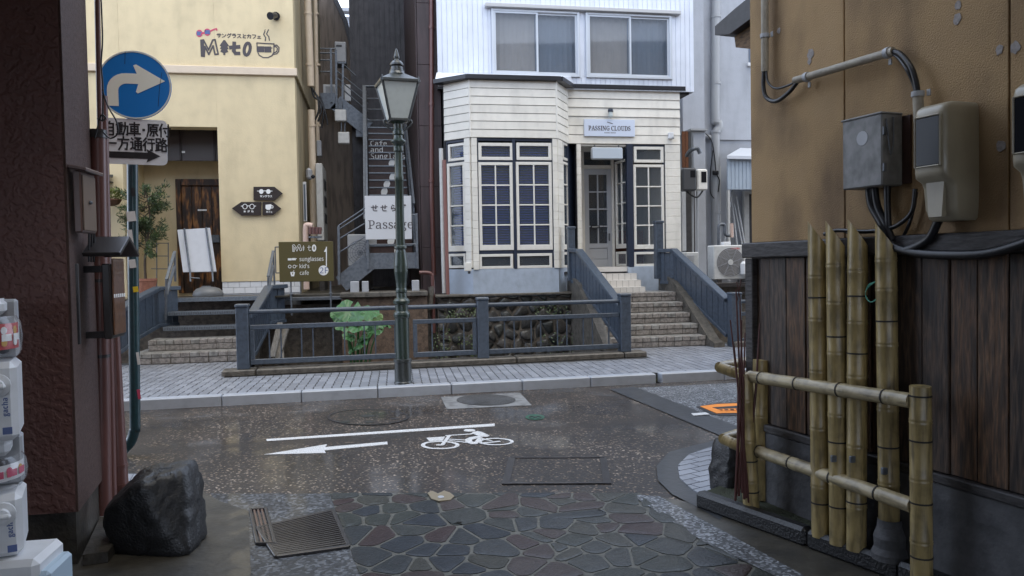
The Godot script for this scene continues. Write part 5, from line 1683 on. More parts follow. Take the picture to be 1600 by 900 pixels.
func right_things():
	# upright conduit by the corner
	var zc := 0.05
	var p0 := W(1195, -60, zc)
	var p1 := W(1195, 112, zc)
	var t := thing("upright_conduit", "upright beige conduit at the corner of the ochre wall", "conduit", p1)
	tubes(t, "pipe", [p0, p1], 0.022, M.conduit, 12)
	conduit_clip(t, W(1195, 56, zc), Vector3.UP, 0.022)
	p0 = W(1242, 126, zc)
	p1 = W(1396, 80, zc)
	t = thing("sloping_conduit", "sloping beige conduit across the ochre wall", "conduit", p0)
	tubes(t, "pipe", [p0, p1], 0.022, M.conduit, 12)
	var d := (p1 - p0).normalized()
	conduit_clip(t, p0.lerp(p1, 0.14), d, 0.022)
	conduit_clip(t, p0.lerp(p1, 0.95), d, 0.022)
	t = thing("loop_cable", "black cables looping between the two conduits", "cable", W(1210, 150, zc))
	tubes(t, "cable", smooth_path([W(1194, 108, zc), W(1193, 135, zc), W(1198, 153, zc), W(1213, 158, zc), W(1232, 145, zc), W(1246, 128, zc)], 6), 0.013, M.cable, 7)
	tubes(t, "cable", smooth_path([W(1197, 108, zc), W(1200, 128, zc + 0.01), W(1212, 138, zc + 0.01), W(1230, 134, zc), W(1246, 126, zc)], 6), 0.007, M.cable, 6)
	t = thing("meter_conduit", "short upright beige conduit above the beige meter", "conduit", W(1434, 172, 0.06))
	tubes(t, "pipe", [W(1434, 143, 0.06), W(1436, 190, 0.06)], 0.024, M.conduit, 12)
	conduit_clip(t, W(1434, 147, 0.06), Vector3.UP, 0.024)
	t = thing("drop_cable", "black cable bending down from the sloping conduit", "cable", W(1432, 145, 0.06))
	tubes(t, "cable", smooth_path([W(1392, 81, zc), W(1406, 84, zc), W(1422, 103, zc + 0.01), W(1430, 125, 0.06), W(1434, 147, 0.06)], 6), 0.014, M.cable, 7)
	tubes(t, "cable", smooth_path([W(1392, 83, zc), W(1403, 90, zc), W(1416, 108, zc + 0.02), W(1426, 128, 0.06), W(1431, 147, 0.06)], 6), 0.008, M.cable, 6)
	# steel box
	var D := reach(1381, 1417, 235)
	var a1 := wa(1417, 235, 0.0)
	var a0 := wa(1316, 235, D)
	var h1 := W(1381, 175, D).y
	var h0 := W(1381, 289, D).y
	t = thing("steel_box", "weathered grey steel switch box on the ochre wall", "box", wl((a0 + a1) / 2, h0, 0))
	wbx(t, "case", a0, a1 - 0.012, h0, h1, D, D - 0.012, M.box_steel, 0.006)
	wbx(t, "back_board", a0 + 0.02, a1 + 0.03, h0 + 0.01, h1 - 0.01, 0.012, 0.012, M.brown_riser)
	wbx(t, "lid_edge", a0 - 0.004, a1 - 0.008, h1 - 0.004, h1 + 0.006, D + 0.006, D - 0.01, M.box_steel, 0.003)
	var s := st0()
	var pc := wl((a0 + a1) / 2, lerpf(h0, h1, 0.7), D + 0.002)
	prism(s, pv(ring(0, 0, 0.036, 0.036, 16).slice(0, 32)), 0.003, Transform3D(WB, pc))
	part(t, "round_label", s, M.pale_grey)
	for k in [0.25, 0.75]: wbx(t, "hinge", a1 - 0.014, a1 - 0.004, lerpf(h0, h1, k) - 0.02, lerpf(h0, h1, k) + 0.02, D - 0.005, 0.02, M.steel, 0.002)
	var ch := smooth_path([wl(a1 - 0.004, h1 - 0.03, D - 0.02), wl(a1 + 0.006, lerpf(h0, h1, 0.62), D - 0.025), wl(a1 + 0.004, lerpf(h0, h1, 0.42), D - 0.04), wl(a1 + 0.006, lerpf(h0, h1, 0.6), D - 0.055), wl(a1 - 0.004, h1 - 0.02, D - 0.065)], 5)
	tubes(t, "chain", ch, 0.004, M.steel, 5)
	# meters
	D = reach(1476, 1530, 240)
	a1 = wa(1530, 240, 0.0)
	a0 = wa(1425, 240, D)
	h1 = W(1476, 158, D * 0.8).y
	h0 = W(1476, 345, D * 0.6).y
	meter(a0, a1, h0, h1, D, "beige electricity meter beside the steel switch box")
	var step := wa(1577, 240, D) - a0
	meter(a0 + step, a1 + step, h0 + 0.0, h1 + 0.0, D, "beige electricity meter standing apart past the plaster groove")
	# black cables below the boxes
	var zb := 0.07
	t = thing("black_cables", "bundle of thick black cables below the steel box and the meters", "cables", W(1440, 395, zb))
	for c in [[[1358, 288, 1362, 320, 1378, 350, 1390, 380, 1420, 393, 1470, 398, 1540, 396, 1600, 380, 1640, 360], 0.022], [[1366, 288, 1371, 322, 1384, 350, 1394, 376], 0.018], [[1386, 290, 1387, 330, 1390, 368, 1398, 388], 0.016], [[1466, 345, 1452, 372, 1430, 386, 1410, 392], 0.02],
		[[1430, 295, 1425, 330, 1405, 350, 1385, 358, 1350, 362, 1310, 360, 1288, 366], 0.011], [[1432, 300, 1424, 340, 1412, 368, 1404, 380], 0.008], [[1320, 362, 1350, 380, 1378, 396], 0.005]]:
		var pts := []
		for i in range(0, c[0].size(), 2): pts.append(W(c[0][i], c[0][i + 1], zb if c[1] > 0.01 else 0.03))
		tubes(t, "cable", smooth_path(pts, 6), c[1], M.cable, 8)
	# the things far right of the shop
	var z := -14.25
	var r := R(1115, 383, 1158, 437, z)
	t = thing("air_conditioner", "white outdoor air conditioner unit on the terrace right of the steps", "air conditioner", Vector3(r[0], r[1], z))
	ac_unit(t, r[0], r[0] + 0.82, r[1], r[3], z, true)
	for k in [0.12, 0.7]: bx(t, "foot", Vector3(r[0] + k, r[1] - 0.03, z - 0.15), Vector3(0.08, 0.07, 0.34), M.iron)
	letters(t, "brand_print", "TOSHIBA", "Droid Sans", 0.035, Vector3(r[0] + 0.36, r[3] - 0.07, z + 0.002), mat(0.6, 0.1, 0.1, 0.5), Basis(), 0, 1.0)
	bx(t, "valve_cover", Vector3(Z(1166, 420, z + 0.1).x, hy(1160, 420, z), z + 0.06), Vector3(0.2, 0.3, 0.12), M.white_plastic, 0.05)
	bx(t, "small_box", Vector3(Z(1141, 379, z).x, r[3] + 0.035, z - 0.2), Vector3(0.16, 0.07, 0.14), M.white_plastic, 0.01)
	t = thing("insulated_pipe", "bent grey insulated pipe above the outdoor unit", "pipe", Z(1122, 385, -15.0))
	tubes(t, "pipe", smooth_path([Z(1123, 386, -15.0), Z(1123, 358, -15.0), Z(1125, 351, -15.0), Z(1131, 351, -15.0), Z(1133, 356, -15.0), Z(1133, 366, -15.0), Z(1140, 368, -15.0)], 4), 0.035, M.steel)
	tubes(t, "sleeve", [Z(1143.5, 371, -15.0), Z(1143, 349, -15.0)], 0.04, M.pink_pipe)
	# meters between the shop and the grey building
	z = -15.25
	t = thing("dark_meter", "dark grey electricity meter between the shop and the grey building", "meter", Z(1079, 298, z))
	rect(t, "case", 1067, 262, 1089, 298, z + 0.2, 0.2, mat(0.06, 0.063, 0.068, 0.4), 0.03)
	rect(t, "window", 1079, 266, 1087, 277, z + 0.21, 0.012, M.meter_glass, 0.003)
	t = thing("pale_meter", "pale beige electricity meter beside the dark grey one", "meter", Z(1098, 297, z))
	rect(t, "case", 1090, 264, 1106, 297, z + 0.16, 0.16, M.cream_frame, 0.025)
	rect(t, "window", 1096, 268, 1104, 285, z + 0.17, 0.012, M.meter_glass, 0.003)
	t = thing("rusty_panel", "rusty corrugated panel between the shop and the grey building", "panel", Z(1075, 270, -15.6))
	for k in 3: rect(t, "strip", 1066 + k * 5, 205, 1070.6 + k * 5, 262, -15.6 - 0.01 * k, 0.03, M.rust if k != 2 else M.ac_dark, 0.004)
	rect(t, "lower_sheet", 1066, 300, 1072, 392, -15.58, 0.03, M.white_plastic, 0.004)
	rect(t, "gap_shade_sheet", 1072, 262, 1086, 420, -15.75, 0.03, M.dark_wall)  # dark sheet whose colour stands in for shade between the buildings
	t = thing("exhaust_pipe", "short bent steel exhaust pipe above the meters", "pipe", Z(1075, 243, -15.4))
	tubes(t, "pipe", smooth_path([Z(1073, 243, -15.5), Z(1078, 236, -15.3), Z(1083, 233, -15.2), Z(1090, 232, -15.2), Z(1094, 240, -15.2)], 4), 0.045, M.steel)
	t = thing("meter_conduits", "two thin conduits running down from the meters", "conduit", Z(1088, 400, -15.3))
	for x in [1082, 1089]: tubes(t, "conduit", [Z(x + 0.0, 298, -15.4), Z(x + 1.0, 420, -15.4)], 0.022, M.grey_pipe)
	tubes(t, "cable", smooth_path([Z(1072, 298, -15.2), Z(1080, 305, -15.15), Z(1090, 308, -15.15), Z(1098, 298, -15.2)], 5), 0.018, M.cable)
	z = -14.7
	r = R(1072, 394, 1092, 420, z)
	t = thing("small_air_conditioner", "small white ventilation unit behind the steps' railing", "air conditioner", Vector3(r[0], r[1], z))
	span(t, "case", r[0], r[2], r[1], r[3], z - 0.3, z, M.ac_white, 0.015)
	for k in 6: span(t, "slat", r[0] + 0.02, r[0] + 0.17, r[1] + 0.05 + k * 0.04, r[1] + 0.07 + k * 0.04, z + 0.002, z + 0.012, M.pale_grey)
func ac_unit(t, x0, x1, y0, y1, z, fan: bool):
	span(t, "case", x0, x1, y0, y1, z - 0.3, z, M.ac_white, 0.02)
	var c := Vector3(x0 + (y1 - y0) * 0.5 + 0.01, (y0 + y1) / 2, z)
	var r = (y1 - y0) * 0.42
	var s := st0()
	prism(s, pv(ring(0, 0, r, r, 28).slice(0, 56)), 0.004, Transform3D(Basis(), c + Vector3(0, 0, 0.003)))
	part(t, "fan_opening", s, M.fan_grey)
	s = st0()
	for k in 9:
		var pts := []
		for i in 29: pts.append(c + Vector3(cos(TAU * i / 28.0), sin(TAU * i / 28.0), 0) * r * (0.2 + 0.1 * k) + Vector3(0, 0, 0.012))
		tube(s, pts, 0.0035, 4, false)
	for k in 8: bar(s, c + Vector3(cos(TAU * k / 8.0), sin(TAU * k / 8.0), 0) * r * 0.15 + Vector3(0, 0, 0.014), c + Vector3(cos(TAU * k / 8.0 + 0.3), sin(TAU * k / 8.0 + 0.3), 0) * r + Vector3(0, 0, 0.014), 0.006, 0.006)
	part(t, "grille", s, M.pale_grey)
	s = st0()
	lathe(s, c + Vector3(0, 0, 0.01), [[r * 0.2, 0.0], [r * 0.19, 0.012], [0.0, 0.016]], 16, Basis(Vector3.RIGHT, PI / 2))
	part(t, "hub", s, M.ac_white)

# ------------------------------------------------------------------ bamboo
func bamboo(s, p0: Vector3, p1: Vector3, r: float, nodes: Array, cut := 0.0, cutdir := Vector3.LEFT):
	var pts := []
	var rad := []
	var l := p0.distance_to(p1)
	var stops := [0.0]
	for n in nodes:
		var d := 0.014 / l
		for e in [[-d, 0.0], [-d * 0.35, 0.06], [0.0, -0.02], [d * 0.35, 0.05], [d, 0.0]]:
			if n + e[0] > 0.001 and n + e[0] < 0.999:
				stops.append(n + e[0])
	stops.append(1.0)
	for k in stops:
		pts.append(p0.lerp(p1, k))
	var i := 0
	rad.append(r)
	for n in nodes:
		var d := 0.014 / l
		for e in [[-d, 0.0], [-d * 0.35, 0.06], [0.0, -0.02], [d * 0.35, 0.05], [d, 0.0]]:
			if n + e[0] > 0.001 and n + e[0] < 0.999: rad.append(r * (1.0 + e[1]))
	rad.append(r * 0.97)
	if cut <= 0.0:
		tube(s, pts, rad, 16)
		return
	# slanted cut at the top, with a hollow
	var ax := (p1 - p0).normalized()
	var u := ax.cross(Vector3.BACK).normalized()
	var v := ax.cross(u)
	var R_ := []
	for k in pts.size():
		var ringp := []
		for j in 16:
			var a := TAU * j / 16.0
			var off: Vector3 = (u * cos(a) + v * sin(a)) * rad[k]
			var q: Vector3 = pts[k] + off
			if k == pts.size() - 1: q += ax * (off.dot(cutdir) / rad[k] * cut)
			ringp.append(q)
		R_.append(ringp)
	s.set_smooth_group(1)
	for k in pts.size() - 1:
		for j in 16: oquad(s, R_[k][j], R_[k][(j + 1) % 16], R_[k + 1][(j + 1) % 16], R_[k + 1][j], (pts[k] + pts[k + 1]) / 2)
	s.set_smooth_group(-1)
	var top: Vector3 = pts[-1]
	var e: int = pts.size() - 1
	for j in 16:
		var a: Vector3 = R_[e][j]
		var b: Vector3 = R_[e][(j + 1) % 16]
		var ai := top + (a - top) * 0.82
		var bi := top + (b - top) * 0.82
		oquad(s, a, b, bi, ai, top - ax)
		oquad(s, ai, bi, bi - ax * 0.12, ai - ax * 0.12, top + ((a - top) * 3))
func tie(t, p: Vector3, d: Vector3, r: float):
	tubes(t, "tie", [p - d * 0.004, p + d * 0.004], r + 0.0025, M.twine, 16)
func bamboo_things():
	# four tall cut stems against the boards
	var defs := [[1277, 357, 1283, 836, 0.05, [0.17, 0.36, 0.55, 0.72, 0.86], [0.11, 0.79]], [1305, 357, 1311, 848, 0.048, [0.2, 0.42, 0.62, 0.78, 0.9], [0.12, 0.33, 0.67]], [1340, 355, 1338, 857, 0.05, [0.14, 0.33, 0.55, 0.72, 0.88], [0.15, 0.62, 0.8]], [1384, 362, 1390, 872, 0.05, [0.24, 0.47, 0.67, 0.84, 0.93], [0.35, 0.74]]]
	var i := 0
	var names := ["tall cut bamboo stem nearest the house corner", "tall cut bamboo stem second from the house corner", "tall cut bamboo stem third from the house corner", "tall cut bamboo stem standing in a grey boot"]
	for d in defs:
		var p0 := G(d[2], d[3], 0.09)
		var p1 := Z(d[0], d[1] + 8.0, p0.z - 0.015)
		var t := thing("tall_bamboo", names[i], "bamboo", p0, "tall cut bamboo stems")
		var s := st0()
		bamboo(s, p0 - Vector3(0, 0.006, 0), p1, d[4], d[5], 0.07, Vector3(-0.8, 0, -0.5).normalized())
		part(t, "stem", s, M.bamboo)
		for k in d[6]: tie(t, p0.lerp(p1, k), (p1 - p0).normalized(), d[4])
		if i == 3:
			s = st0()
			lathe(s, p0, [[0.085, 0.0], [0.085, 0.03], [0.072, 0.06], [0.075, 0.11], [0.058, 0.16], [0.056, 0.2]], 18)
			part(t, "boot", s, M.base_concrete)
		if i > 0:
			bx(t, "wire_clamp", p0.lerp(p1, [0, 0.28, 0.29, 0.28][i]) + Vector3(-0.045, 0, 0.03), Vector3(0.03, 0.035, 0.02), M.steel, 0.004)
		i += 1
	# green twine and a small branch cord
	var tw := thing("green_twine", "loops of pale green twine hanging on the bamboo stems", "twine", W(1286, 420, 0.1))
	for k in 4: tubes(tw, "loop", smooth_path([W(1287, 405, 0.12), W(1281 + k, 412 + k, 0.13), W(1283, 425 + k * 2, 0.13), W(1290 - k, 432, 0.12), W(1292, 420 - k, 0.12)], 5), 0.002, mat(0.1, 0.35, 0.25, 0.6), 4)
	for k in 3: tubes(tw, "loop", smooth_path([W(1368, 440, 0.12), W(1356, 446 + k * 2, 0.12), W(1352, 462 - k, 0.12), W(1360, 472, 0.12), W(1370, 466 + k, 0.12)], 5), 0.002, mat(0.1, 0.35, 0.25, 0.6), 4)
	# railing
	var pr := G(1440, 905, 0.09)
	var pl := G(1174, 792, 0.09)
	var t := thing("bamboo_railing", "low bamboo railing with two round rails around the house corner", "railing", pl)
	var s := st0()
	var prt := Z(1438, 603, pr.z)
	bamboo(s, pr, prt, 0.048, [0.2, 0.52, 0.82], 0.0)
	part(t, "post", s, M.bamboo)
	var plt := Z(1163, 583, pl.z)
	s = st0()
	bamboo(s, pl, plt, 0.049, [0.2, 0.5, 0.8], 0.0)
	part(t, "post", s, M.bamboo)
	var pb := G(1186, 788, 0.09) + Vector3(0.06, 0, -0.1)
	s = st0()
	bamboo(s, pb, Z(1189, 562, pb.z), 0.05, [0.3, 0.6, 0.9], 0.0)
	part(t, "post", s, M.bamboo)
	for k in [0.12, 0.4, 0.72, 0.95]: tie(t, pr.lerp(prt, k), Vector3.UP, 0.048)
	for k in [0.12, 0.35]: tie(t, pl.lerp(plt, k), Vector3.UP, 0.049)
	for e in [[Z(1424, 626, pr.z - 0.03), Z(1172, 588, pl.z + 0.02), 0.036, [0.1, 0.35, 0.62, 0.88]], [Z(1426, 790, pr.z - 0.03), Z(1182, 704, pl.z + 0.02), 0.036, [0.15, 0.42, 0.7, 0.95]]]:
		s = st0()
		bamboo(s, e[0], e[1], e[2], e[3], 0.0)
		part(t, "rail", s, M.bamboo_grey)
		for k in e[3]: tie(t, e[0].lerp(e[1], k + 0.03), (e[1] - e[0]).normalized(), e[2])
	var y0 := Z(1160, 586, pl.z - 0.05)
	var e0 := Z(1124, 574, pl.z - 0.16)
	s = st0()
	bamboo(s, y0, e0, 0.034, [0.5], 0.0)
	part(t, "rail", s, M.bamboo)
	s = st0()
	bamboo(s, e0, Z(1196, 560, pl.z - 0.55), 0.034, [0.6], 0.0)
	part(t, "rail", s, M.bamboo)
	y0 = Z(1162, 700, pl.z - 0.05)
	e0 = Z(1130, 686, pl.z - 0.16)
	s = st0()
	bamboo(s, y0, e0, 0.034, [0.5], 0.0)
	part(t, "rail", s, M.bamboo)
	s = st0()
	bamboo(s, e0, Z(1196, 664, pl.z - 0.55), 0.034, [0.6], 0.0)
	part(t, "rail", s, M.bamboo)
	# bundle of dark red twigs
	t = thing("twig_bundle", "bundle of thin dark red twigs beside the bamboo post", "twigs", pl + Vector3(-0.08, 0, 0.02))
	for k in [[1150, 452, 1160, 770], [1156, 470, 1163, 780], [1159, 500, 1150, 770], [1147, 540, 1166, 778], [1164, 520, 1154, 775], [1141, 500, 1170, 785], [1187, 505, 1172, 700], [1153, 590, 1149, 782]]:
		tubes(t, "twig", [Z(k[2], k[3], pl.z + 0.03), Z((k[0] + k[2]) / 2.0 + 2, (k[1] + k[3]) / 2.0, pl.z + 0.05), Z(k[0], k[1], pl.z + 0.02)], [0.008, 0.007, 0.004], M.twig, 6)
	tubes(t, "twig", [Z(1157, 470, pl.z + 0.03), Z(1151, 440, pl.z + 0.03)], 0.003, M.twig, 5)
	tubes(t, "twig", [Z(1152, 470, pl.z + 0.03), Z(1158, 436, pl.z + 0.03)], 0.003, M.twig, 5)
	# board wedged behind the post, and the dark stone
	t = thing("wooden_plank", "pale wooden plank lying behind the bamboo posts", "plank", Z(1185, 566, pl.z - 0.35))
	bx(t, "plank", Z(1180, 567, pl.z - 0.3), Vector3(0.2, 0.05, 0.08), mat(0.35, 0.28, 0.2, 0.7), 0.004)
	var rp := G(1146, 778, 0.0)
	var so := solo("dark_stone", "tall dark stone behind the bamboo posts", "stone", rp)
	s = st0()
	boulder(s, rp + Vector3(0.02, 0.2, -0.04), [[Vector3(-1, 0.1, 0.2), 0.095], [Vector3(1, 0, 0), 0.12], [Vector3(0, 1, 0), 0.21], [Vector3(0, -1, 0), 0.2], [Vector3(-0.7, 1, 0), 0.2], [Vector3(0, 0, 1), 0.1], [Vector3(0, 0, -1), 0.12]], 0.18, 5, 16)
	done(so, s, M.black_stone)
# ------------------------------------------------------------------ left building
var LC := Vector3(-1.61, 0, -4.47)      # its near corner
var LE := Vector3(-1.70, 0, -5.12)      # its street corner
func left_building():
	var t := thing("brown_building", "building with dark brown textured render on a low concrete plinth", "building", LC)
	var s := st0()
	flat(s, PackedVector2Array([Vector2(LC.x - 0.012, LC.z), Vector2(LE.x - 0.012, LE.z), Vector2(-16, -5.3), Vector2(-16, -4.55)]), 6.6, 6.3)
	part(t, "wall", s, M.brown)
	s = st0()
	flat(s, PackedVector2Array([Vector2(LC.x, LC.z - 0.004), Vector2(LE.x, LE.z), Vector2(LE.x - 0.0118, LE.z), Vector2(LC.x - 0.0118, LC.z - 0.004)]), 6.6, 6.3)
	part(t, "side_render", s, M.brown_rough)
	s = st0()
	flat(s, PackedVector2Array([Vector2(LC.x - 0.02, LC.z - 0.02), Vector2(LE.x - 0.02, LE.z + 0.01), Vector2(-16, -5.28), Vector2(-16, -4.57)]), 0.299, 0.298)
	part(t, "plinth", s, M.plinth)
	# roofed nook beside it: ceiling, beam and inner wall
	span(t, "ceiling", -6.0, -1.1, 3.45, 3.6, -4.44, 9.0, M.brown_box)
	span(t, "added_shade_roof", -1.08, 4.2, 3.46, 3.6, -2.5, 9.0, M.brown_box)  # unseen roof added over the alley to darken the near paving
	span(t, "inner_wall", -6.2, -6.02, 0.0, 3.6, -4.44, 9.0, M.brown)
	span(t, "upper_wall", -6.0, -1.12, 3.62, 6.6, -4.43, 9.0, M.brown)
	span(t, "roof", -16.2, -0.95, 6.62, 6.8, -5.5, 9.2, M.roof_dark)
	s = st0()
	flat(s, PackedVector2Array([Vector2(LC.x + 0.02, LC.z + 0.02), Vector2(LC.x + 0.14, LC.z + 0.0), Vector2(LE.x + 0.2, LE.z), Vector2(LE.x - 0.02, LE.z)]), 0.07, 0.06)
	part(t, "footing", s, M.plinth)
func px_on_x(x: float, px: float, y := 450.0) -> float:
	# depth at which the upright plane at x is seen at column px
	return -x / (Z(px, y, -1.0).x) * 1.0
func left_things():
	var zp := -5.2
	# downpipes by the corner
	for d in [["fat_downpipe", "fat red brown downpipe with a cap at the brown wall", [[152, 216], [156, 830]], 0.05, -5.16, true], ["slim_downpipe", "slim red brown downpipe beside the fat one", [[160, 150], [171, 800]], 0.03, -5.24, false], ["upper_pipe", "thin brown pipe rising along the brown wall", [[151, -40], [154, 205]], 0.016, -5.14, false]]:
		var a := Z(d[2][0][0], d[2][0][1], d[4])
		var b := Z(d[2][1][0], d[2][1][1], d[4])
		b.x = lerpf(a.x, b.x, 0.6)
		var low := maxf(b.y, 0.075) if d[3] > 0.02 else b.y
		b.y = low
		var t := thing(d[0], d[1], "pipe", b)
		tubes(t, "pipe", [b, a], d[3], M.brown_pipe, 14)
		if d[5]:
			tubes(t, "cap", [a, a + Vector3(0, 0.05, 0)], d[3] + 0.006, M.iron, 14)
			for k in [0.42, 0.62]: tubes(t, "band", [b.lerp(a, k), b.lerp(a, k) + Vector3(0, 0.02, 0)], d[3] + 0.005, M.iron, 14)
	var c0 := Z(176, 470, -5.33)
	var c1 := Z(189, 800, -5.33)
	c1.y = 0.02
	var t := thing("tapered_pipe", "tapering red brown pipe with flanges near the ground", "pipe", c1)
	tubes(t, "pipe", [c1, c0], [0.055, 0.03], M.brown_pipe, 14)
	for k in [0.13, 0.22]: tubes(t, "flange", [c1.lerp(c0, k), c1.lerp(c0, k) + Vector3(0, 0.02, 0)], 0.062 - k * 0.04, M.brown_pipe, 14)
	t = thing("tangled_wires", "thin black wires tangled at the top of the brown pipes", "wires", Z(160, 190, -5.1))
	for w in [[157, -20, 160, 60, 158, 100, 161, 140, 160, 190], [160, 140, 168, 165, 182, 190, 184, 208, 172, 216, 160, 205], [152, 185, 160, 188, 165, 184, 158, 180, 152, 200, 148, 216]]:
		var pts := []
		for i in range(0, w.size(), 2): pts.append(Z(w[i], w[i + 1], -5.08))
		tubes(t, "wire", smooth_path(pts, 5), 0.005, M.cable, 5)
	# brown meter cabinet on the side wall
	var zc := -4.52
	var ca := Z(114, 310, zc).x
	var cb := Z(126.5, 310, zc).x
	var cz: float = -absf(cb) / absf(Z(149, 310, -1.0).x)
	var c_lo := hy(120, 363, zc)
	var c_hi := hy(120, 266, zc)
	t = thing("brown_cabinet", "small brown metal cabinet on the brown wall", "cabinet", Vector3(cb, c_lo, zc))
	span(t, "case", ca, cb, c_lo, c_hi, cz, zc, M.brown_box, 0.006)
	var hood := st0()
	abox(hood, Vector3((ca + cb) / 2 + 0.01, c_hi + 0.012, (cz + zc) / 2), Vector3(cb - ca + 0.06, 0.018, zc - cz + 0.06), 0.004, Basis(Vector3.BACK, -0.18))
	part(t, "hood", hood, M.brown_box)
	span(t, "door", cb + 0.0005, cb + 0.008, c_lo + 0.012, c_hi - 0.02, cz + 0.015, zc - 0.015, mat(0.15, 0.105, 0.075, 0.35), 0.003)
	bx(t, "knob", Vector3(cb + 0.014, (c_lo + c_hi) / 2, zc - 0.1), Vector3(0.02, 0.02, 0.02), M.steel, 0.006)
	for k in 3: tubes(t, "cable", [Vector3(cb - 0.02, c_lo, zc - 0.16 - k * 0.04), Vector3(cb - 0.03, c_lo - 0.16, zc - 0.17 - k * 0.04)], 0.006, M.cable, 5)
	# wooden sign with a little roof on two brackets
	var zn := -4.72
	var xa := Z(160, 470, zn).x
	var xb := Z(173, 470, zn).x
	var zf2: float = -absf(xb) / absf(Z(194, 470, -1.0).x)
	var y1 := hy(166, 412, zn)
	var y0 := hy(166, 530, zn)
	t = thing("wooden_sign", "wooden sign board with a little dark roof on wall brackets", "sign", Vector3(xb, y0, zn))
	span(t, "board", xa, xb, y0, y1, zf2, zn, M.sign_roof, 0.006)
	span(t, "face", xb + 0.001, xb + 0.012, y0 + 0.02, y1 + 0.03, zf2 + 0.02, zn - 0.02, M.sign_wood, 0.004)
	var zm := (zn + zf2) / 2
	var hs := (zn - zf2) / 2 + 0.06
	for k in [-1.0, 1.0]:
		var q := st0()
		abox(q, Vector3((xa + xb) / 2, y1 + 0.1, zm + k * hs * 0.5), Vector3(0.2, 0.025, hs * 1.16), 0.004, Basis(Vector3.RIGHT, k * 0.5))
		part(t, "roof", q, M.sign_roof)
	var sl := st0()
	for k in 6: abox(sl, Vector3(xb + 0.013, (y0 + y1) / 2 + 0.03, zm + 0.09 - k * 0.035), Vector3(0.002, 0.02, 0.02))
	part(t, "print", sl, M.white_ink)
	for y in [y1 - 0.03, y0 + 0.02]:
		span(t, "bracket", LC.x - 0.12, xa, y - 0.02, y + 0.02, zn - 0.1, zn - 0.08, M.iron, 0.003)
	bx(t, "bracket", Vector3(Z(121, 475, -4.445).x, (y0 + y1) / 2, -4.455), Vector3(0.012, y1 - y0, 0.02), M.iron, 0.002)
	# big black stone
	var rp := G(246, 868, 0.0)
	var so := solo("black_rock", "large black rock at the foot of the brown wall", "rock", rp)
	var s := st0()
	boulder(s, rp + Vector3(-0.04, 0.24, -0.12), [[Vector3(0.97, 0.1, 0.1), 0.225], [Vector3(0.85, 0.75, 0.1), 0.3], [Vector3(-0.66, 0.72, 0.1), 0.19], [Vector3(-1, 0.0, 0.1), 0.27], [Vector3(-0.35, -0.1, 1), 0.16], [Vector3(0.55, 0.35, 1), 0.19], [Vector3(0, 0, -1), 0.16], [Vector3(0, -1, 0), 0.245], [Vector3(-0.1, 1, 0.1), 0.205], [Vector3(-0.9, -0.5, 0.2), 0.29]], 0.07, 11, 34)
	done(so, s, M.black_stone)
	# capsule vending machines, one on another
	var labels := ["white capsule vending machine with a red banner, upper one", "white capsule vending machine with a pale banner, lower one"]
	for k in 2:
		capsule_machine(k, labels[k])
	# white plinth under the machines
	var zg := -3.55
	var b := Z(60, 900, zg)
	t = thing("machine_stand", "white rounded stand under the capsule vending machines", "stand", Vector3(b.x - 0.2, 0, zg - 0.15))
	var yt := hy(20, 870, -3.62)
	span(t, "stand", b.x - 0.5, Z(58, 880, zg).x, 0.009, yt, zg - 0.3, zg + 0.0, M.white_plastic, 0.025)
	span(t, "tray", Z(58, 880, zg).x - 0.05, Z(74, 885, zg).x, 0.009, yt - 0.06, zg - 0.28, zg - 0.02, mat(0.4, 0.5, 0.58, 0.35), 0.015)
	bx(t, "wheel_block", Vector3(Z(78, 898, zg).x, 0.03, zg - 0.1), Vector3(0.06, 0.04, 0.1), mat(0.4, 0.13, 0.03, 0.5), 0.01)
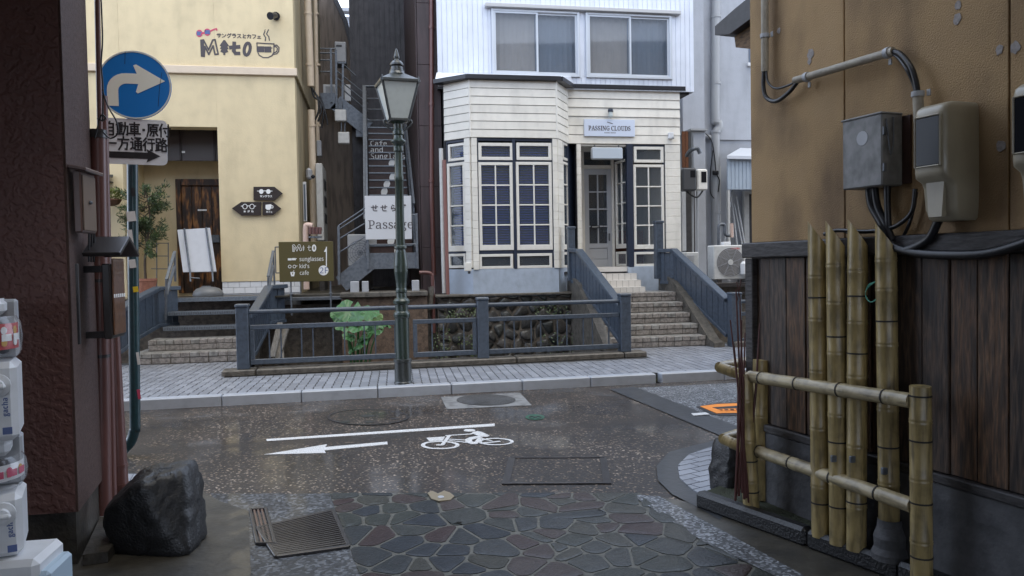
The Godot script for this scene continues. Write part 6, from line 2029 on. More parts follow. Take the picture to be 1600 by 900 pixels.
func capsule_machine(k: int, label: String):
	var z := -3.62
	var b := Basis(Vector3.UP, 0.32)
	var off := 0.0 if k == 0 else 10.0
	var ytop = [468.0, 690.0][k]
	var h1 := hy(20, ytop, z)
	var pxs: float = [27.0, 36.0][k]
	var right := Z(pxs, ytop + 150, z)
	var h0 := hy(20, [690.0, 870.0][k], z) + 0.003
	var c := Vector3(right.x, 0, z) - b * Vector3(0.16, 0, 0.15)
	var L := func(x, y, zz) -> Vector3: return c + b * Vector3(x, y, zz)
	var t := thing("capsule_machine", label, "vending machine", L.call(0, h0, 0), "capsule vending machines")
	var hm := hy(20, [566.0, 772.0][k], z)
	bx(t, "body", L.call(0, (h0 + hm) / 2, 0), Vector3(0.32, hm - h0, 0.3), M.white_plastic, 0.025, b)
	bx(t, "back", L.call(0, (hm + h1) / 2, -0.09), Vector3(0.31, h1 - hm - 0.01, 0.1), M.pale_grey, 0.01, b)
	bx(t, "cap", L.call(-0.02, h1 - 0.035, -0.02), Vector3(0.28, 0.07, 0.24), M.white_plastic, 0.02, b)
	# clear drum with its banner and capsules
	var s := st0()
	var d0 := hm + 0.012
	var d1 := h1 - 0.075
	lathe(s, L.call(0, 0, -0.01), [[0.155, d0], [0.172, d0 + 0.03], [0.178, (d0 + d1) / 2], [0.172, d1 - 0.03], [0.155, d1]], 28, b, false)
	part(t, "drum", s, M.clear)
	s = st0()
	for i in 12:
		var a0 := -0.1 + 1.7 * i / 12.0
		var a1 := -0.1 + 1.7 * (i + 1) / 12.0
		var q := []
		for e in [[a0, d0 + 0.04], [a1, d0 + 0.04], [a1, d1 - 0.03], [a0, d1 - 0.03]]: q.append(L.call(cos(e[0]) * 0.16, e[1], -0.01 + sin(e[0]) * 0.16))
		oquad(s, q[0], q[1], q[2], q[3], L.call(0, d0, 0))
	part(t, "banner", s, M.pod_red if k == 0 else M.sticker)
	s = st0()
	var s2 := st0()
	for i in 3:
		for j in 2:
			var an := 0.35 + 0.42 * i
			var p: Vector3 = L.call(cos(an) * 0.163, lerpf(d0 + 0.07, d1 - 0.06, j), -0.01 + sin(an) * 0.163)
			var n := (b * Vector3(cos(an), 0, sin(an))).normalized()
			prism(s if (i + j) % 2 else s2, pv(ring(0, 0, 0.015, 0.017, 10).slice(0, 20)), 0.002, Transform3D(Basis(Vector3.UP.cross(n), Vector3.UP, n), p))
		var an2 := 0.3 + 0.4 * i
		abox(s2, L.call(cos(an2) * 0.163, (d0 + d1) / 2, -0.01 + sin(an2) * 0.163), Vector3(0.05, 0.03, 0.002), 0.0, Basis(Vector3.UP, PI / 2 - an2) * b)
	part(t, "banner_print", s, M.pod_gold)
	part(t, "banner_print", s2, M.white_ink if k == 0 else M.red_ink)
	s = st0()
	for i in 9:
		var an := TAU * i / 9.0
		lathe(s, L.call(cos(an) * 0.1, d0 + 0.04 + 0.06 * (i % 3), -0.01 + sin(an) * 0.1), [[0.0, -0.03], [0.022, -0.02], [0.031, 0.0], [0.022, 0.02], [0.0, 0.03]], 8, Basis(), false)
	part(t, "capsules", s, M.pod_dark)
	# dial, coin slot, stickers and outlet on the front
	s = st0()
	lathe(s, L.call(0.09, lerpf(h0, hm, 0.72), 0.15), [[0.05, 0.0], [0.05, 0.02], [0.03, 0.03], [0.028, 0.055], [0.0, 0.06]], 18, b * Basis(Vector3.RIGHT, PI / 2))
	part(t, "dial", s, M.white_plastic)
	bx(t, "dial_grip", L.call(0.09, lerpf(h0, hm, 0.72), 0.21), Vector3(0.07, 0.022, 0.03), M.white_plastic, 0.008, b)
	bx(t, "price_label", L.call(0.03, lerpf(h0, hm, 0.85), 0.151), Vector3(0.05, 0.045, 0.004), M.red_ink, 0.0, b)
	bx(t, "info_label", L.call(0.035, lerpf(h0, hm, 0.62), 0.151), Vector3(0.045, 0.05, 0.004), M.plate, 0.0, b)
	bx(t, "coin_slot", L.call(0.04, lerpf(h0, hm, 0.74), 0.151), Vector3(0.03, 0.04, 0.006), M.pod_dark, 0.0, b)
	s = st0()
	prism(s, pv(ring(0, 0, 0.045, 0.055, 16).slice(0, 32)), 0.004, Transform3D(b, L.call(0.02, lerpf(h0, hm, 0.28), 0.153)))
	part(t, "outlet", s, mat(0.4, 0.25, 0.28, 0.3))
	letters(t, "lettering", "gacha", "Droid Sans", 0.022, L.call(0.115, lerpf(h0, hm, 0.32), 0.152), M.blue_ink, b * Basis(Vector3.BACK, PI / 2), 0, 1.0)
	bx(t, "blue_label", L.call(0.12, lerpf(h0, hm, 0.14), 0.151), Vector3(0.035, 0.03, 0.004), M.blue_ink, 0.0, b)

# ------------------------------------------------------------------ fence and the two flights of steps
func fence_and_stairs():
	var pts := []
	for e in [[378, 579], [757, 561], [979, 550]]:
		var g := G(e[0], e[1], 0.2)
		pts.append(Vector3(g.x, 0.2, zf(g.x)))
	var t := thing("canal_fence", "slate blue metal fence with square posts along the canal", "fence", Vector3(0, 0.1, zf(0)))
	for k in 2:
		var a: Vector3 = pts[k]
		var b: Vector3 = pts[k + 1]
		var d := (b - a).normalized()
		var up := Vector3.UP
		tubes(t, "top_rail", [a + up * 0.79 + d * 0.085, b + up * 0.79 - d * 0.085], 0.032, M.rail, 12)
		var segs := [[0.0, 0.67], [0.695, 1.0]] if k == 0 else [[0.0, 1.0]]
		for sg in segs:
			var p := a.lerp(b, sg[0]) + (d * 0.09 if sg[0] == 0.0 else Vector3.ZERO)
			var q := b.lerp(a, 1.0 - sg[1]) - (d * 0.09 if sg[1] == 1.0 else Vector3.ZERO)
			bars(t, "rail", p + up * 0.575, q + up * 0.575, 0.05, 0.065, M.rail, 0.006)
			bars(t, "rail", p + up * 0.09, q + up * 0.09, 0.05, 0.075, M.rail, 0.006)
			if k == 0:
				for e in [p + d * 0.03, q - d * 0.03]:
					bars(t, "stile", Vector3(e.x, 0.2 + 0.128, e.z), Vector3(e.x, 0.2 + 0.542, e.z), 0.05, 0.06, M.rail, 0.006)
			var n := int(p.distance_to(q) / 0.205)
			for i in range(1, n):
				var e := p.lerp(q, (i + (0.18 if i % 2 else -0.1)) / float(n))
				bx(t, "bar", e + up * 0.333, Vector3(0.018, 0.418, 0.022), M.rail)
	for p in pts:
		bx(t, "post", p + Vector3(0, 0.43, 0), Vector3(0.165, 0.86, 0.165), M.rail, 0.008)
		bx(t, "post_cap", p + Vector3(0, 0.885, 0), Vector3(0.185, 0.045, 0.185), M.rail, 0.012)
	# stone base of the fence
	t = thing("fence_plinth", "low dark stone base below the slate blue fence", "stone base", Vector3(1, 0.1, zf(1)))
	var cuts := [-2.12, -1.66, 2.05, 3.75, 4.13]
	for i in cuts.size() - 1:
		var a := Vector3(cuts[i] + 0.008, 0.155, zf(cuts[i]))
		var b := Vector3(cuts[i + 1] - 0.008, 0.155, zf(cuts[i + 1]))
		bars(t, "block", a, b, 0.3, 0.092, M.old_stone, 0.015)
	right_steps()
	left_steps()
# sloping panel of slats between a handrail and a bottom rail
func rail_panel(t, path: Array, drop: float, step := 0.1, cap := 0.15):
	for i in path.size() - 1:
		var a: Vector3 = path[i]
		var b: Vector3 = path[i + 1]
		var ov := (b - a).normalized() * 0.02
		bars(t, "handrail", a - ov, b + ov, cap, 0.07, M.rail, 0.01)
		bars(t, "bottom_rail", a + Vector3(0, -drop, 0), b + Vector3(0, -drop, 0), 0.07, 0.06, M.rail, 0.006)
		var n := maxi(2, int(a.distance_to(b) / step))
		var hd := Vector3(b.x - a.x, 0, b.z - a.z)
		var w := hd.length() / n
		var bb := Basis(Vector3.UP, atan2(hd.x, hd.z))
		for k in n:
			var e := a.lerp(b, (k + 0.5) / n)
			bx(t, "slat", e + Vector3(0, -drop / 2 - 0.01 - 0.02 * (k % 2), 0) + bb * Vector3(0.006 * (k % 2), 0, 0), Vector3(0.022, drop - 0.02, w * 0.93), M.rail, 0.003, bb)
	return t
func right_steps():
	var t := thing("shop_steps", "stone steps with worn tile edges climbing to the shop door", "steps", Vector3(4.7, 0.12, -12.5))
	var x0 := 3.9
	var x1 := 5.62
	var n := 5
	var h0 := 0.12
	var dz := 0.33
	var zf0 := -12.5
	var rise := 0.178
	for k in n:
		var z := zf0 - k * dz
		var top := h0 + rise * (k + 1)
		var zend := z - dz if k < n - 1 else -14.72
		span(t, "step", x0, x1, -0.9 if k else 0.0, top - 0.02, zend - 0.1, z + (-0.0), M.old_stone)
		var m := 12
		for i in m:
			var xa := lerpf(x0, x1, float(i) / m)
			var xb := lerpf(x0, x1, float(i + 1) / m)
			span(t, "nosing_tile", xa + 0.004, xb - 0.004, top - 0.075, top, z - 0.1, z + 0.02 + rng.randf_range(-0.004, 0.004), M.step_face if rng.randf() < 0.75 else M.step_top, 0.006)
			span(t, "tread_tile", xa + 0.003, xb - 0.003, top - 0.018, top + 0.004, zend + 0.02, z - 0.104, M.step_top, 0.003)
			if i % 2 == 0: span(t, "riser_stone", xa + 0.004, xb + (x1 - x0) / m - 0.004, top - rise + 0.008, top - 0.08, z - 0.05, z + 0.008 + rng.randf_range(-0.004, 0.006), M.step_face, 0.008)
	# side strings
	for e in [[x0 - 0.17, x0 - 0.004], [x1 + 0.004, x1 + 0.19]]:
		var s := st0()
		var poly := pv([12.15, 0.12, 12.15, 0.2, 12.35, 0.24, 13.9, 1.18, 14.25, 1.3, 14.72, 1.3, 14.72, -0.9, 12.5, -0.9, 12.5, 0.12])
		prism(s, poly, e[1] - e[0], Transform3D(Basis(Vector3(0, 0, -1), Vector3.UP, Vector3(1, 0, 0)), Vector3(e[1], 0, 0)))
		part(t, "side_string", s, M.old_stone)
	# railings
	var A := Z(897, 387, -14.3)
	var q := thing("left_step_railing", "slate blue slatted railing on the canal fence side of the shop steps", "railing", Vector3(A.x, 1.3, -14.3))
	var B := Z(972, 480, -11.75)
	rail_panel(q, [Z(893, 391, -14.35), Z(905, 392, -14.1), B], 0.6)
	bx(q, "post", Vector3(A.x - 0.03, 1.75, -14.42), Vector3(0.13, 1.0, 0.13), M.rail, 0.006)
	bx(q, "post_cap", Vector3(A.x - 0.03, 2.27, -14.42), Vector3(0.16, 0.05, 0.16), M.rail, 0.01)
	q = thing("right_step_railing", "slate blue slatted railing on the terrace side of the shop steps", "railing", Z(1140, 540, -12.2))
	var p1 := Z(1032, 392, -14.4)
	rail_panel(q, [p1, Z(1053, 391, -14.1), Z(1136, 468, -12.3)], 0.62)
	bx(q, "post", Vector3(p1.x - 0.02, 1.8, -14.45), Vector3(0.15, 1.1, 0.15), M.rail, 0.006)
	bx(q, "post_cap", Vector3(p1.x - 0.02, 2.37, -14.45), Vector3(0.18, 0.05, 0.18), M.rail, 0.01)
	var pb := Z(1148, 541, -12.2)
	bx(q, "post", Vector3(pb.x, pb.y + 0.43, -12.2), Vector3(0.18, 0.9, 0.18), M.rail, 0.008)
	bx(q, "post_cap", Vector3(pb.x, pb.y + 0.9, -12.2), Vector3(0.2, 0.045, 0.2), M.rail, 0.012)
	# the fence goes on to the right
	q = thing("far_fence", "slate blue fence going on past the shop steps", "fence", Vector3(pb.x + 0.5, 0.2, -12.25))
	var a := Vector3(pb.x + 0.1, pb.y, -12.2)
	var b := Vector3(9.5, pb.y, -12.4)
	tubes(q, "top_rail", [a + Vector3(0, 0.76, 0), b + Vector3(0, 0.76, 0)], 0.032, M.rail, 12)
	for h in [0.55, 0.1]: bars(q, "rail", a + Vector3(0, h, 0), b + Vector3(0, h, 0), 0.05, 0.065, M.rail, 0.006)
	for k in 18: bx(q, "bar", a.lerp(b, (k + 0.7) / 18.0) + Vector3(0, 0.325, 0), Vector3(0.018, 0.39, 0.022), M.rail)
	q = thing("fence_plinth", "stone base of the fence past the shop steps", "stone base", Vector3(7.5, 0.1, -12.25))
	bars(q, "block", Vector3(5.95, 0.16, -12.2), Vector3(9.6, 0.16, -12.4), 0.3, 0.11, M.old_stone, 0.015)
func left_steps():
	var t := thing("cafe_steps", "stone and steel grating steps climbing to the yellow building", "steps", Vector3(-2.9, 0.12, -12.8))
	var x0 := -3.75
	var x1 := -2.05
	for k in 2:
		var z := -12.78 - k * 0.32
		var top := 0.12 + 0.175 * (k + 1)
		span(t, "step", x0 + k * 0.15, x1, -0.9, top - 0.02, -13.6, z, M.old_stone)
		for i in 12:
			var xa := lerpf(x0 + k * 0.15, x1, i / 12.0)
			var xb := lerpf(x0 + k * 0.15, x1, (i + 1) / 12.0)
			span(t, "nosing_tile", xa + 0.004, xb - 0.004, top - 0.07, top, z - 0.1, z + 0.015 + rng.randf_range(-0.004, 0.004), M.step_face if rng.randf() < 0.8 else M.step_top, 0.006)
			span(t, "tread_tile", xa + 0.003, xb - 0.003, top - 0.018, top + 0.004, -13.55, z - 0.104, M.step_top, 0.003)
			if i % 2 == 0: span(t, "riser_stone", xa + 0.004, xb + 0.13, top - 0.165, top - 0.076, z - 0.05, z + 0.006 + rng.randf_range(-0.004, 0.006), M.step_face, 0.008)
	for e in [[0.655, -13.42], [0.885, -13.74]]:
		var tr := Node3D.new()
		tr.name = "grating_tread"
		t.add_child(tr, true)
		span(tr, "plate", x0 + 0.3, x1, e[0] - 0.02, e[0], e[1] - 0.3, e[1] - 0.012, M.tread)
		span(tr, "nosing", x0 + 0.3, x1, e[0] - 0.06, e[0] + 0.006, e[1] - 0.011, e[1], M.tread, 0.002)
		var s := st0()
		for i in 36: aspan(s, x0 + 0.32 + i * 0.0385, x0 + 0.34 + i * 0.0385, e[0] - 0.045, e[0] - 0.008, e[1] + 0.001, e[1] + 0.004)
		for i in 8: aspan(s, x0 + 0.32, x1 - 0.02, e[0] + 0.0005, e[0] + 0.006, e[1] - 0.05 - i * 0.033, e[1] - 0.042 - i * 0.033)
		tag(part(tr, "grating", s, M.steel), "", "", "", "stuff")
	var land := 1.11
	span(t, "landing", -6.5, -1.5, land - 0.03, land, -15.0, -14.06, M.wet_concrete)
	span(t, "landing_edge", x0 + 0.3, x1 + 0.1, land - 0.07, land + 0.005, -14.059, -14.04, M.tread, 0.002)
	span(t, "under_wall", -6.5, -2.1, -1.0, land - 0.04, -15.0, -14.5, M.wet_wall)
	# railings beside the steps
	var q := thing("left_cafe_railing", "slate blue slatted railing left of the cafe steps", "railing", Vector3(-4.1, 0.6, -13.3))
	rail_panel(q, [Z(277, 450, -14.0), Z(246, 451, -13.7), Z(215, 466, -13.1), Z(176, 492, -12.3)], 0.62)
	var s := st0()
	prism(s, pv([12.1, 0.12, 12.1, 0.2, 13.1, 0.55, 13.7, 0.72, 14.0, 0.75, 14.0, -0.9, 12.1, -0.9]), 0.2, Transform3D(Basis(Vector3(0, 0, -1), Vector3.UP, Vector3(1, 0, 0)), Vector3(-3.78, 0, 0)))
	part(t, "side_string", s, M.old_stone)
	q = thing("right_cafe_railing", "slate blue slatted railing between the cafe steps and the canal", "railing", Vector3(-1.9, 0.6, -13.3))
	rail_panel(q, [Z(444, 447, -14.3), Z(420, 449, -13.95), Z(396, 489, -12.3), Z(386, 494, -11.9)], 0.62)
	s = st0()
	prism(s, pv([12.0, 0.12, 12.0, 0.2, 13.2, 0.45, 14.3, 0.6, 14.3, -0.9, 12.0, -0.9]), 0.14, Transform3D(Basis(Vector3(0, 0, -1), Vector3.UP, Vector3(1, 0, 0)), Vector3(-1.86, 0, 0)))
	part(t, "side_string", s, M.old_stone)
	# plain steel handrails at the top of the steps
	for e in [[[259, 500, 260, 437, 273, 393, 274, 440], "steel tube handrail left of the cafe steps", -13.6], [[419, 450, 419, 432, 427, 392, 429, 446], "steel tube handrail right of the cafe steps", -14.0]]:
		var l: Array = e[0]
		var h := thing("steel_handrail", e[1], "handrail", Z(l[0], l[1], e[2]))
		var za: float = e[2]
		var zb := za - 0.55
		bars(h, "upright", Z(l[0], l[1], za), Z(l[2], l[3], za), 0.05, 0.03, M.steel, 0.004)
		bars(h, "upright", Z(l[6], l[7], zb), Z(l[4], l[5], zb), 0.05, 0.03, M.steel, 0.004)
		bars(h, "rail", Z(l[2], l[3], za), Z(l[4], l[5], zb), 0.05, 0.03, M.steel, 0.004)
		bars(h, "rail", Z(l[2], l[3] + 24, za), Z(l[4], l[5] + 22, zb), 0.05, 0.03, M.steel, 0.004)
	# loose timbers leaning below the railing
	var wi := 0
	for k in [[425, 560, 438, 505], [432, 566, 447, 512], [440, 570, 437, 520]]:
		var b := thing("old_timber", ["weathered timber leaning below the canal railing, nearest the cafe steps", "weathered timber leaning between two others below the canal railing", "steepest weathered timber below the canal railing"][wi], "timber", Z(k[0], k[1], -11.75), "old timbers by the canal")
		wi += 1
		bars(b, "timber", Z(k[0], k[1], -11.75), Z(k[2], k[3], -12.2), 0.09, 0.06, M.old_stone, 0.01)

# ------------------------------------------------------------------ marks and covers on the street
func street_marks():
	var up := Vector3.UP
	var o := G(595, 677)
	var a := solo("lane_line", "long white line painted on the street", "road marking", o)
	var s := st0()
	flat(s, gpts([417, 690, 773, 666.5, 773, 662.5, 416, 687]), 0.006, 0.004)
	done(a, s, M.road_paint)
	o = G(510, 702)
	a = solo("arrow_marking", "white arrow painted on the street pointing along the line", "road marking", o)
	s = st0()
	flat(s, gpts([413, 711, 511, 695, 508, 699.5, 605, 691, 606, 695, 507, 704.5, 509, 708.5]), 0.006, 0.004)
	done(a, s, M.road_paint)
	o = G(730, 690)
	var t := thing("bicycle_marking", "white cyclist symbol painted on the street", "road marking", o)
	s = st0()
	var q := func(l: Array) -> Array:
		var r := []
		for i in range(0, l.size(), 2): r.append(G(640 + l[i] / 8.889, 660 + l[i + 1] / 8.889, 0.0035))
		return r
	ribbon(s, q.call(ring(425, 318, 240, 50, 30)), 0.035, up)
	part(t, "front_wheel", s, M.road_paint)
	s = st0()
	ribbon(s, q.call(ring(1200, 270, 222, 44, 30)), 0.03, up)
	part(t, "rear_wheel", s, M.road_paint)
	s = st0()
	ribbon(s, q.call([390, 318, 455, 316, 545, 195]), 0.035, up)
	ribbon(s, q.call([515, 188, 850, 165, 930, 140]), 0.03, up)
	ribbon(s, q.call([560, 235, 780, 248]), 0.025, up)
	ribbon(s, q.call([560, 255, 800, 280]), 0.025, up)
	ribbon(s, q.call([980, 215, 920, 290]), 0.04, up)
	ribbon(s, q.call([1000, 290, 1240, 268]), 0.035, up)
	ribbon(s, q.call([1010, 230, 1130, 255]), 0.025, up)
	part(t, "frame", s, M.road_paint)
	var fl := func(s: SurfaceTool, l: Array, h: float) -> void:
		var l2 := []
		for i in range(0, l.size(), 2):
			l2.append(640 + l[i] / 8.889); l2.append(660 + l[i + 1] / 8.889)
		flat(s, gpts(l2), h, 0.004)
	s = st0()
	fl.call(s, [870, 140, 940, 132, 1000, 140, 1112, 192, 1080, 208, 985, 208, 880, 165], 0.0072)
	fl.call(s, [980, 195, 840, 215, 770, 245, 775, 275, 850, 310, 930, 310, 940, 292, 870, 275, 865, 250, 985, 215], 0.0076)
	part(t, "rider", s, M.road_paint)
	s = st0()
	fl.call(s, ring(833, 118, 80, 17, 18).slice(0, 36), 0.0068)
	part(t, "head", s, M.road_paint)
	s = st0()
	fl.call(s, [235, 222, 490, 205, 460, 262, 275, 268], 0.0064)
	part(t, "basket", s, M.road_paint)
	# covers
	o = G(575, 652)
	a = solo("asphalt_manhole", "round manhole cover filled with asphalt left of the white line", "manhole cover", o)
	t = thing("asphalt_manhole", "round manhole cover filled with asphalt near the white line", "manhole cover", o)
	s = st0()
	flat(s, gpts(ring(575, 652, 60, 11.5, 40).slice(0, 80)), 0.006, 0.003)
	part(t, "cover", s, M.asphalt)
	s = st0()
	ribbon(s, gline(ring(575, 652, 62, 12, 40), 0.004), 0.03, up, 0.004)
	part(t, "rim", s, M.iron)
	s = st0()
	flat(s, gpts(ring(575, 651, 12, 2.2, 20).slice(0, 40)), 0.009, 0.002)
	for e in [[541, 659.6], [578, 660.4], [616, 655.5]]: flat(s, gpts(ring(e[0], e[1], 7, 1.6, 12).slice(0, 24)), 0.009, 0.002)
	part(t, "lifting_plate", s, M.iron)
	o = G(759, 626)
	t = thing("iron_manhole", "dark round manhole cover in a square concrete surround", "manhole cover", o)
	s = st0()
	flat(s, gpts([689, 621, 812, 614, 831, 634, 698, 640]), 0.006, 0.004)
	part(t, "surround", s, M.cement)
	s = st0()
	flat(s, gpts(ring(759.5, 626, 46, 8.6, 40).slice(0, 80)), 0.011, 0.003)
	part(t, "cover", s, M.manhole)
	o = G(836, 652)
	t = thing("valve_cover", "small oval green valve cover in the street", "valve cover", o)
	s = st0()
	flat(s, gpts(ring(836, 652.3, 15, 4.2, 24).slice(0, 48)), 0.006, 0.003)
	part(t, "cover", s, M.green_cap)
	s = st0()
	for dx in [-5, 5]: ribbon(s, gline(ring(836 + dx, 652.3, 4, 1.6, 10), 0.0065), 0.012, up, 0.002)
	part(t, "slots", s, M.iron)
	o = G(870, 736)
	t = thing("square_manhole", "rectangular manhole cover with a dark iron rim", "manhole cover", o)
	s = st0()
	flat(s, gpts([801, 717, 941, 716.5, 948, 755, 791, 755.5]), 0.006, 0.003)
	part(t, "cover", s, M.asphalt)
	var cr := gline([800, 716, 942, 715.5, 949, 755, 790, 756], 0.004)
	for i in 4:
		s = st0()
		ribbon(s, [cr[i], cr[(i + 1) % 4]], 0.03 if i % 2 == 0 else 0.055, up, 0.006)
		part(t, "rim", s, M.iron)
	# drain: frame, grating bars, side channel
	var d := gline([402, 828, 520, 800, 545, 857, 432, 873], 0.0)
	o = (d[0] + d[2]) / 2.0
	t = thing("drain_grate", "rusty steel drain grating with many bars", "drain", o)
	s = st0()
	flat(s, gpts([402, 828, 520, 800, 545, 857, 432, 873]), 0.009)
	part(t, "pit", s, M.black_trim)
	for i in 4: bars(t, "frame", d[i] + up * 0.012, d[(i + 1) % 4] + up * 0.012, 0.022, 0.016, M.iron, 0.003)
	for i in 20:
		var k := (i + 0.5) / 20.0
		bars(t, "grate_bar", d[0].lerp(d[3], k) + up * 0.012, d[1].lerp(d[2], k) + up * 0.0121, 0.016, 0.014, M.iron, 0.002)
	d = gline([391, 800, 415, 798, 430, 853, 402, 853], 0.0)
	t = thing("channel_drain", "narrow iron channel drain beside the grating", "drain", (d[0] + d[2]) / 2.0)
	for i in 4:
		bars(t, "frame", d[i] + up * 0.014, d[(i + 1) % 4] + up * 0.014, 0.018, 0.018, M.iron, 0.003)
	for i in 3:
		var k := (i + 1) / 4.0
		bars(t, "slat", d[0].lerp(d[1], k) + up * 0.012, d[3].lerp(d[2], k) + up * 0.012, 0.014, 0.012, M.brown_box, 0.002)
	# worn cement patch with a water stop in the paving
	o = G(690, 779)
	t = thing("cement_patch", "pale worn cement patch around a small tap lid in the stone paving", "patch", o)
	s = st0()
	flat(s, gpts([668, 774, 676, 771, 684, 775, 694, 771, 702, 773, 710, 779, 704, 785, 686, 787, 674, 783]), 0.019, 0.006)
	part(t, "cement", s, mat(0.22, 0.18, 0.115, 0.6))
	s = st0()
	flat(s, gpts(ring(689, 781, 5, 2, 12).slice(0, 24)), 0.022, 0.003)
	part(t, "lid", s, M.pale_grey)
	# orange road mark and white dash on the side lane
	o = G(1140, 640)
	t = thing("orange_road_mark", "orange shield sign painted on the side lane", "road marking", o)
	s = st0()
	flat(s, gpts([1088, 636.5, 1120, 631, 1240, 626, 1240, 650, 1128, 651, 1110, 648]), 0.009, 0.003)
	part(t, "border", s, M.ink)
	s = st0()
	flat(s, gpts([1094, 636.5, 1120, 633, 1240, 628, 1240, 646, 1132, 647, 1120, 647.6]), 0.013, 0.003)
	part(t, "field", s, M.orange_ink)
	s = st0()
	flat(s, gpts([1113, 638.5, 1150, 636.2, 1200, 635, 1200, 642, 1134, 643.5, 1127, 643]), 0.0155, 0.002)
	part(t, "dark_panel", s, M.ink)
	s = st0()
	for k in 4: ribbon(s, gline([1124 + k * 9, 639.6 - k * 0.2, 1130 + k * 9, 639.2 - k * 0.2, 1131 + k * 9, 641.6, 1126 + k * 9, 641.8], 0.0158), 0.02, up, 0.001)
	part(t, "lettering", s, M.orange_ink)
	a = solo("white_dash", "short white dash painted beside the orange mark", "road marking", G(1095, 648))
	s = st0()
	flat(s, gpts([1080, 648, 1103, 646.5, 1109, 649.5, 1084, 651.5]), 0.015, 0.003)
	done(a, s, M.road_paint)

# ------------------------------------------------------------------ lamp and road sign
func street_lamp():
	var z := -9.72
	var b := Z(630, 600, z)
	b.y = 0.12
	var t := thing("street_lamp", "dark green cast iron street lamp with a tapered lantern", "street lamp", b)
	var lean := (Z(621.5, 110, z).x - b.x) / (hy(621, 110, z) - b.y) * 0.45
	var H := func(y) -> float: return hy(625, y, z) - b.y
	var lb := Basis(Vector3(1, 0, 0), Vector3(lean, 1, 0), Vector3(0, 0, 1))
	var pr := [[0.115, 0.0], [0.112, 0.02], [0.105, 0.03], [0.105, H.call(566)], [0.115, H.call(565)], [0.115, H.call(561)], [0.09, H.call(560)]]
	var s := st0()
	lathe(s, b, pr, 24, lb)
	part(t, "foot", s, M.lamp_dark)
	s = st0()
	lathe(s, b, [[0.085, H.call(560)], [0.088, H.call(497)], [0.1, H.call(495)], [0.103, H.call(491)], [0.095, H.call(488)], [0.08, H.call(486)], [0.08, H.call(476)], [0.1, H.call(474)], [0.104, H.call(470)], [0.088, H.call(467)], [0.066, H.call(465)], [0.064, H.call(458)], [0.072, H.call(456)], [0.072, H.call(453)], [0.064, H.call(450)], [0.066, H.call(442)], [0.085, H.call(425)], [0.086, H.call(415)], [0.07, H.call(395)], [0.06, H.call(390)], [0.078, H.call(388)], [0.078, H.call(385)], [0.056, H.call(383)]], 24, lb)
	part(t, "base_column", s, M.lamp_green)
	s = st0()
	# lightly fluted shaft
	var prev := []
	for k in [[383, 0.056], [330, 0.052], [284, 0.05], [283, 0.054], [276, 0.054], [275, 0.05], [238, 0.046]]:
		var ringp := []
		for i in 32:
			var a := TAU * i / 32.0
			var r: float = k[1] * (1.0 + (0.04 if i % 4 < 2 else -0.03))
			ringp.append(b + lb * Vector3(cos(a) * r, H.call(k[0]), sin(a) * r))
		prev.append(ringp)
	rings(s, prev)
	part(t, "shaft", s, M.lamp_green)
	s = st0()
	lathe(s, b, [[0.05, H.call(238)], [0.062, H.call(236)], [0.062, H.call(230)], [0.05, H.call(228)], [0.07, H.call(225)], [0.095, H.call(222)], [0.095, H.call(220)], [0.06, H.call(217)], [0.055, H.call(212)], [0.068, H.call(210)], [0.068, H.call(205)], [0.055, H.call(202)], [0.055, H.call(194)], [0.1, H.call(191)]], 20, lb)
	part(t, "neck", s, M.lamp_green)
	var ax := func(y) -> Vector3: return b + lb * Vector3(0, H.call(y), 0)
	# curled brackets under the lantern
	for sg in [-1.0, 1.0]:
		tubes(t, "scroll", smooth_path([ax.call(205) + Vector3(sg * 0.05, 0, 0), ax.call(200) + Vector3(sg * 0.11, 0, 0), ax.call(193) + Vector3(sg * 0.165, 0, 0), ax.call(189) + Vector3(sg * 0.16, 0.01, 0), ax.call(191) + Vector3(sg * 0.125, 0.0, 0)], 6), 0.014, M.lamp_dark, 8)
	# lantern: four tapered panes between bars
	var rot := Basis(Vector3.UP, 0.16)
	var lo := ax.call(189) as Vector3
	var hi := ax.call(131) as Vector3
	var wl_ := 0.115
	var wh := 0.222
	var cl := []
	var chh := []
	for e in [[-1, -1], [1, -1], [1, 1], [-1, 1]]:
		cl.append(lo + rot * Vector3(e[0] * wl_, 0, e[1] * wl_))
		chh.append(hi + rot * Vector3(e[0] * wh, 0, e[1] * wh))
	for i in 4:
		var j := (i + 1) % 4
		s = st0()
		var m := (lo + hi) / 2
		oquad(s, cl[i], cl[j], chh[j], chh[i], m)
		var inn := func(p: Vector3) -> Vector3: return p + (Vector3(m.x, p.y, m.z) - p).normalized() * 0.008
		oquad(s, inn.call(cl[i]), inn.call(cl[j]), inn.call(chh[j]), inn.call(chh[i]), m + (cl[i] + cl[j] + chh[i] + chh[j] - 4 * m))
		part(t, "pane", s, M.frost)
		bars(t, "lantern_bar", cl[i], chh[i], 0.026, 0.026, M.lamp_dark, 0.004)
		bars(t, "lantern_bar", cl[i], cl[j], 0.03, 0.03, M.lamp_dark, 0.004)
		bars(t, "lantern_bar", chh[i], chh[j], 0.045, 0.04, M.lamp_dark, 0.006)
		bars(t, "spike", chh[i], chh[i] + Vector3(0, 0.05, 0), 0.015, 0.015, M.lamp_dark, 0.004)
	# roof
	s = st0()
	var r0 := []
	var r1 := []
	for e in [[-1, -1], [1, -1], [1, 1], [-1, 1]]:
		r0.append(ax.call(129) + rot * Vector3(e[0] * 0.235, 0, e[1] * 0.235))
		r1.append(ax.call(117) + rot * Vector3(e[0] * 0.085, 0, e[1] * 0.085))
	for i in 4: oquad(s, r0[i], r0[(i + 1) % 4], r1[(i + 1) % 4], r1[i], ax.call(131))
	oquad(s, r0[0], r0[1], r0[2], r0[3], ax.call(100))
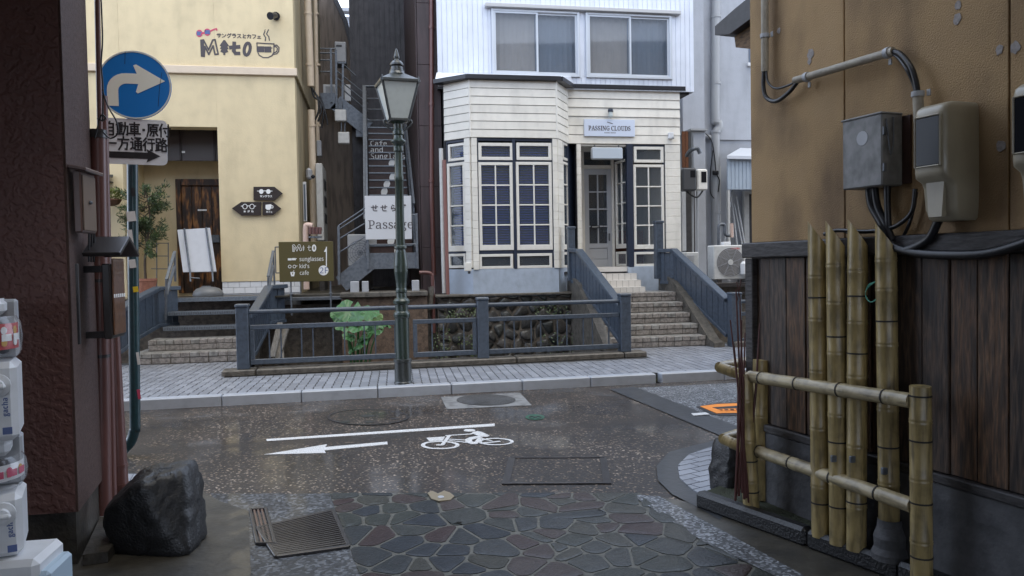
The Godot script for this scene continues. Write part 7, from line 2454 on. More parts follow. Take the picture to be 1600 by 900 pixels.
	part(t, "roof", s, M.lamp_dark)
	s = st0()
	lathe(s, ax.call(119), [[0.1, 0.0], [0.105, 0.02], [0.09, 0.05], [0.088, 0.07], [0.078, 0.075], [0.075, 0.11], [0.065, 0.115], [0.062, 0.125], [0.085, 0.13], [0.083, 0.15], [0.06, 0.18], [0.03, 0.195], [0.025, 0.21], [0.035, 0.22], [0.036, 0.24], [0.02, 0.3], [0.012, 0.33], [0.0, 0.34]], 20)
	part(t, "chimney", s, M.lamp_dark)
func road_sign():
	var z := -7.1
	var t := thing("road_sign", "blue round right turn sign with a white plate on a green pole", "road sign", G(186, 712))
	var pts := [G(186, 716) , Z(193, 703, z + 0.02), Z(204, 690, z), Z(210, 672, z), Z(211, 650, z), Z(208, 400, z), Z(206, 120, z)]
	tubes(t, "pole", smooth_path(pts, 6), 0.044, M.pole_green, 16)
	# stickers on the pole
	for e in [[205, 338, 12, 14, 0], [204, 370, 6, 20, 0], [207, 412, 9, 12, 0], [212, 452, 7, 8, 1], [216, 560, 4, 18, 0], [217, 616, 4, 14, 2], [208, 300, 5, 12, 3]]:
		var p := Z(e[0], e[1], z + 0.047)
		bx(t, "sticker", p, Vector3(e[2] * 0.0058, e[3] * 0.006, 0.003), [M.sticker, M.yellow_sticker, M.red_ink, M.ink][e[4]], 0.0, Basis(Vector3.UP, 0.25) * Basis(Vector3.BACK, 0.1))
	var zs := z + 0.08
	var c := Z(210.5, 133, zs)
	var b := Basis(Vector3.UP, 0.12)
	var r := 0.288
	var s := st0()
	lathe(s, c, [[0.0, -0.01], [r, -0.01], [r, 0.004], [r - 0.006, 0.006], [0.0, 0.006]], 48, b * Basis(Vector3.RIGHT, PI / 2))
	part(t, "disc", s, M.sign_blue)
	s = st0()
	var rp := []
	for i in 49: rp.append(c + b * Vector3(cos(TAU * i / 48.0) * (r - 0.008), sin(TAU * i / 48.0) * (r - 0.008), 0.006))
	ribbon(s, rp, 0.011, b.z, 0.001)
	part(t, "rim", s, M.sign_white)
	var pl := PackedVector2Array([Vector2(-0.74, -0.635), Vector2(-0.44, -0.635), Vector2(-0.44, -0.18)])
	for k in 6: pl.append(Vector2(-0.2 - 0.24 * cos(PI / 2 * (k + 1) / 6.0), -0.18 + 0.21 * sin(PI / 2 * (k + 1) / 6.0)))
	pl.append_array(PackedVector2Array([Vector2(0.1, 0.03), Vector2(0.03, -0.2), Vector2(0.08, -0.245), Vector2(0.83, 0.15), Vector2(0.06, 0.6), Vector2(-0.02, 0.57), Vector2(0.07, 0.33), Vector2(-0.22, 0.33)]))
	for k in 7: pl.append(Vector2(-0.22 - 0.52 * sin(PI / 2 * (k + 1) / 7.0), -0.17 + 0.5 * cos(PI / 2 * (k + 1) / 7.0)))
	var p2 := PackedVector2Array()
	for p in pl: p2.append(p * r)
	s = st0()
	prism(s, p2, 0.002, Transform3D(b, c + b.z * 0.0085))
	part(t, "arrow", s, mat(0.8, 0.82, 0.74, 0.4))
	s = st0()
	ribbon(s, [c + b * Vector3(0.75 * r, 0.4 * r, 0.009), c + b * Vector3(0.68 * r, 0.0, 0.009), c + b * Vector3(0.62 * r, -0.6 * r, 0.009)], 0.003, b.z, 0.001)
	ribbon(s, [c + b * Vector3(-0.22 * r, 0.95 * r, 0.009), c + b * Vector3(-0.24 * r, 0.6 * r, 0.009)], 0.003, b.z, 0.001)
	part(t, "scratches", s, M.ink)
	# plate
	var q := R(163, 186, 260, 257, zs)
	var pc := Vector3((q[0] + q[2]) / 2, (q[1] + q[3]) / 2, zs)
	var W2: float = (q[2] - q[0]) / 2
	var H2: float = (q[3] - q[1]) / 2
	var po := PackedVector2Array()
	for e in [[1, 1], [-1, 1], [-1, -1], [1, -1]]:
		for k in 5:
			var a = PI / 2 * k / 4.0 + {Vector2(1, 1): 0.0, Vector2(-1, 1): PI / 2, Vector2(-1, -1): PI, Vector2(1, -1): 3 * PI / 2}[Vector2(e[0], e[1])]
			po.append(Vector2(e[0] * (W2 - 0.04) + cos(a) * 0.04, e[1] * (H2 - 0.04) + sin(a) * 0.04))
	s = st0()
	var pb := Basis(Vector3.UP, 0.1) * Basis(Vector3.BACK, -0.02)
	prism(s, po, 0.012, Transform3D(pb, pc))
	part(t, "plate", s, M.plate)
	s = st0()
	var tl := pc + pb * Vector3(-W2 * 0.98, H2 * 0.84, 0.001)
	kana(s, "自動車・原付", tl, pb.x, -pb.y, 0.112, 0.013, 1.06, 0.8)
	kana(s, "一方通行路", pc + pb * Vector3(-W2 * 0.96, H2 * 0.2, 0.001), pb.x, -pb.y, 0.112, 0.013, 1.1, 0.8)
	part(t, "lettering", s, M.ink)
	s = st0()
	prism(s, PackedVector2Array([Vector2(-W2 * 0.93, -H2 * 0.74), Vector2(W2 * 0.38, -H2 * 0.74), Vector2(W2 * 0.34, -H2 * 0.9), Vector2(W2 * 0.78, -H2 * 0.6), Vector2(W2 * 0.34, -H2 * 0.3), Vector2(W2 * 0.38, -H2 * 0.46), Vector2(-W2 * 0.93, -H2 * 0.46)]), 0.002, Transform3D(pb, pc + pb.z * 0.003))
	part(t, "arrow_print", s, M.ink)
	for y in [124, 145, 222]:
		span(t, "clamp", pc.x + 0.01, pc.x + 0.13, hy(210, y, z) - 0.015, hy(210, y, z) + 0.015, z - 0.05, zs - 0.012, M.steel)
# ------------------------------------------------------------------ things around the yellow building
func yellow_house_things():
	var z := -15.0
	# arrow boards on the wall
	var q := func(l: Array) -> Array:
		var o := []
		for i in range(0, l.size(), 2):
			o.append(150 + l[i] / 4.0); o.append(225 + l[i + 1] / 4.0)
		return o
	for e in [["dark brown arrow board pointing to the sunglasses", [984, 267, 1115, 267, 1166, 308, 1115, 352, 984, 350], 0], ["dark brown arrow board pointing to the spectacles", [908, 362, 1031, 362, 1031, 445, 908, 447, 849, 402], 1], ["small dark brown arrow board with a white cup", [1041, 362, 1105, 362, 1156, 402, 1105, 444, 1041, 443], 2]]:
		var l: Array = q.call(e[1])
		var c := Z((l[0] + l[2]) / 2.0, (l[1] + l[7]) / 2.0, z + 0.05)
		var t := thing("arrow_board", e[0], "sign", c, "arrow boards on the yellow wall")
		var s := st0()
		zpoly(s, l, z + 0.055, 0.045)
		part(t, "board", s, M.brown_board)
		s = st0()
		var n := Vector3(0, 0, 1)
		var zz := z + 0.0555
		if e[2] == 2:
			zpoly(s, q.call([1060, 380, 1096, 376, 1094, 402, 1086, 412, 1068, 411, 1059, 402]), zz + 0.002)
			ribbon(s, zline(q.call(ring(1100, 393, 7, 8, 10)), zz), 0.012, n)
			kana(s, "カフェ", Z(150 + 1063 / 4.0, 225 + 418 / 4.0, zz), Vector3.RIGHT, Vector3.DOWN, 0.035, 0.006)
		else:
			var x0 := 1033 if e[2] == 0 else 931
			var y0 := 297 if e[2] == 0 else 391
			for k in [0, 44]:
				if e[2] == 0: zpoly(s, q.call(ring(x0 + k, y0, 14, 15, 16).slice(0, 32)), zz + 0.002)
				else: ribbon(s, zline(q.call(ring(x0 + k, y0, 14, 15, 16)), zz), 0.011, n)
			ribbon(s, zline(q.call([x0 + 14, y0 - 4, x0 + 30, y0 - 4]), zz), 0.012, n)
			ribbon(s, zline(q.call([x0 - 24, y0 - 3, x0 - 14, y0 - 3]), zz), 0.012, n)
			ribbon(s, zline(q.call([x0 + 58, y0 - 3, x0 + 68, y0 - 3]), zz), 0.012, n)
			kana(s, "サングラス" if e[2] == 0 else "めがね", Z(150 + (x0 - 8) / 4.0, 225 + (y0 + 24) / 4.0, zz), Vector3.RIGHT, Vector3.DOWN, 0.036, 0.007, 1.25 if e[2] == 0 else 1.9)
		part(t, "print", s, M.white_ink)
	# spotlight on the upper wall
	var p := Z(428, 25, z + 0.12)
	var t := thing("wall_spotlight", "small black spotlight on the upper yellow wall", "spotlight", p)
	tubes(t, "mount", [Z(431, 25, z + 0.0), Z(431, 25, z + 0.06)], 0.075, M.black_trim, 14)
	tubes(t, "head", [Z(431, 24, z + 0.14), Z(422, 25, z + 0.3)], [0.045, 0.07], M.black_trim, 14)
	tubes(t, "arm", [Z(431, 25, z + 0.05), Z(430, 24.5, z + 0.16)], 0.02, M.black_trim, 8)
	# white board leaning on an easel
	var zb := -14.75
	t = thing("white_board", "blank white board on thin dark easel legs by the door", "board", Z(315, 440, zb))
	var a := Z(277, 359, zb - 0.15)
	var b2 := Z(328, 356, zb - 0.15)
	var c2 := Z(338, 424, zb)
	var d := Z(286, 425, zb)
	var s := st0()
	var back := Vector3(0, -0.01, -0.025)
	var mid := (a + b2 + c2 + d) / 4 + back / 2
	oquad(s, a, b2, c2, d, mid)
	oquad(s, a + back, b2 + back, c2 + back, d + back, mid)
	for e in [[a, b2], [b2, c2], [c2, d], [d, a]]: oquad(s, e[0], e[1], e[1] + back, e[0] + back, mid)
	part(t, "board", s, M.white_board)
	for e in [[288, 357, 298, 440], [322, 355, 333, 440]]:
		tubes(t, "leg", [Z(e[0], e[1], zb - 0.12), Z(e[2] - 1, 425, zb + 0.03), Z(e[2], e[3], zb + 0.1)], 0.018, M.steel, 6)
	tubes(t, "crossbar", [Z(297, 434, zb + 0.08), Z(312, 435, zb + 0.08)], 0.015, M.steel, 6)
	# grey water weight
	p = Z(325, 452, -14.6)
	p.y = 1.112
	t = thing("water_weight", "low grey plastic water weight on the landing", "weight", p)
	s = st0()
	var L := []
	for e in [[0.0, 1.0], [0.04, 1.04], [0.09, 0.95], [0.14, 0.75], [0.165, 0.45], [0.17, 0.2]]:
		var r := []
		for i in 24: r.append(p + Vector3(cos(TAU * i / 24.0) * 0.26 * e[1], e[0], sin(TAU * i / 24.0) * 0.2 * e[1]))
		L.append(r)
	rings(s, L)
	part(t, "tank", s, mat(0.13, 0.135, 0.14, 0.45))
	bx(t, "grip", p + Vector3(-0.03, 0.175, 0), Vector3(0.16, 0.02, 0.06), M.steel, 0.008)
	# olive tree in a pot
	p = Z(228, 447, -14.6)
	p.y = 1.112
	t = thing("olive_tree", "small olive tree growing in a terracotta pot", "tree", p)
	s = st0()
	lathe(s, p, [[0.13, 0.0], [0.18, 0.28], [0.19, 0.3], [0.19, 0.34], [0.16, 0.34], [0.15, 0.28], [0.0, 0.28]], 20)
	part(t, "pot", s, M.terracotta)
	var top := Z(232, 330, -14.6)
	s = st0()
	tube(s, smooth_path([p + Vector3(0, 0.27, 0), p + Vector3(0.0, 0.7, 0), top + Vector3(0.02, -0.1, 0), top + Vector3(-0.05, 0.4, 0)], 5), [0.025, 0.024, 0.023, 0.022, 0.022, 0.021, 0.02, 0.019, 0.018, 0.017, 0.016, 0.014, 0.012, 0.01, 0.008, 0.006], 7)
	var tips := []
	for i in 46:
		var st := Vector3(p.x + 0.02, lerpf(p.y + 0.75, top.y + 0.25, rng.randf()), p.z)
		var dir := Vector3(rng.randf_range(-1, 1), rng.randf_range(0.1, 1.0), rng.randf_range(-0.9, 0.9)).normalized()
		var l := rng.randf_range(0.2, 0.52) * (1.0 if dir.x < 0 else 1.15)
		var e := st + dir * l + Vector3(0, -0.05, 0)
		tube(s, [st, st.lerp(e, 0.5) + Vector3(0, 0.03, 0), e], [0.007, 0.005, 0.002], 4)
		tips.append([st, e])
	part(t, "trunk", s, M.bark)
	for m in 2:
		s = st0()
		for e in tips:
			for k in 48:
				var f := rng.randf_range(0.3, 1.05)
				var w: Vector3 = e[0].lerp(e[1], f) + Vector3(rng.randf_range(-1, 1), rng.randf_range(-1, 1), rng.randf_range(-1, 1)) * 0.05
				var dd = ((e[1] - e[0]).normalized() + Vector3(rng.randf_range(-1, 1), rng.randf_range(-1, 1), rng.randf_range(-1, 1)) * 0.9).normalized()
				leaf(s, w, dd, Vector3(rng.randf_range(-1, 1), 1, rng.randf_range(-1, 1)).normalized(), rng.randf_range(0.05, 0.09), 0.022)
		tag(part(t, "crown", s, [M.leaf, M.leaf_dark][m]), "", "", "", "stuff")
	# small trellis behind the pot
	t = thing("wire_trellis", "thin grey wire trellis behind the potted olive tree", "trellis", Z(252, 440, -14.9))
	for x in [245, 263]: tubes(t, "upright", [Z(x, 448, -14.9), Z(x, 379, -14.9)], 0.01, M.steel, 5)
	for y in [380, 400, 420]: tubes(t, "wire", [Z(236, y, -14.9), Z(263, y, -14.9)], 0.008, M.steel, 5)
	# hanging planter and small awning left
	p = Z(172, 322, -14.7)
	t = thing("hanging_planter", "wall basket of yellow green succulents beside the brown pipes", "planter", p)
	s = st0()
	lathe(s, p, [[0.05, 0.0], [0.14, 0.03], [0.19, 0.1], [0.19, 0.12], [0.0, 0.1]], 18)
	part(t, "basket", s, mat(0.14, 0.07, 0.04, 0.8))
	s = st0()
	for i in 420:
		var o := p + Vector3(rng.randf_range(-0.2, 0.22), 0.1 + rng.randf_range(0.0, 0.18), rng.randf_range(-0.14, 0.14))
		leaf(s, o, Vector3(rng.randf_range(-1, 1), rng.randf_range(0, 1), rng.randf_range(-1, 1)).normalized(), Vector3.UP, rng.randf_range(0.04, 0.08), 0.03)
	tag(part(t, "foliage", s, M.leaf_lime), "", "", "", "stuff")
	span(t, "bracket", p.x - 0.02, p.x + 0.02, p.y + 0.05, p.y + 0.09, z, p.z, M.black_trim)
	p = Z(168, 285, z)
	t = thing("small_awning", "small black curved awning over a hidden window", "awning", p)
	s = st0()
	for k in 6:
		var a0 := PI / 2 * k / 6.0
		var a1 := PI / 2 * (k + 1) / 6.0
		abox(s, Vector3(p.x - 0.2, p.y + (sin(a0) + sin(a1)) * 0.055, z + 0.02 + (cos(a0) + cos(a1)) * 0.12), Vector3(0.62, 0.012, 0.06), 0.0, Basis(Vector3.RIGHT, (a0 + a1) / 2 - PI / 2 + 1.2))
	part(t, "hood", s, M.black_trim)
	span(t, "frame", p.x - 0.5, p.x + 0.1, p.y - 0.01, p.y + 0.01, z + 0.001, z + 0.24, M.black_trim)
	# pipes on the passage side of the yellow house
	var xs := Z(463, 220, z).x
	for e in [["yellow downpipe with a gap in it on the passage side", [479, -40, 486, 135], [486, 172, 491, 380], 0.075], ["slim yellow pipe behind the yellow downpipe", [492, -40, 497, 240], [], 0.045]]:
		var zz: float = -16.6 if e[3] > 0.05 else -18.0
		var t2 := thing("yellow_pipe", e[0], "pipe", Z(e[1][2], 380, zz), "yellow pipes in the passage")
		for k in [1, 2]:
			var l: Array = e[k]
			if l.is_empty(): continue
			tubes(t2, "pipe", [Z(l[0], l[1], zz), Z(l[2], l[3], zz)], e[3], M.yellow_trim, 10)
		for y in [20, 100, 195]: tubes(t2, "joint", [Z(e[1][0] + y * 0.035 + 1.4, y, zz), Z(e[1][0] + y * 0.035 + 1.5, y + 3, zz)], e[3] + 0.012, M.yellow_trim, 10)
	t = thing("passage_cables", "tangle of black cables on the passage side of the yellow house", "cables", Z(495, 180, -17.0))
	for l in [[486, 130, 490, 150, 500, 158, 508, 175, 512, 195], [487, 138, 496, 152, 498, 172, 492, 188], [484, 134, 493, 146, 503, 165, 497, 190], [500, 150, 506, 172, 502, 200]]:
		var pts := []
		for i in range(0, l.size(), 2): pts.append(Z(l[i], l[i + 1], -16.9))
		tubes(t, "cable", smooth_path(pts, 5), 0.022, M.cable, 6)
	t = thing("junction_box", "small grey junction box under the cables in the passage", "box", Z(498, 232, -17.4))
	rect(t, "case", 494.5, 219, 502, 244, -17.3, 0.2, M.pale_grey, 0.015)
	t = thing("hooded_camera", "small grey hooded camera on the passage wall", "camera", Z(483, 275, -16.2))
	rect(t, "hood", 478, 262, 487, 280, -16.1, 0.25, M.pale_grey, 0.04)
	bx(t, "lens", Z(489, 276, -16.0), Vector3(0.08, 0.08, 0.08), M.black_trim, 0.03)
	t = thing("side_window", "narrow white framed window on the passage side", "window", Z(475, 320, -15.9))
	rect(t, "frame", 473.5, 284, 479, 346, -15.85, 0.04, M.white_plastic, 0.006)
	rect(t, "pane", 475, 288, 477.6, 344, -15.84, 0.03, M.blue_glass)

# ------------------------------------------------------------------ steel stairs and clutter in the gap
func gap_things():
	# tall white condenser cabinet
	var z := -16.3
	var r := R(494, 255, 505, 376, z)
	var t := thing("tall_cabinet", "tall white slim cabinet standing in the passage", "cabinet", Vector3(r[0], r[1], z))
	span(t, "case", r[0], r[2], r[1], r[3], z - 1.3, z, M.ac_white, 0.015)
	for k in 3:
		span(t, "louvre", r[2] + 0.001, r[2] + 0.012, r[3] - 0.28 - k * 0.36 - 0.2, r[3] - 0.28 - k * 0.36, z - 1.0, z - 0.3, M.ac_dark)
	span(t, "stand", r[0] + 0.02, r[2] - 0.02, 1.0, r[1] - 0.002, z - 1.2, z - 0.05, M.dark_wall)
	# valve manifold
	z = -14.9
	t = thing("valve_manifold", "row of brass valves on a pink stand pipe", "valves", Z(480, 440, z))
	tubes(t, "stand_pipe", smooth_path([Z(479, 452, z), Z(478, 380, z), Z(478, 356, z), Z(480, 352, z), Z(488, 353, z)], 4), 0.055, M.pink_pipe, 12)
	for k in 4:
		var x := 485 + k * 5.0
		tubes(t, "valve", [Z(x, 355, z + 0.05), Z(x, 366, z + 0.05)], 0.03, M.brown_pipe, 8)
		tubes(t, "valve_wheel", [Z(x, 369, z + 0.06), Z(x, 372, z + 0.06)], 0.035, M.steel, 10)
	tubes(t, "header", [Z(480, 357, z), Z(503, 359, z)], 0.025, M.brown_pipe, 8)
	# cafe board on thin posts
	z = -12.9
	r = R(436, 377.5, 521, 440, z)
	t = thing("cafe_board", "olive brown cafe board with white lettering on thin posts", "sign board", Vector3((r[0] + r[2]) / 2, r[1] - 0.6, z))
	var b := Basis(Vector3.BACK, 0.0)
	span(t, "board", r[0], r[2], r[1], r[3], z - 0.03, z, M.olive_board, 0.004)
	for x in [r[0] + 0.17, r[2] - 0.06]:
		tubes(t, "post", [Vector3(x, r[1] - 0.55, z - 0.05), Vector3(x, r[3] - 0.05, z - 0.05)], 0.014, M.steel, 6)
		bx(t, "bolt", Vector3(x, r[1] - 0.2, z - 0.05), Vector3(0.05, 0.025, 0.05), M.steel, 0.005)
	for y in [r[1] + 0.15, r[3] - 0.08]: tubes(t, "bracket", [Vector3(r[0] - 0.06, y, z - 0.05), Vector3(r[0] + 0.2, y, z - 0.05)], 0.01, M.steel, 5)
	tubes(t, "bracket", [Vector3(r[0] - 0.06, r[1] + 0.15, z - 0.05), Vector3(r[0] - 0.06, r[3] - 0.08, z - 0.05)], 0.01, M.steel, 5)
	var q := func(l: Array) -> Array:
		var o := []
		for i in range(0, l.size(), 2): o.append(Z(150 + l[i] / 4.0, 225 + l[i + 1] / 4.0, z + 0.001))
		return o
	var n := Vector3(0, 0, 1)
	var s := st0()
	for l in [[1228, 632, 1230, 672], [1230, 672, 1240, 672, 1242, 645], [1242, 645, 1256, 670, 1268, 642], [1268, 642, 1276, 668, 1286, 664], [1286, 664, 1274, 628, 1264, 630, 1254, 652, 1238, 628, 1228, 632], [1234, 668, 1233, 636], [1297, 634, 1297, 668], [1291, 645, 1303, 645], [1291, 656, 1303, 656], [1331, 634, 1330, 660, 1334, 667, 1344, 664], [1322, 646, 1344, 644]]: ribbon(s, q.call(l), 0.007, n)
	ribbon(s, q.call(ring(1363, 650, 9, 18, 14)), 0.022, n)
	ribbon(s, q.call([1440, 760, 1440, 645]), 0.016, n)
	zpoly(s, [150 + 1424 / 4.0, 225 + 674 / 4.0, 150 + 1443 / 4.0, 225 + 640 / 4.0, 150 + 1443 / 4.0, 225 + 674 / 4.0], z + 0.004, 0.003)
	zpoly(s, (func(): 
		var o := []
		var rr := ring(1422, 790, 31, 31, 24)
		for i in range(0, 48, 2):
			o.append(150 + rr[i] / 4.0); o.append(225 + rr[i + 1] / 4.0)
		return o).call(), z + 0.004, 0.003)
	for e in [[1211, 721, true], [1237, 720, true], [1211, 766, false], [1240, 766, false]]:
		if e[2]: ribbon(s, q.call([e[0] - 7, e[1], e[0] + 7, e[1]]), 0.035, n)
		else: ribbon(s, q.call(ring(e[0], e[1], 9, 9, 12)), 0.009, n)
	ribbon(s, q.call([1218, 719, 1254, 716]), 0.008, n)
	ribbon(s, q.call([1248, 764, 1258, 761]), 0.008, n)
	ribbon(s, q.call([1220, 805, 1224, 822, 1234, 822, 1238, 805]), 0.025, n)
	ribbon(s, q.call([1217, 802, 1241, 802]), 0.012, n)
	ribbon(s, q.call([1231, 800, 1237, 790]), 0.008, n)
	part(t, "print", s, M.white_ink)
	for e in [["sunglasses", 1270, 720], ["kid's", 1270, 764], ["cafe", 1272, 806]]:
		letters(t, "lettering", e[0], "Droid Sans", 0.07, Z(150 + e[1] / 4.0, 225 + e[2] / 4.0, z + 0.002), M.white_ink, Basis(), 0, 0.0, 0.86)
	letters(t, "floor_lettering", "2F", "Droid Sans", 0.1, Z(150 + 1424 / 4.0, 225 + 790 / 4.0, z + 0.005), M.blue_ink, Basis(), 1)
	# wooden deck edge and dark space behind the board
	t = thing("passage_deck", "low wet deck in front of the passage", "deck", Vector3(-1.0, 0.9, -15.2))
	span(t, "deck", -1.48, Z(535, 450, -14.6).x, 1.05, 1.11, -22.0, -14.45, M.wet_concrete, 0.005)
	span(t, "edge", -2.0, Z(535, 450, -14.4).x, 1.0, 1.06, -14.44, -14.36, M.steel, 0.005)
	# steel stairs
	z = -14.85
	var pl := R(575, 395, 652, 420, z)
	var x0: float = pl[0]
	var x1: float = pl[2]
	var h := hy(612, 396, z)
	t = thing("steel_stairs", "galvanised steel stairs climbing to the upper cafe floor", "stairs", Vector3((x0 + x1) / 2, 1.1, z))
	span(t, "platform_string", x0, x1, pl[1], pl[3], z - 0.02, z, M.steel, 0.003)
	span(t, "platform", x0, x1, h - 0.05, h - 0.01, z - 1.0, z - 0.022, M.tread)
	# flight up, away from the street
	var zt := -15.75
	var steps := 17
	var topz := -19.9
	var toph := hy(605, 201, topz)
	for k in steps:
		var f := (k + 1.0) / steps
		var zz := lerpf(zt, topz, float(k) / steps)
		var hh := lerpf(h, toph, f)
		span(t, "tread", x0 + 0.04, x1 - 0.04, hh - 0.03, hh, zz - 0.27, zz, M.tread, 0.003)
		span(t, "riser", x0 + 0.04, x1 - 0.04, hh - (toph - h) / steps + 0.002, hh - 0.032, zz - 0.03, zz - 0.02, M.brown_riser)
	for x in [x0, x1]:
		bars(t, "string", Vector3(x, h + 0.02, zt + 0.15), Vector3(x, toph, topz - 0.1), 0.03, 0.3, M.steel, 0.003)
		bars(t, "handrail", Vector3(x, h + 1.0, zt + 0.15), Vector3(x, toph + 0.95, topz - 0.1), 0.05, 0.05, M.steel, 0.006)
		for k in 5: bars(t, "baluster", Vector3(x, lerpf(h, toph, k / 5.0) + 0.1, lerpf(zt, topz, k / 5.0)), Vector3(x, lerpf(h, toph, k / 5.0) + 1.05, lerpf(zt, topz, k / 5.0)), 0.03, 0.03, M.steel)
	# lettering and coffee bean prints on the risers
	for e in [["Cafe", 577, 218, 6], ["and", 579, 229.5, 5], ["Sunglasses", 577, 240.5, 4]]:
		pass
	var rk := func(k: int) -> Vector2:
		var zz := lerpf(zt, topz, float(k) / steps)
		return Vector2(lerpf(h, toph, (k + 0.5) / steps) - 0.01, zz - 0.018)
	for e in [["Cafe", 14], ["and", 13], ["Sunglasses", 12]]:
		var v: Vector2 = rk.call(e[1])
		letters(t, "lettering", e[0], "Droid Sans Mono", 0.13, Vector3(x0 + 0.08, v.x, v.y), M.white_ink, Basis(), 0, 1.0)
	var bn := [[11, 0.62], [9, 0.62], [8, 0.47], [7, 0.4], [6, 0.46], [1, 0.5], [0, 0.64]]
	for e in bn:
		var v: Vector2 = rk.call(e[0])
		s = st0()
		prism(s, pv(ring(0, 0, 0.07, 0.095, 16).slice(0, 32)), 0.003, Transform3D(Basis(Vector3.BACK, -0.4), Vector3(lerpf(x0, x1, e[1]), v.x, v.y)))
		part(t, "bean_print", s, M.white_ink)
	# railings of the platform and of the low flight on the left
	var low := Z(533, 444, z)
	bars(t, "low_string", Vector3(x0 + 0.03, pl[3] - 0.16, z - 0.01), Vector3(low.x, low.y - 0.0, z - 0.01), 0.03, 0.33, M.steel, 0.003)
	bars(t, "low_string", Vector3(x0 + 0.03, pl[3] - 0.16, z - 0.95), Vector3(low.x, low.y - 0.0, z - 0.95), 0.03, 0.33, M.steel, 0.003)
	for k in 3:
		var f := (k + 0.5) / 3.0
		var c := Vector3(lerpf(low.x, x0, f), lerpf(low.y, pl[3] - 0.1, f), z - 0.5)
		bx(t, "low_tread", c, Vector3(0.26, 0.03, 0.86), M.tread)
	for e in [[x0, h, z], [x1, h, z]]:
		bars(t, "post", Vector3(e[0], e[1] - 0.3, e[2] + 0.02), Vector3(e[0], hy(600, 334, z), e[2] + 0.02), 0.05, 0.05, M.steel, 0.004)
	var pa := Z(530, 445, z + 0.02)
	bars(t, "post", pa, Z(529, 353, z + 0.02), 0.045, 0.045, M.steel, 0.004)
	for e in [[353, 325], [359, 332], [374, 349], [395, 370]]:
		tubes(t, "rail", [Z(529, e[0], z + 0.02), Z(570, e[1], z + 0.02)], 0.016, M.steel, 6)
	for y in [382, 336]: tubes(t, "rail", [Vector3(x0, hy(612, y, z), z + 0.02), Vector3(x1, hy(612, y, z), z + 0.02)], 0.016, M.steel, 6)
	# sign hung on the platform railing
	r = R(570.5, 306, 643, 374, z + 0.06)
	t = thing("passage_sign", "white passage sign hung on the steel stairs", "sign", Vector3((r[0] + r[2]) / 2, r[1], z + 0.06))
	span(t, "board", r[0], r[2], r[1], r[3], z + 0.045, z + 0.06, mat(0.58, 0.59, 0.61, 0.6), 0.003)
	letters(t, "lettering", "Passage", "Droid Serif", 0.17, Vector3(r[0] + 0.045, hy(600, 351, z + 0.06), z + 0.062), M.grey_ink, Basis(), 0, 0.0, 1.02)
	s = st0()
	kana(s, "せせらぎ", Vector3(r[0] + 0.12, hy(600, 320, z + 0.06), z + 0.061), Vector3.RIGHT, Vector3.DOWN, 0.12, 0.018, 1.45)
	part(t, "lettering", s, M.grey_ink)
	# upper landing with its flight to the left
	var zu := -19.9
	t = thing("upper_stairs", "upper steel flight and landing against the dark house", "stairs", Z(540, 200, zu))
	for l in [[500, 150, 524, 150], [524, 152, 575, 193]]:
		bars(t, "string", Z(l[0], l[1] + 8, zu), Z(l[2], l[3] + 8, zu), 0.05, 0.4, M.steel, 0.003)
	rect(t, "landing_plate", 556, 193, 575, 214, zu, 0.04, M.steel, 0.003)
	for l in [[500, 76, 525, 76], [500, 83, 525, 83], [500, 94, 517, 94], [500, 112, 517, 112], [525, 110, 575, 150], [527, 122, 575, 162], [529, 134, 575, 174], [536, 100, 556, 118]]:
		tubes(t, "rail", [Z(l[0], l[1], zu + 0.05), Z(l[2], l[3], zu + 0.05)], 0.018, M.steel, 6)
	for l in [[517, 76, 518, 160], [525, 78, 526, 170], [536, 100, 535, 165]]:
		bars(t, "post", Z(l[0], l[1], zu + 0.05), Z(l[2], l[3], zu + 0.05), 0.05, 0.05, M.steel)
	tubes(t, "bay_rail", [Z(569, 135, zu + 0.1), Z(640, 135, zu + 0.1)], 0.03, M.steel, 8)
	for y in [154, 171, 188]: tubes(t, "bay_rail", [Z(570, y, zu + 0.1), Z(640, y, zu + 0.1)], 0.016, M.steel, 6)
	bars(t, "bay_post", Z(569, 135, zu + 0.12), Z(571.5, 345, zu + 0.12 + 4.2), 0.08, 0.08, M.steel)
	t = thing("upper_air_conditioner", "grey outdoor unit mounted high in the passage", "air conditioner", Z(532, 100, zu - 0.6))
	rect(t, "case", 523, 65, 541, 97, zu - 0.5, 0.5, M.pale_grey, 0.02)
	rect(t, "grille", 525, 70, 534, 73, zu - 0.49, 0.02, M.ac_dark)
	rect(t, "bracket", 526, 97, 541, 99, zu - 0.45, 0.5, M.steel)
	t = thing("white_window_unit", "white framed window on the upper landing", "window", Z(516, 150, zu - 0.3))
	rect(t, "frame", 505, 132, 524, 151, zu - 0.3, 0.06, M.white_plastic, 0.01)
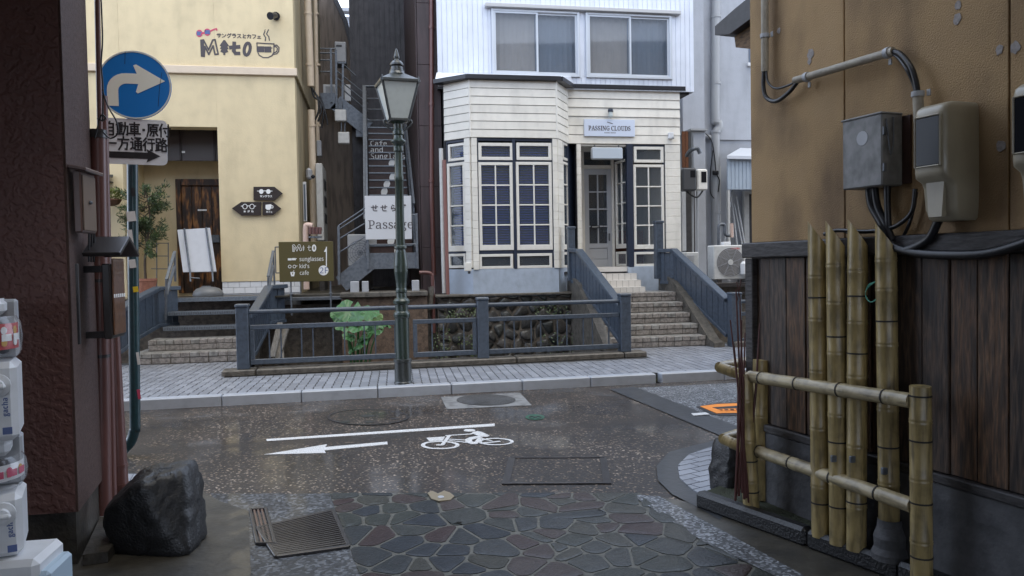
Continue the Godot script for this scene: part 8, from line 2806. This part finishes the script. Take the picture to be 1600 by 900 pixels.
	rect(t, "pane", 509, 135, 523, 151, zu - 0.28, 0.03, M.pale_grey)
	t = thing("white_hoarding", "narrow white panel behind the upper stair rail", "panel", Z(543, 150, zu - 0.3))
	rect(t, "sheet", 538, 132, 548, 158, zu - 0.3, 0.05, M.white_plastic, 0.01)
	for e in [[523, 171, 541, 189, "square white junction box hung under the upper stairs"], [528, 206, 546, 224, "square white junction box hung lowest in the passage"]]:
		t = thing("square_box", e[4], "box", Z((e[0] + e[2]) / 2.0, e[3], -17.0), "square white boxes in the passage")
		rect(t, "case", e[0], e[1], e[2], e[3], -17.0, 0.16, M.ac_white, 0.015)
		for k in [0.3, 0.6]: tubes(t, "conduit", [Z(lerpf(e[0], e[2], k), e[1], -17.1), Z(lerpf(e[0], e[2], k), e[1] - 16.0, -17.1)], 0.02, M.steel, 6)
	# outdoor unit under the stairs
	z = -16.0
	r = R(543, 366, 574, 416, z)
	t = thing("passage_air_conditioner", "grey outdoor unit standing behind the low steel flight", "air conditioner", Vector3(r[0], r[1], z))
	span(t, "case", r[0], r[2] + 0.2, r[1], r[3], z - 0.3, z, M.pale_grey, 0.02)
	s = st0()
	var cc := Vector3((r[0] + r[2]) / 2 + 0.05, (r[1] + r[3]) / 2 - 0.05, z + 0.004)
	for k in 5:
		var pts := []
		for i in 25: pts.append(cc + Vector3(cos(TAU * i / 24.0), sin(TAU * i / 24.0), 0) * 0.05 * (k + 1))
		tube(s, pts, 0.004, 4, false)
	for k in 12: bar(s, cc, cc + Vector3(cos(TAU * k / 12.0), sin(TAU * k / 12.0), 0) * 0.25, 0.006, 0.006)
	part(t, "grille", s, M.steel)
	span(t, "stand", r[0] + 0.02, r[2] + 0.1, 1.0, r[1] - 0.002, z - 0.28, z - 0.02, M.dark_wall)
	# dark wall that closes the passage
	t = thing("passage_wall", "dark wall that closes the passage behind the stairs", "wall", Vector3(-0.5, -1.0, -21.0))
	span(t, "wall", -1.4, 1.1, -1.0, hy(540, 118, -20.6), -21.0, -20.6, M.passage)
